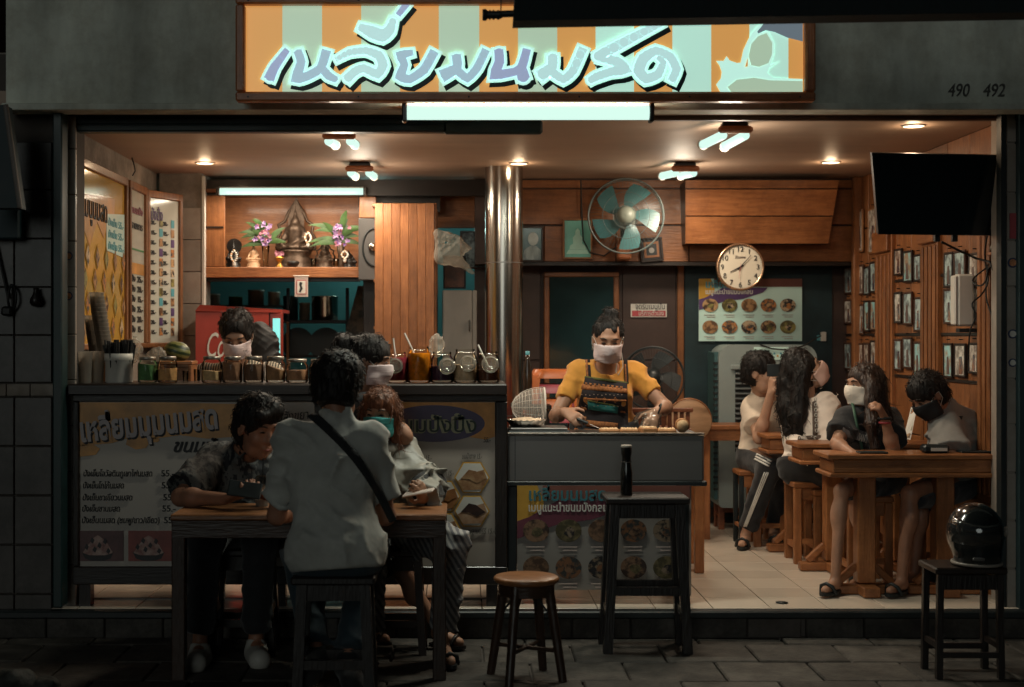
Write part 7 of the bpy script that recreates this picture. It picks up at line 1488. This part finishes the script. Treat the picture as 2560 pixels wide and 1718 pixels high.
for x0, x1, y1 in ((1466, 1478, 946), (1562, 1572, 960)): 
    xs_ = x0 - 1150; st_ = p.drape(p.shirt_f, ((x0 - 3, 898), (x1 - 3, 898), (x1, y1), (x0, y1)), 3, 10, m_apr, 'apron_strap', 7.0, 7.7, off=.009); p.drape(p.shirt_f, ((x0 - 2, 899), (x0 + 3, 899), (x0 + 5, y1), (x0 + 1, y1)), 1, 8, m_band, 'strap_braid', 7.0, 7.7, off=.014, th=.001, parent=st_)
part('mask_chain', MB().tube([p.P(-.075, .03, -.06), p.P(-.085, .05, -.13), p.P(-.06, .08, -.17), p.P(-.045, .085, -.15), p.P(-.05, .07, -.10)], .0022, 5), m_pale, p.t); part('earring', MB().tube([p.P(.08 + .002, .0 + .012 * math.cos(a), -.045 + .014 * math.sin(a)) for a in (k * PI / 6 for k in range(12))], .0018, 5, True), m_chrome, p.t); part('bracelet', MB().tube([p.J['wr'][1] + Vector((.022 + .0, 0, .016)) * .6 + Vector((.012 * math.cos(a), .03 * math.sin(a), .03 * math.cos(a))) for a in (k * PI / 8 for k in range(16))], .005, 6, True), m_black, p.t)
fl = Field(*bounds([p.J['wr'][1]], .16), .007); hd_ = p.J['hand'][1]; hand_prims(fl, p.J['wr'][1], hd_[0], hd_[1], hd_[2], hd_[3], 1.12); fl.F -= .004; fl.noise(.004, .015, 3, True); fpart('plastic_glove', fl, thin('glove_film', rough=.12, milk=.07, facing=.25), p.t)
q = p.J['wr'][0] + N((.45, -.6, -.25)) * .1; t = thing('spatula', 'dark scraper held in the right hand of the woman in yellow', 'scraper', q); part('handle', MB().cyl(q, q + Vector((.05, -.02, -.02)), .008, n=8), m_black, t); part('blade', MB().box(q + Vector((.085, -.03, -.035)), (.06, .05, .003), .001, Matrix.Rotation(.4, 3, 'Y')), m_brush, t)
# --- 8: man with a phone
J = dict(head=W(1902, 932, 8.72), fwd=(.82, -.55, .0), up=(-.05, 0, 1), sh=px((1882, 1022, 8.82), (1962, 1020, 8.92)), el=px((1898, 1095, 8.6), (1975, 1090, 8.8)), wr=px((1927, 985, 8.52), (1968, 990, 8.62)),
         hip=[Zf(1880, 8.86, FLOOR + .53), Zf(1940, 8.92, FLOOR + .53)], kn=px((1926, 1165, 8.48), (1968, 1170, 8.6)), an=[Zf(1864, 8.62, FLOOR + .085), Zf(1935, 8.75, FLOOR + .085)], toe=[Zf(1854, 8.5, FLOOR + .04), Zf(1940, 8.62, FLOOR + .04)],
         hand=[((.12, -.1, 1), (.8, .3, 0), -1, .6), ((-.12, -.1, 1), (-.5, .5, 0), 1, .6)], front=(.4, -1, 0), neck=W(1905, 990, 8.82))
p = Person('man in a cream tee and black track trousers taking a photo with his phone', (W(1905, 0, 8.88).x, 8.88, FLOOR), J, 1.0, SKIN2)
p.shirt(cloth('tee_cream', (.68, .56, .44)), sleeve=.62, folds=.008, seed=71, flare=.018); p.pants(cloth('track_black', (.014, .014, .016)), 1.9)
p.hair(fringe=.015, vol=.004, seed=19, wild=.010, ears=True); p.sandals(m_black)
for o_ in (0, 6, 12): p.drape(p.pants_f, ((1884 + o_ * .4, 1148 - o_), (1888 + o_ * .4, 1145 - o_), (1924 + o_ * .5, 1164 - o_), (1922 + o_ * .5, 1168 - o_)), 1, 8, m_pale, 'white_stripe', 8.2, 9.1, off=.012, th=.001); 
for o_ in (0, 5, 10): p.drape(p.pants_f, ((1910 + o_, 1180), (1913 + o_, 1181), (1861 + o_ * .6, 1318), (1858 + o_ * .6, 1317)), 1, 12, m_pale, 'white_stripe', 8.2, 9.1, off=.012, th=.001)
q = W(1949, 926, 8.46); solo('phone', MB().box(q, (.15, .009, .075), .004, Matrix.Rotation(-.15, 3, 'Z')), m_black, 'black phone held up sideways by the man in the cream tee', 'phone', None, q)
# --- 9: girl in the white blouse, head tipped back
J = dict(head=W(2018, 930, 8.16), fwd=(.80, -.12, .58), up=(-.58, -.1, .8), sh=px((1988, 1030, 8.22), (2062, 1012, 8.12)), el=px((1984, 1105, 8.14), (2082, 1100, 8.00)), wr=px((2005, 1118, 7.94), (2055, 1128, 7.92)),
         hip=[Zf(1995, 8.14, FLOOR + .54), Zf(2050, 8.06, FLOOR + .54)], kn=[Zf(2120, 7.99, FLOOR + .5), Zf(2130, 7.86, FLOOR + .5)], an=[Zf(2125, 8.04, FLOOR + .09), Zf(2135, 7.89, FLOOR + .09)], toe=[Zf(2165, 8.04, FLOOR + .04), Zf(2175, 7.89, FLOOR + .04)], hand=[None, ((.3, -.4, -.2), (0, 0, -1), 1, .4)], front=(1, .2, 0), lips=False, neck=W(2012, 985, 8.16))
p = Person('girl in a white puff sleeve blouse tipping her head back, long black hair', (W(2022, 0, 8.12).x, 8.12, FLOOR), J, .94, SKIN2, True)
p.shirt(cloth('blouse_white', (.78, .67, .58)), sleeve=.98, long=True, inf=.013, folds=.010, seed=81, name='blouse', neck=.075, cell=(.03, .03, .12)); p.pants(cloth('skirt_black', (.012, .012, .013)), .85, wide=1.25, name='skirt')
e_ = [W(1990, 905, 8.20), W(1978, 960, 8.19), W(1974, 1020, 8.16), W(1978, 1080, 8.12)]
p.hair(world=((e_[0], e_[1], .085, .075), (e_[1], e_[2], .075, .07), (e_[2], e_[3], .068, .045), (W(2004, 930, 8.10), W(1996, 1040, 8.06), .05, .045), (W(1992, 1040, 8.06), W(1996, 1085, 8.06), .045, .03)), seed=23, wild=.012)
p.mask(mat('mask_pink', (.62, .40, .33), .75, var=.05)); p.sandals(m_black)
m_lace = mat('lace_trim', (.10, .07, .055), .85, var=.3, scale=90)
b_ = p.drape(p.shirt_f, ((1996, 1090), (2052, 1088), (2052, 1098), (1994, 1100)), 8, 2, m_lace, 'lace_band', 7.8, 8.6, off=.018); b2_ = p.drape(p.shirt_f, ((2030, 990), (2040, 984), (2044, 1088), (2032, 1088)), 2, 10, m_lace, 'lace_band', 7.8, 8.6, off=.018)
for k in range(6): q = p.ray(p.shirt_f, 2000 + k * 9, 1094, 7.8, 8.6); q and part('lace_ring', MB().tube([q + Vector((.008 * math.cos(a), -.024, .008 * math.sin(a))) for a in (j * PI / 5 for j in range(10))], .0025, 4, True), m_pale, b_)
for k in range(7): q = p.ray(p.shirt_f, 2036 + k * .5, 998 + k * 13, 7.8, 8.6); q and part('lace_ring', MB().tube([q + Vector((.007 * math.cos(a), -.024, .010 * math.sin(a))) for a in (j * PI / 5 for j in range(10))], .0025, 4, True), m_pale, b2_)
# --- 10: woman in the black shirt
J = dict(head=W(2158, 965, 7.39), fwd=(-.95, -.36, -.05), up=(0, 0, 1), sh=px((2118, 1048, 7.35), (2222, 1050, 7.51)), el=px((2092, 1110, 7.25), (2232, 1122, 7.23)), wr=px((2128, 1132, 7.09), (2212, 1048, 7.19)),
         hip=[Zf(2165, 7.39, FLOOR + .54), Zf(2225, 7.51, FLOOR + .54)], kn=px((2104, 1228, 7.07), (2140, 1222, 7.19)), an=[Zf(2088, 7.03, FLOOR + .085), Zf(2160, 7.23, FLOOR + .085)], toe=[Zf(2062, 6.95, FLOOR + .04), Zf(2135, 7.15, FLOOR + .04)], hand=[((.5, -.6, -.15), (0, 0, -1), -1, .3), ((-.45, -.25, .75), (-.6, .4, -.2), -1, 1.1)], front=(-.7, -.7, 0), lips=False, neck=W(2168, 1022, 7.43))
p = Person('woman in a black printed shirt and white mask resting her chin on her hand', (W(2190, 0, 7.43).x, 7.43, FLOOR), J, .90, SKIN, True)
p.shirt(cloth('shirt_black', (.013, .013, .015)), sleeve=.62, folds=.007, seed=91, flare=.018); p.pants(cloth('shorts_patterned', (.03, .028, .03)), .72, name='shorts')
p.hair(mat('hair_dark_brown', (.035, .018, .012), .4, var=.7, scale=60, stretch=(1, 1, .15), bump=.6, bscale=150), world=((W(2175, 950, 7.43), W(2190, 1040, 7.39), .075, .07), (W(2190, 1040, 7.39), W(2205, 1125, 7.35), .065, .04), (W(2178, 960, 7.31), W(2178, 1060, 7.25), .035, .03), (W(2178, 1060, 7.25), W(2185, 1120, 7.23), .03, .018)), seed=25, wild=.010, side=.0)
p.mask(m_maskw, top=-.012); p.sandals(m_black)
b_ = p.drape(p.shirt_f, ((2108, 1064), (2184, 1085), (2182, 1112), (2106, 1090)), 10, 3, mat('print_grey_band', (.16, .15, .15), .7), 'printed_band', 7.2, 7.9, off=.006)
a = p.ray(p.shirt_f, 2112, 1090, 7.2, 7.9) or W(2112, 1090, 7.28); text('CHRISTIAN DIOR', .052, a + Vector((0, -.018, 0)), m_pale, b_, width=.17, bold=.001, rz=.25, roll=.30)
p.drape(p.shirt_f, ((2126, 1000), (2133, 999), (2160, 1128), (2154, 1130)), 1, 14, mat('strap_green', (.05, .11, .07), .6), 'bag_strap', 7.2, 7.9, off=.010)
w_ = p.J['wr'][1]; part('red_wristband', MB().tube([w_ + Vector((.026 * math.cos(a), .026 * math.sin(a), -.018)) for a in (k * PI / 7 for k in range(14))], .006, 6, True), m_stk3, p.t); part('watch', MB().tube([w_ + Vector((.028 * math.cos(a), .028 * math.sin(a), .004)) for a in (k * PI / 7 for k in range(14))], .008, 6, True), m_black, p.t)
# --- 11: boy in the grey tee
J = dict(head=W(2320, 990, 7.24), fwd=(-.78, -.30, -.60), up=(-.55, -.1, .9), sh=px((2366, 1066, 7.24), (2412, 1062, 7.42)), el=px((2380, 1148, 7.08), (2412, 1145, 7.40)), wr=px((2318, 1150, 7.06), (2350, 1150, 7.26)),
         hip=[Zf(2385, 7.30, FLOOR + .53), Zf(2405, 7.46, FLOOR + .53)], kn=px((2275, 1235, 7.04), (2300, 1240, 7.22)), an=[Zf(2255, 7.02, FLOOR + .085), Zf(2285, 7.20, FLOOR + .085)], toe=[Zf(2225, 6.94, FLOOR + .04), Zf(2250, 7.10, FLOOR + .04)], hand=[((-.9, -.2, .1), (0, 0, -1), 1, .5), ((-.9, -.2, .1), (0, 0, -1), -1, .5)], front=(-1, -.2, 0), lips=False, neck=W(2362, 1034, 7.30))
p = Person('boy in a loose grey tee and black mask bent over the front table', (W(2395, 0, 7.38).x, 7.38, FLOOR), J, .92, SKIN3)
p.shirt(cloth('tee_grey_warm', (.25, .23, .21)), sleeve=.85, folds=.012, seed=101, flare=.03, inf=.026, cell=(.06, .06, .16)); p.pants(cloth('shorts_dark', (.02, .022, .026)), .95, name='shorts', wide=1.2); p.hair(fringe=.02, vol=.006, seed=27, wild=.010, ears=True); p.mask(m_maskb); p.sandals(m_black)
p.drape(p.shirt_f, ((2398, 1040), (2408, 1040), (2362, 1140), (2352, 1140)), 1, 12, cloth('strap_dark', (.012, .012, .013)), 'bag_strap', 7.2, 8.0, off=.008)
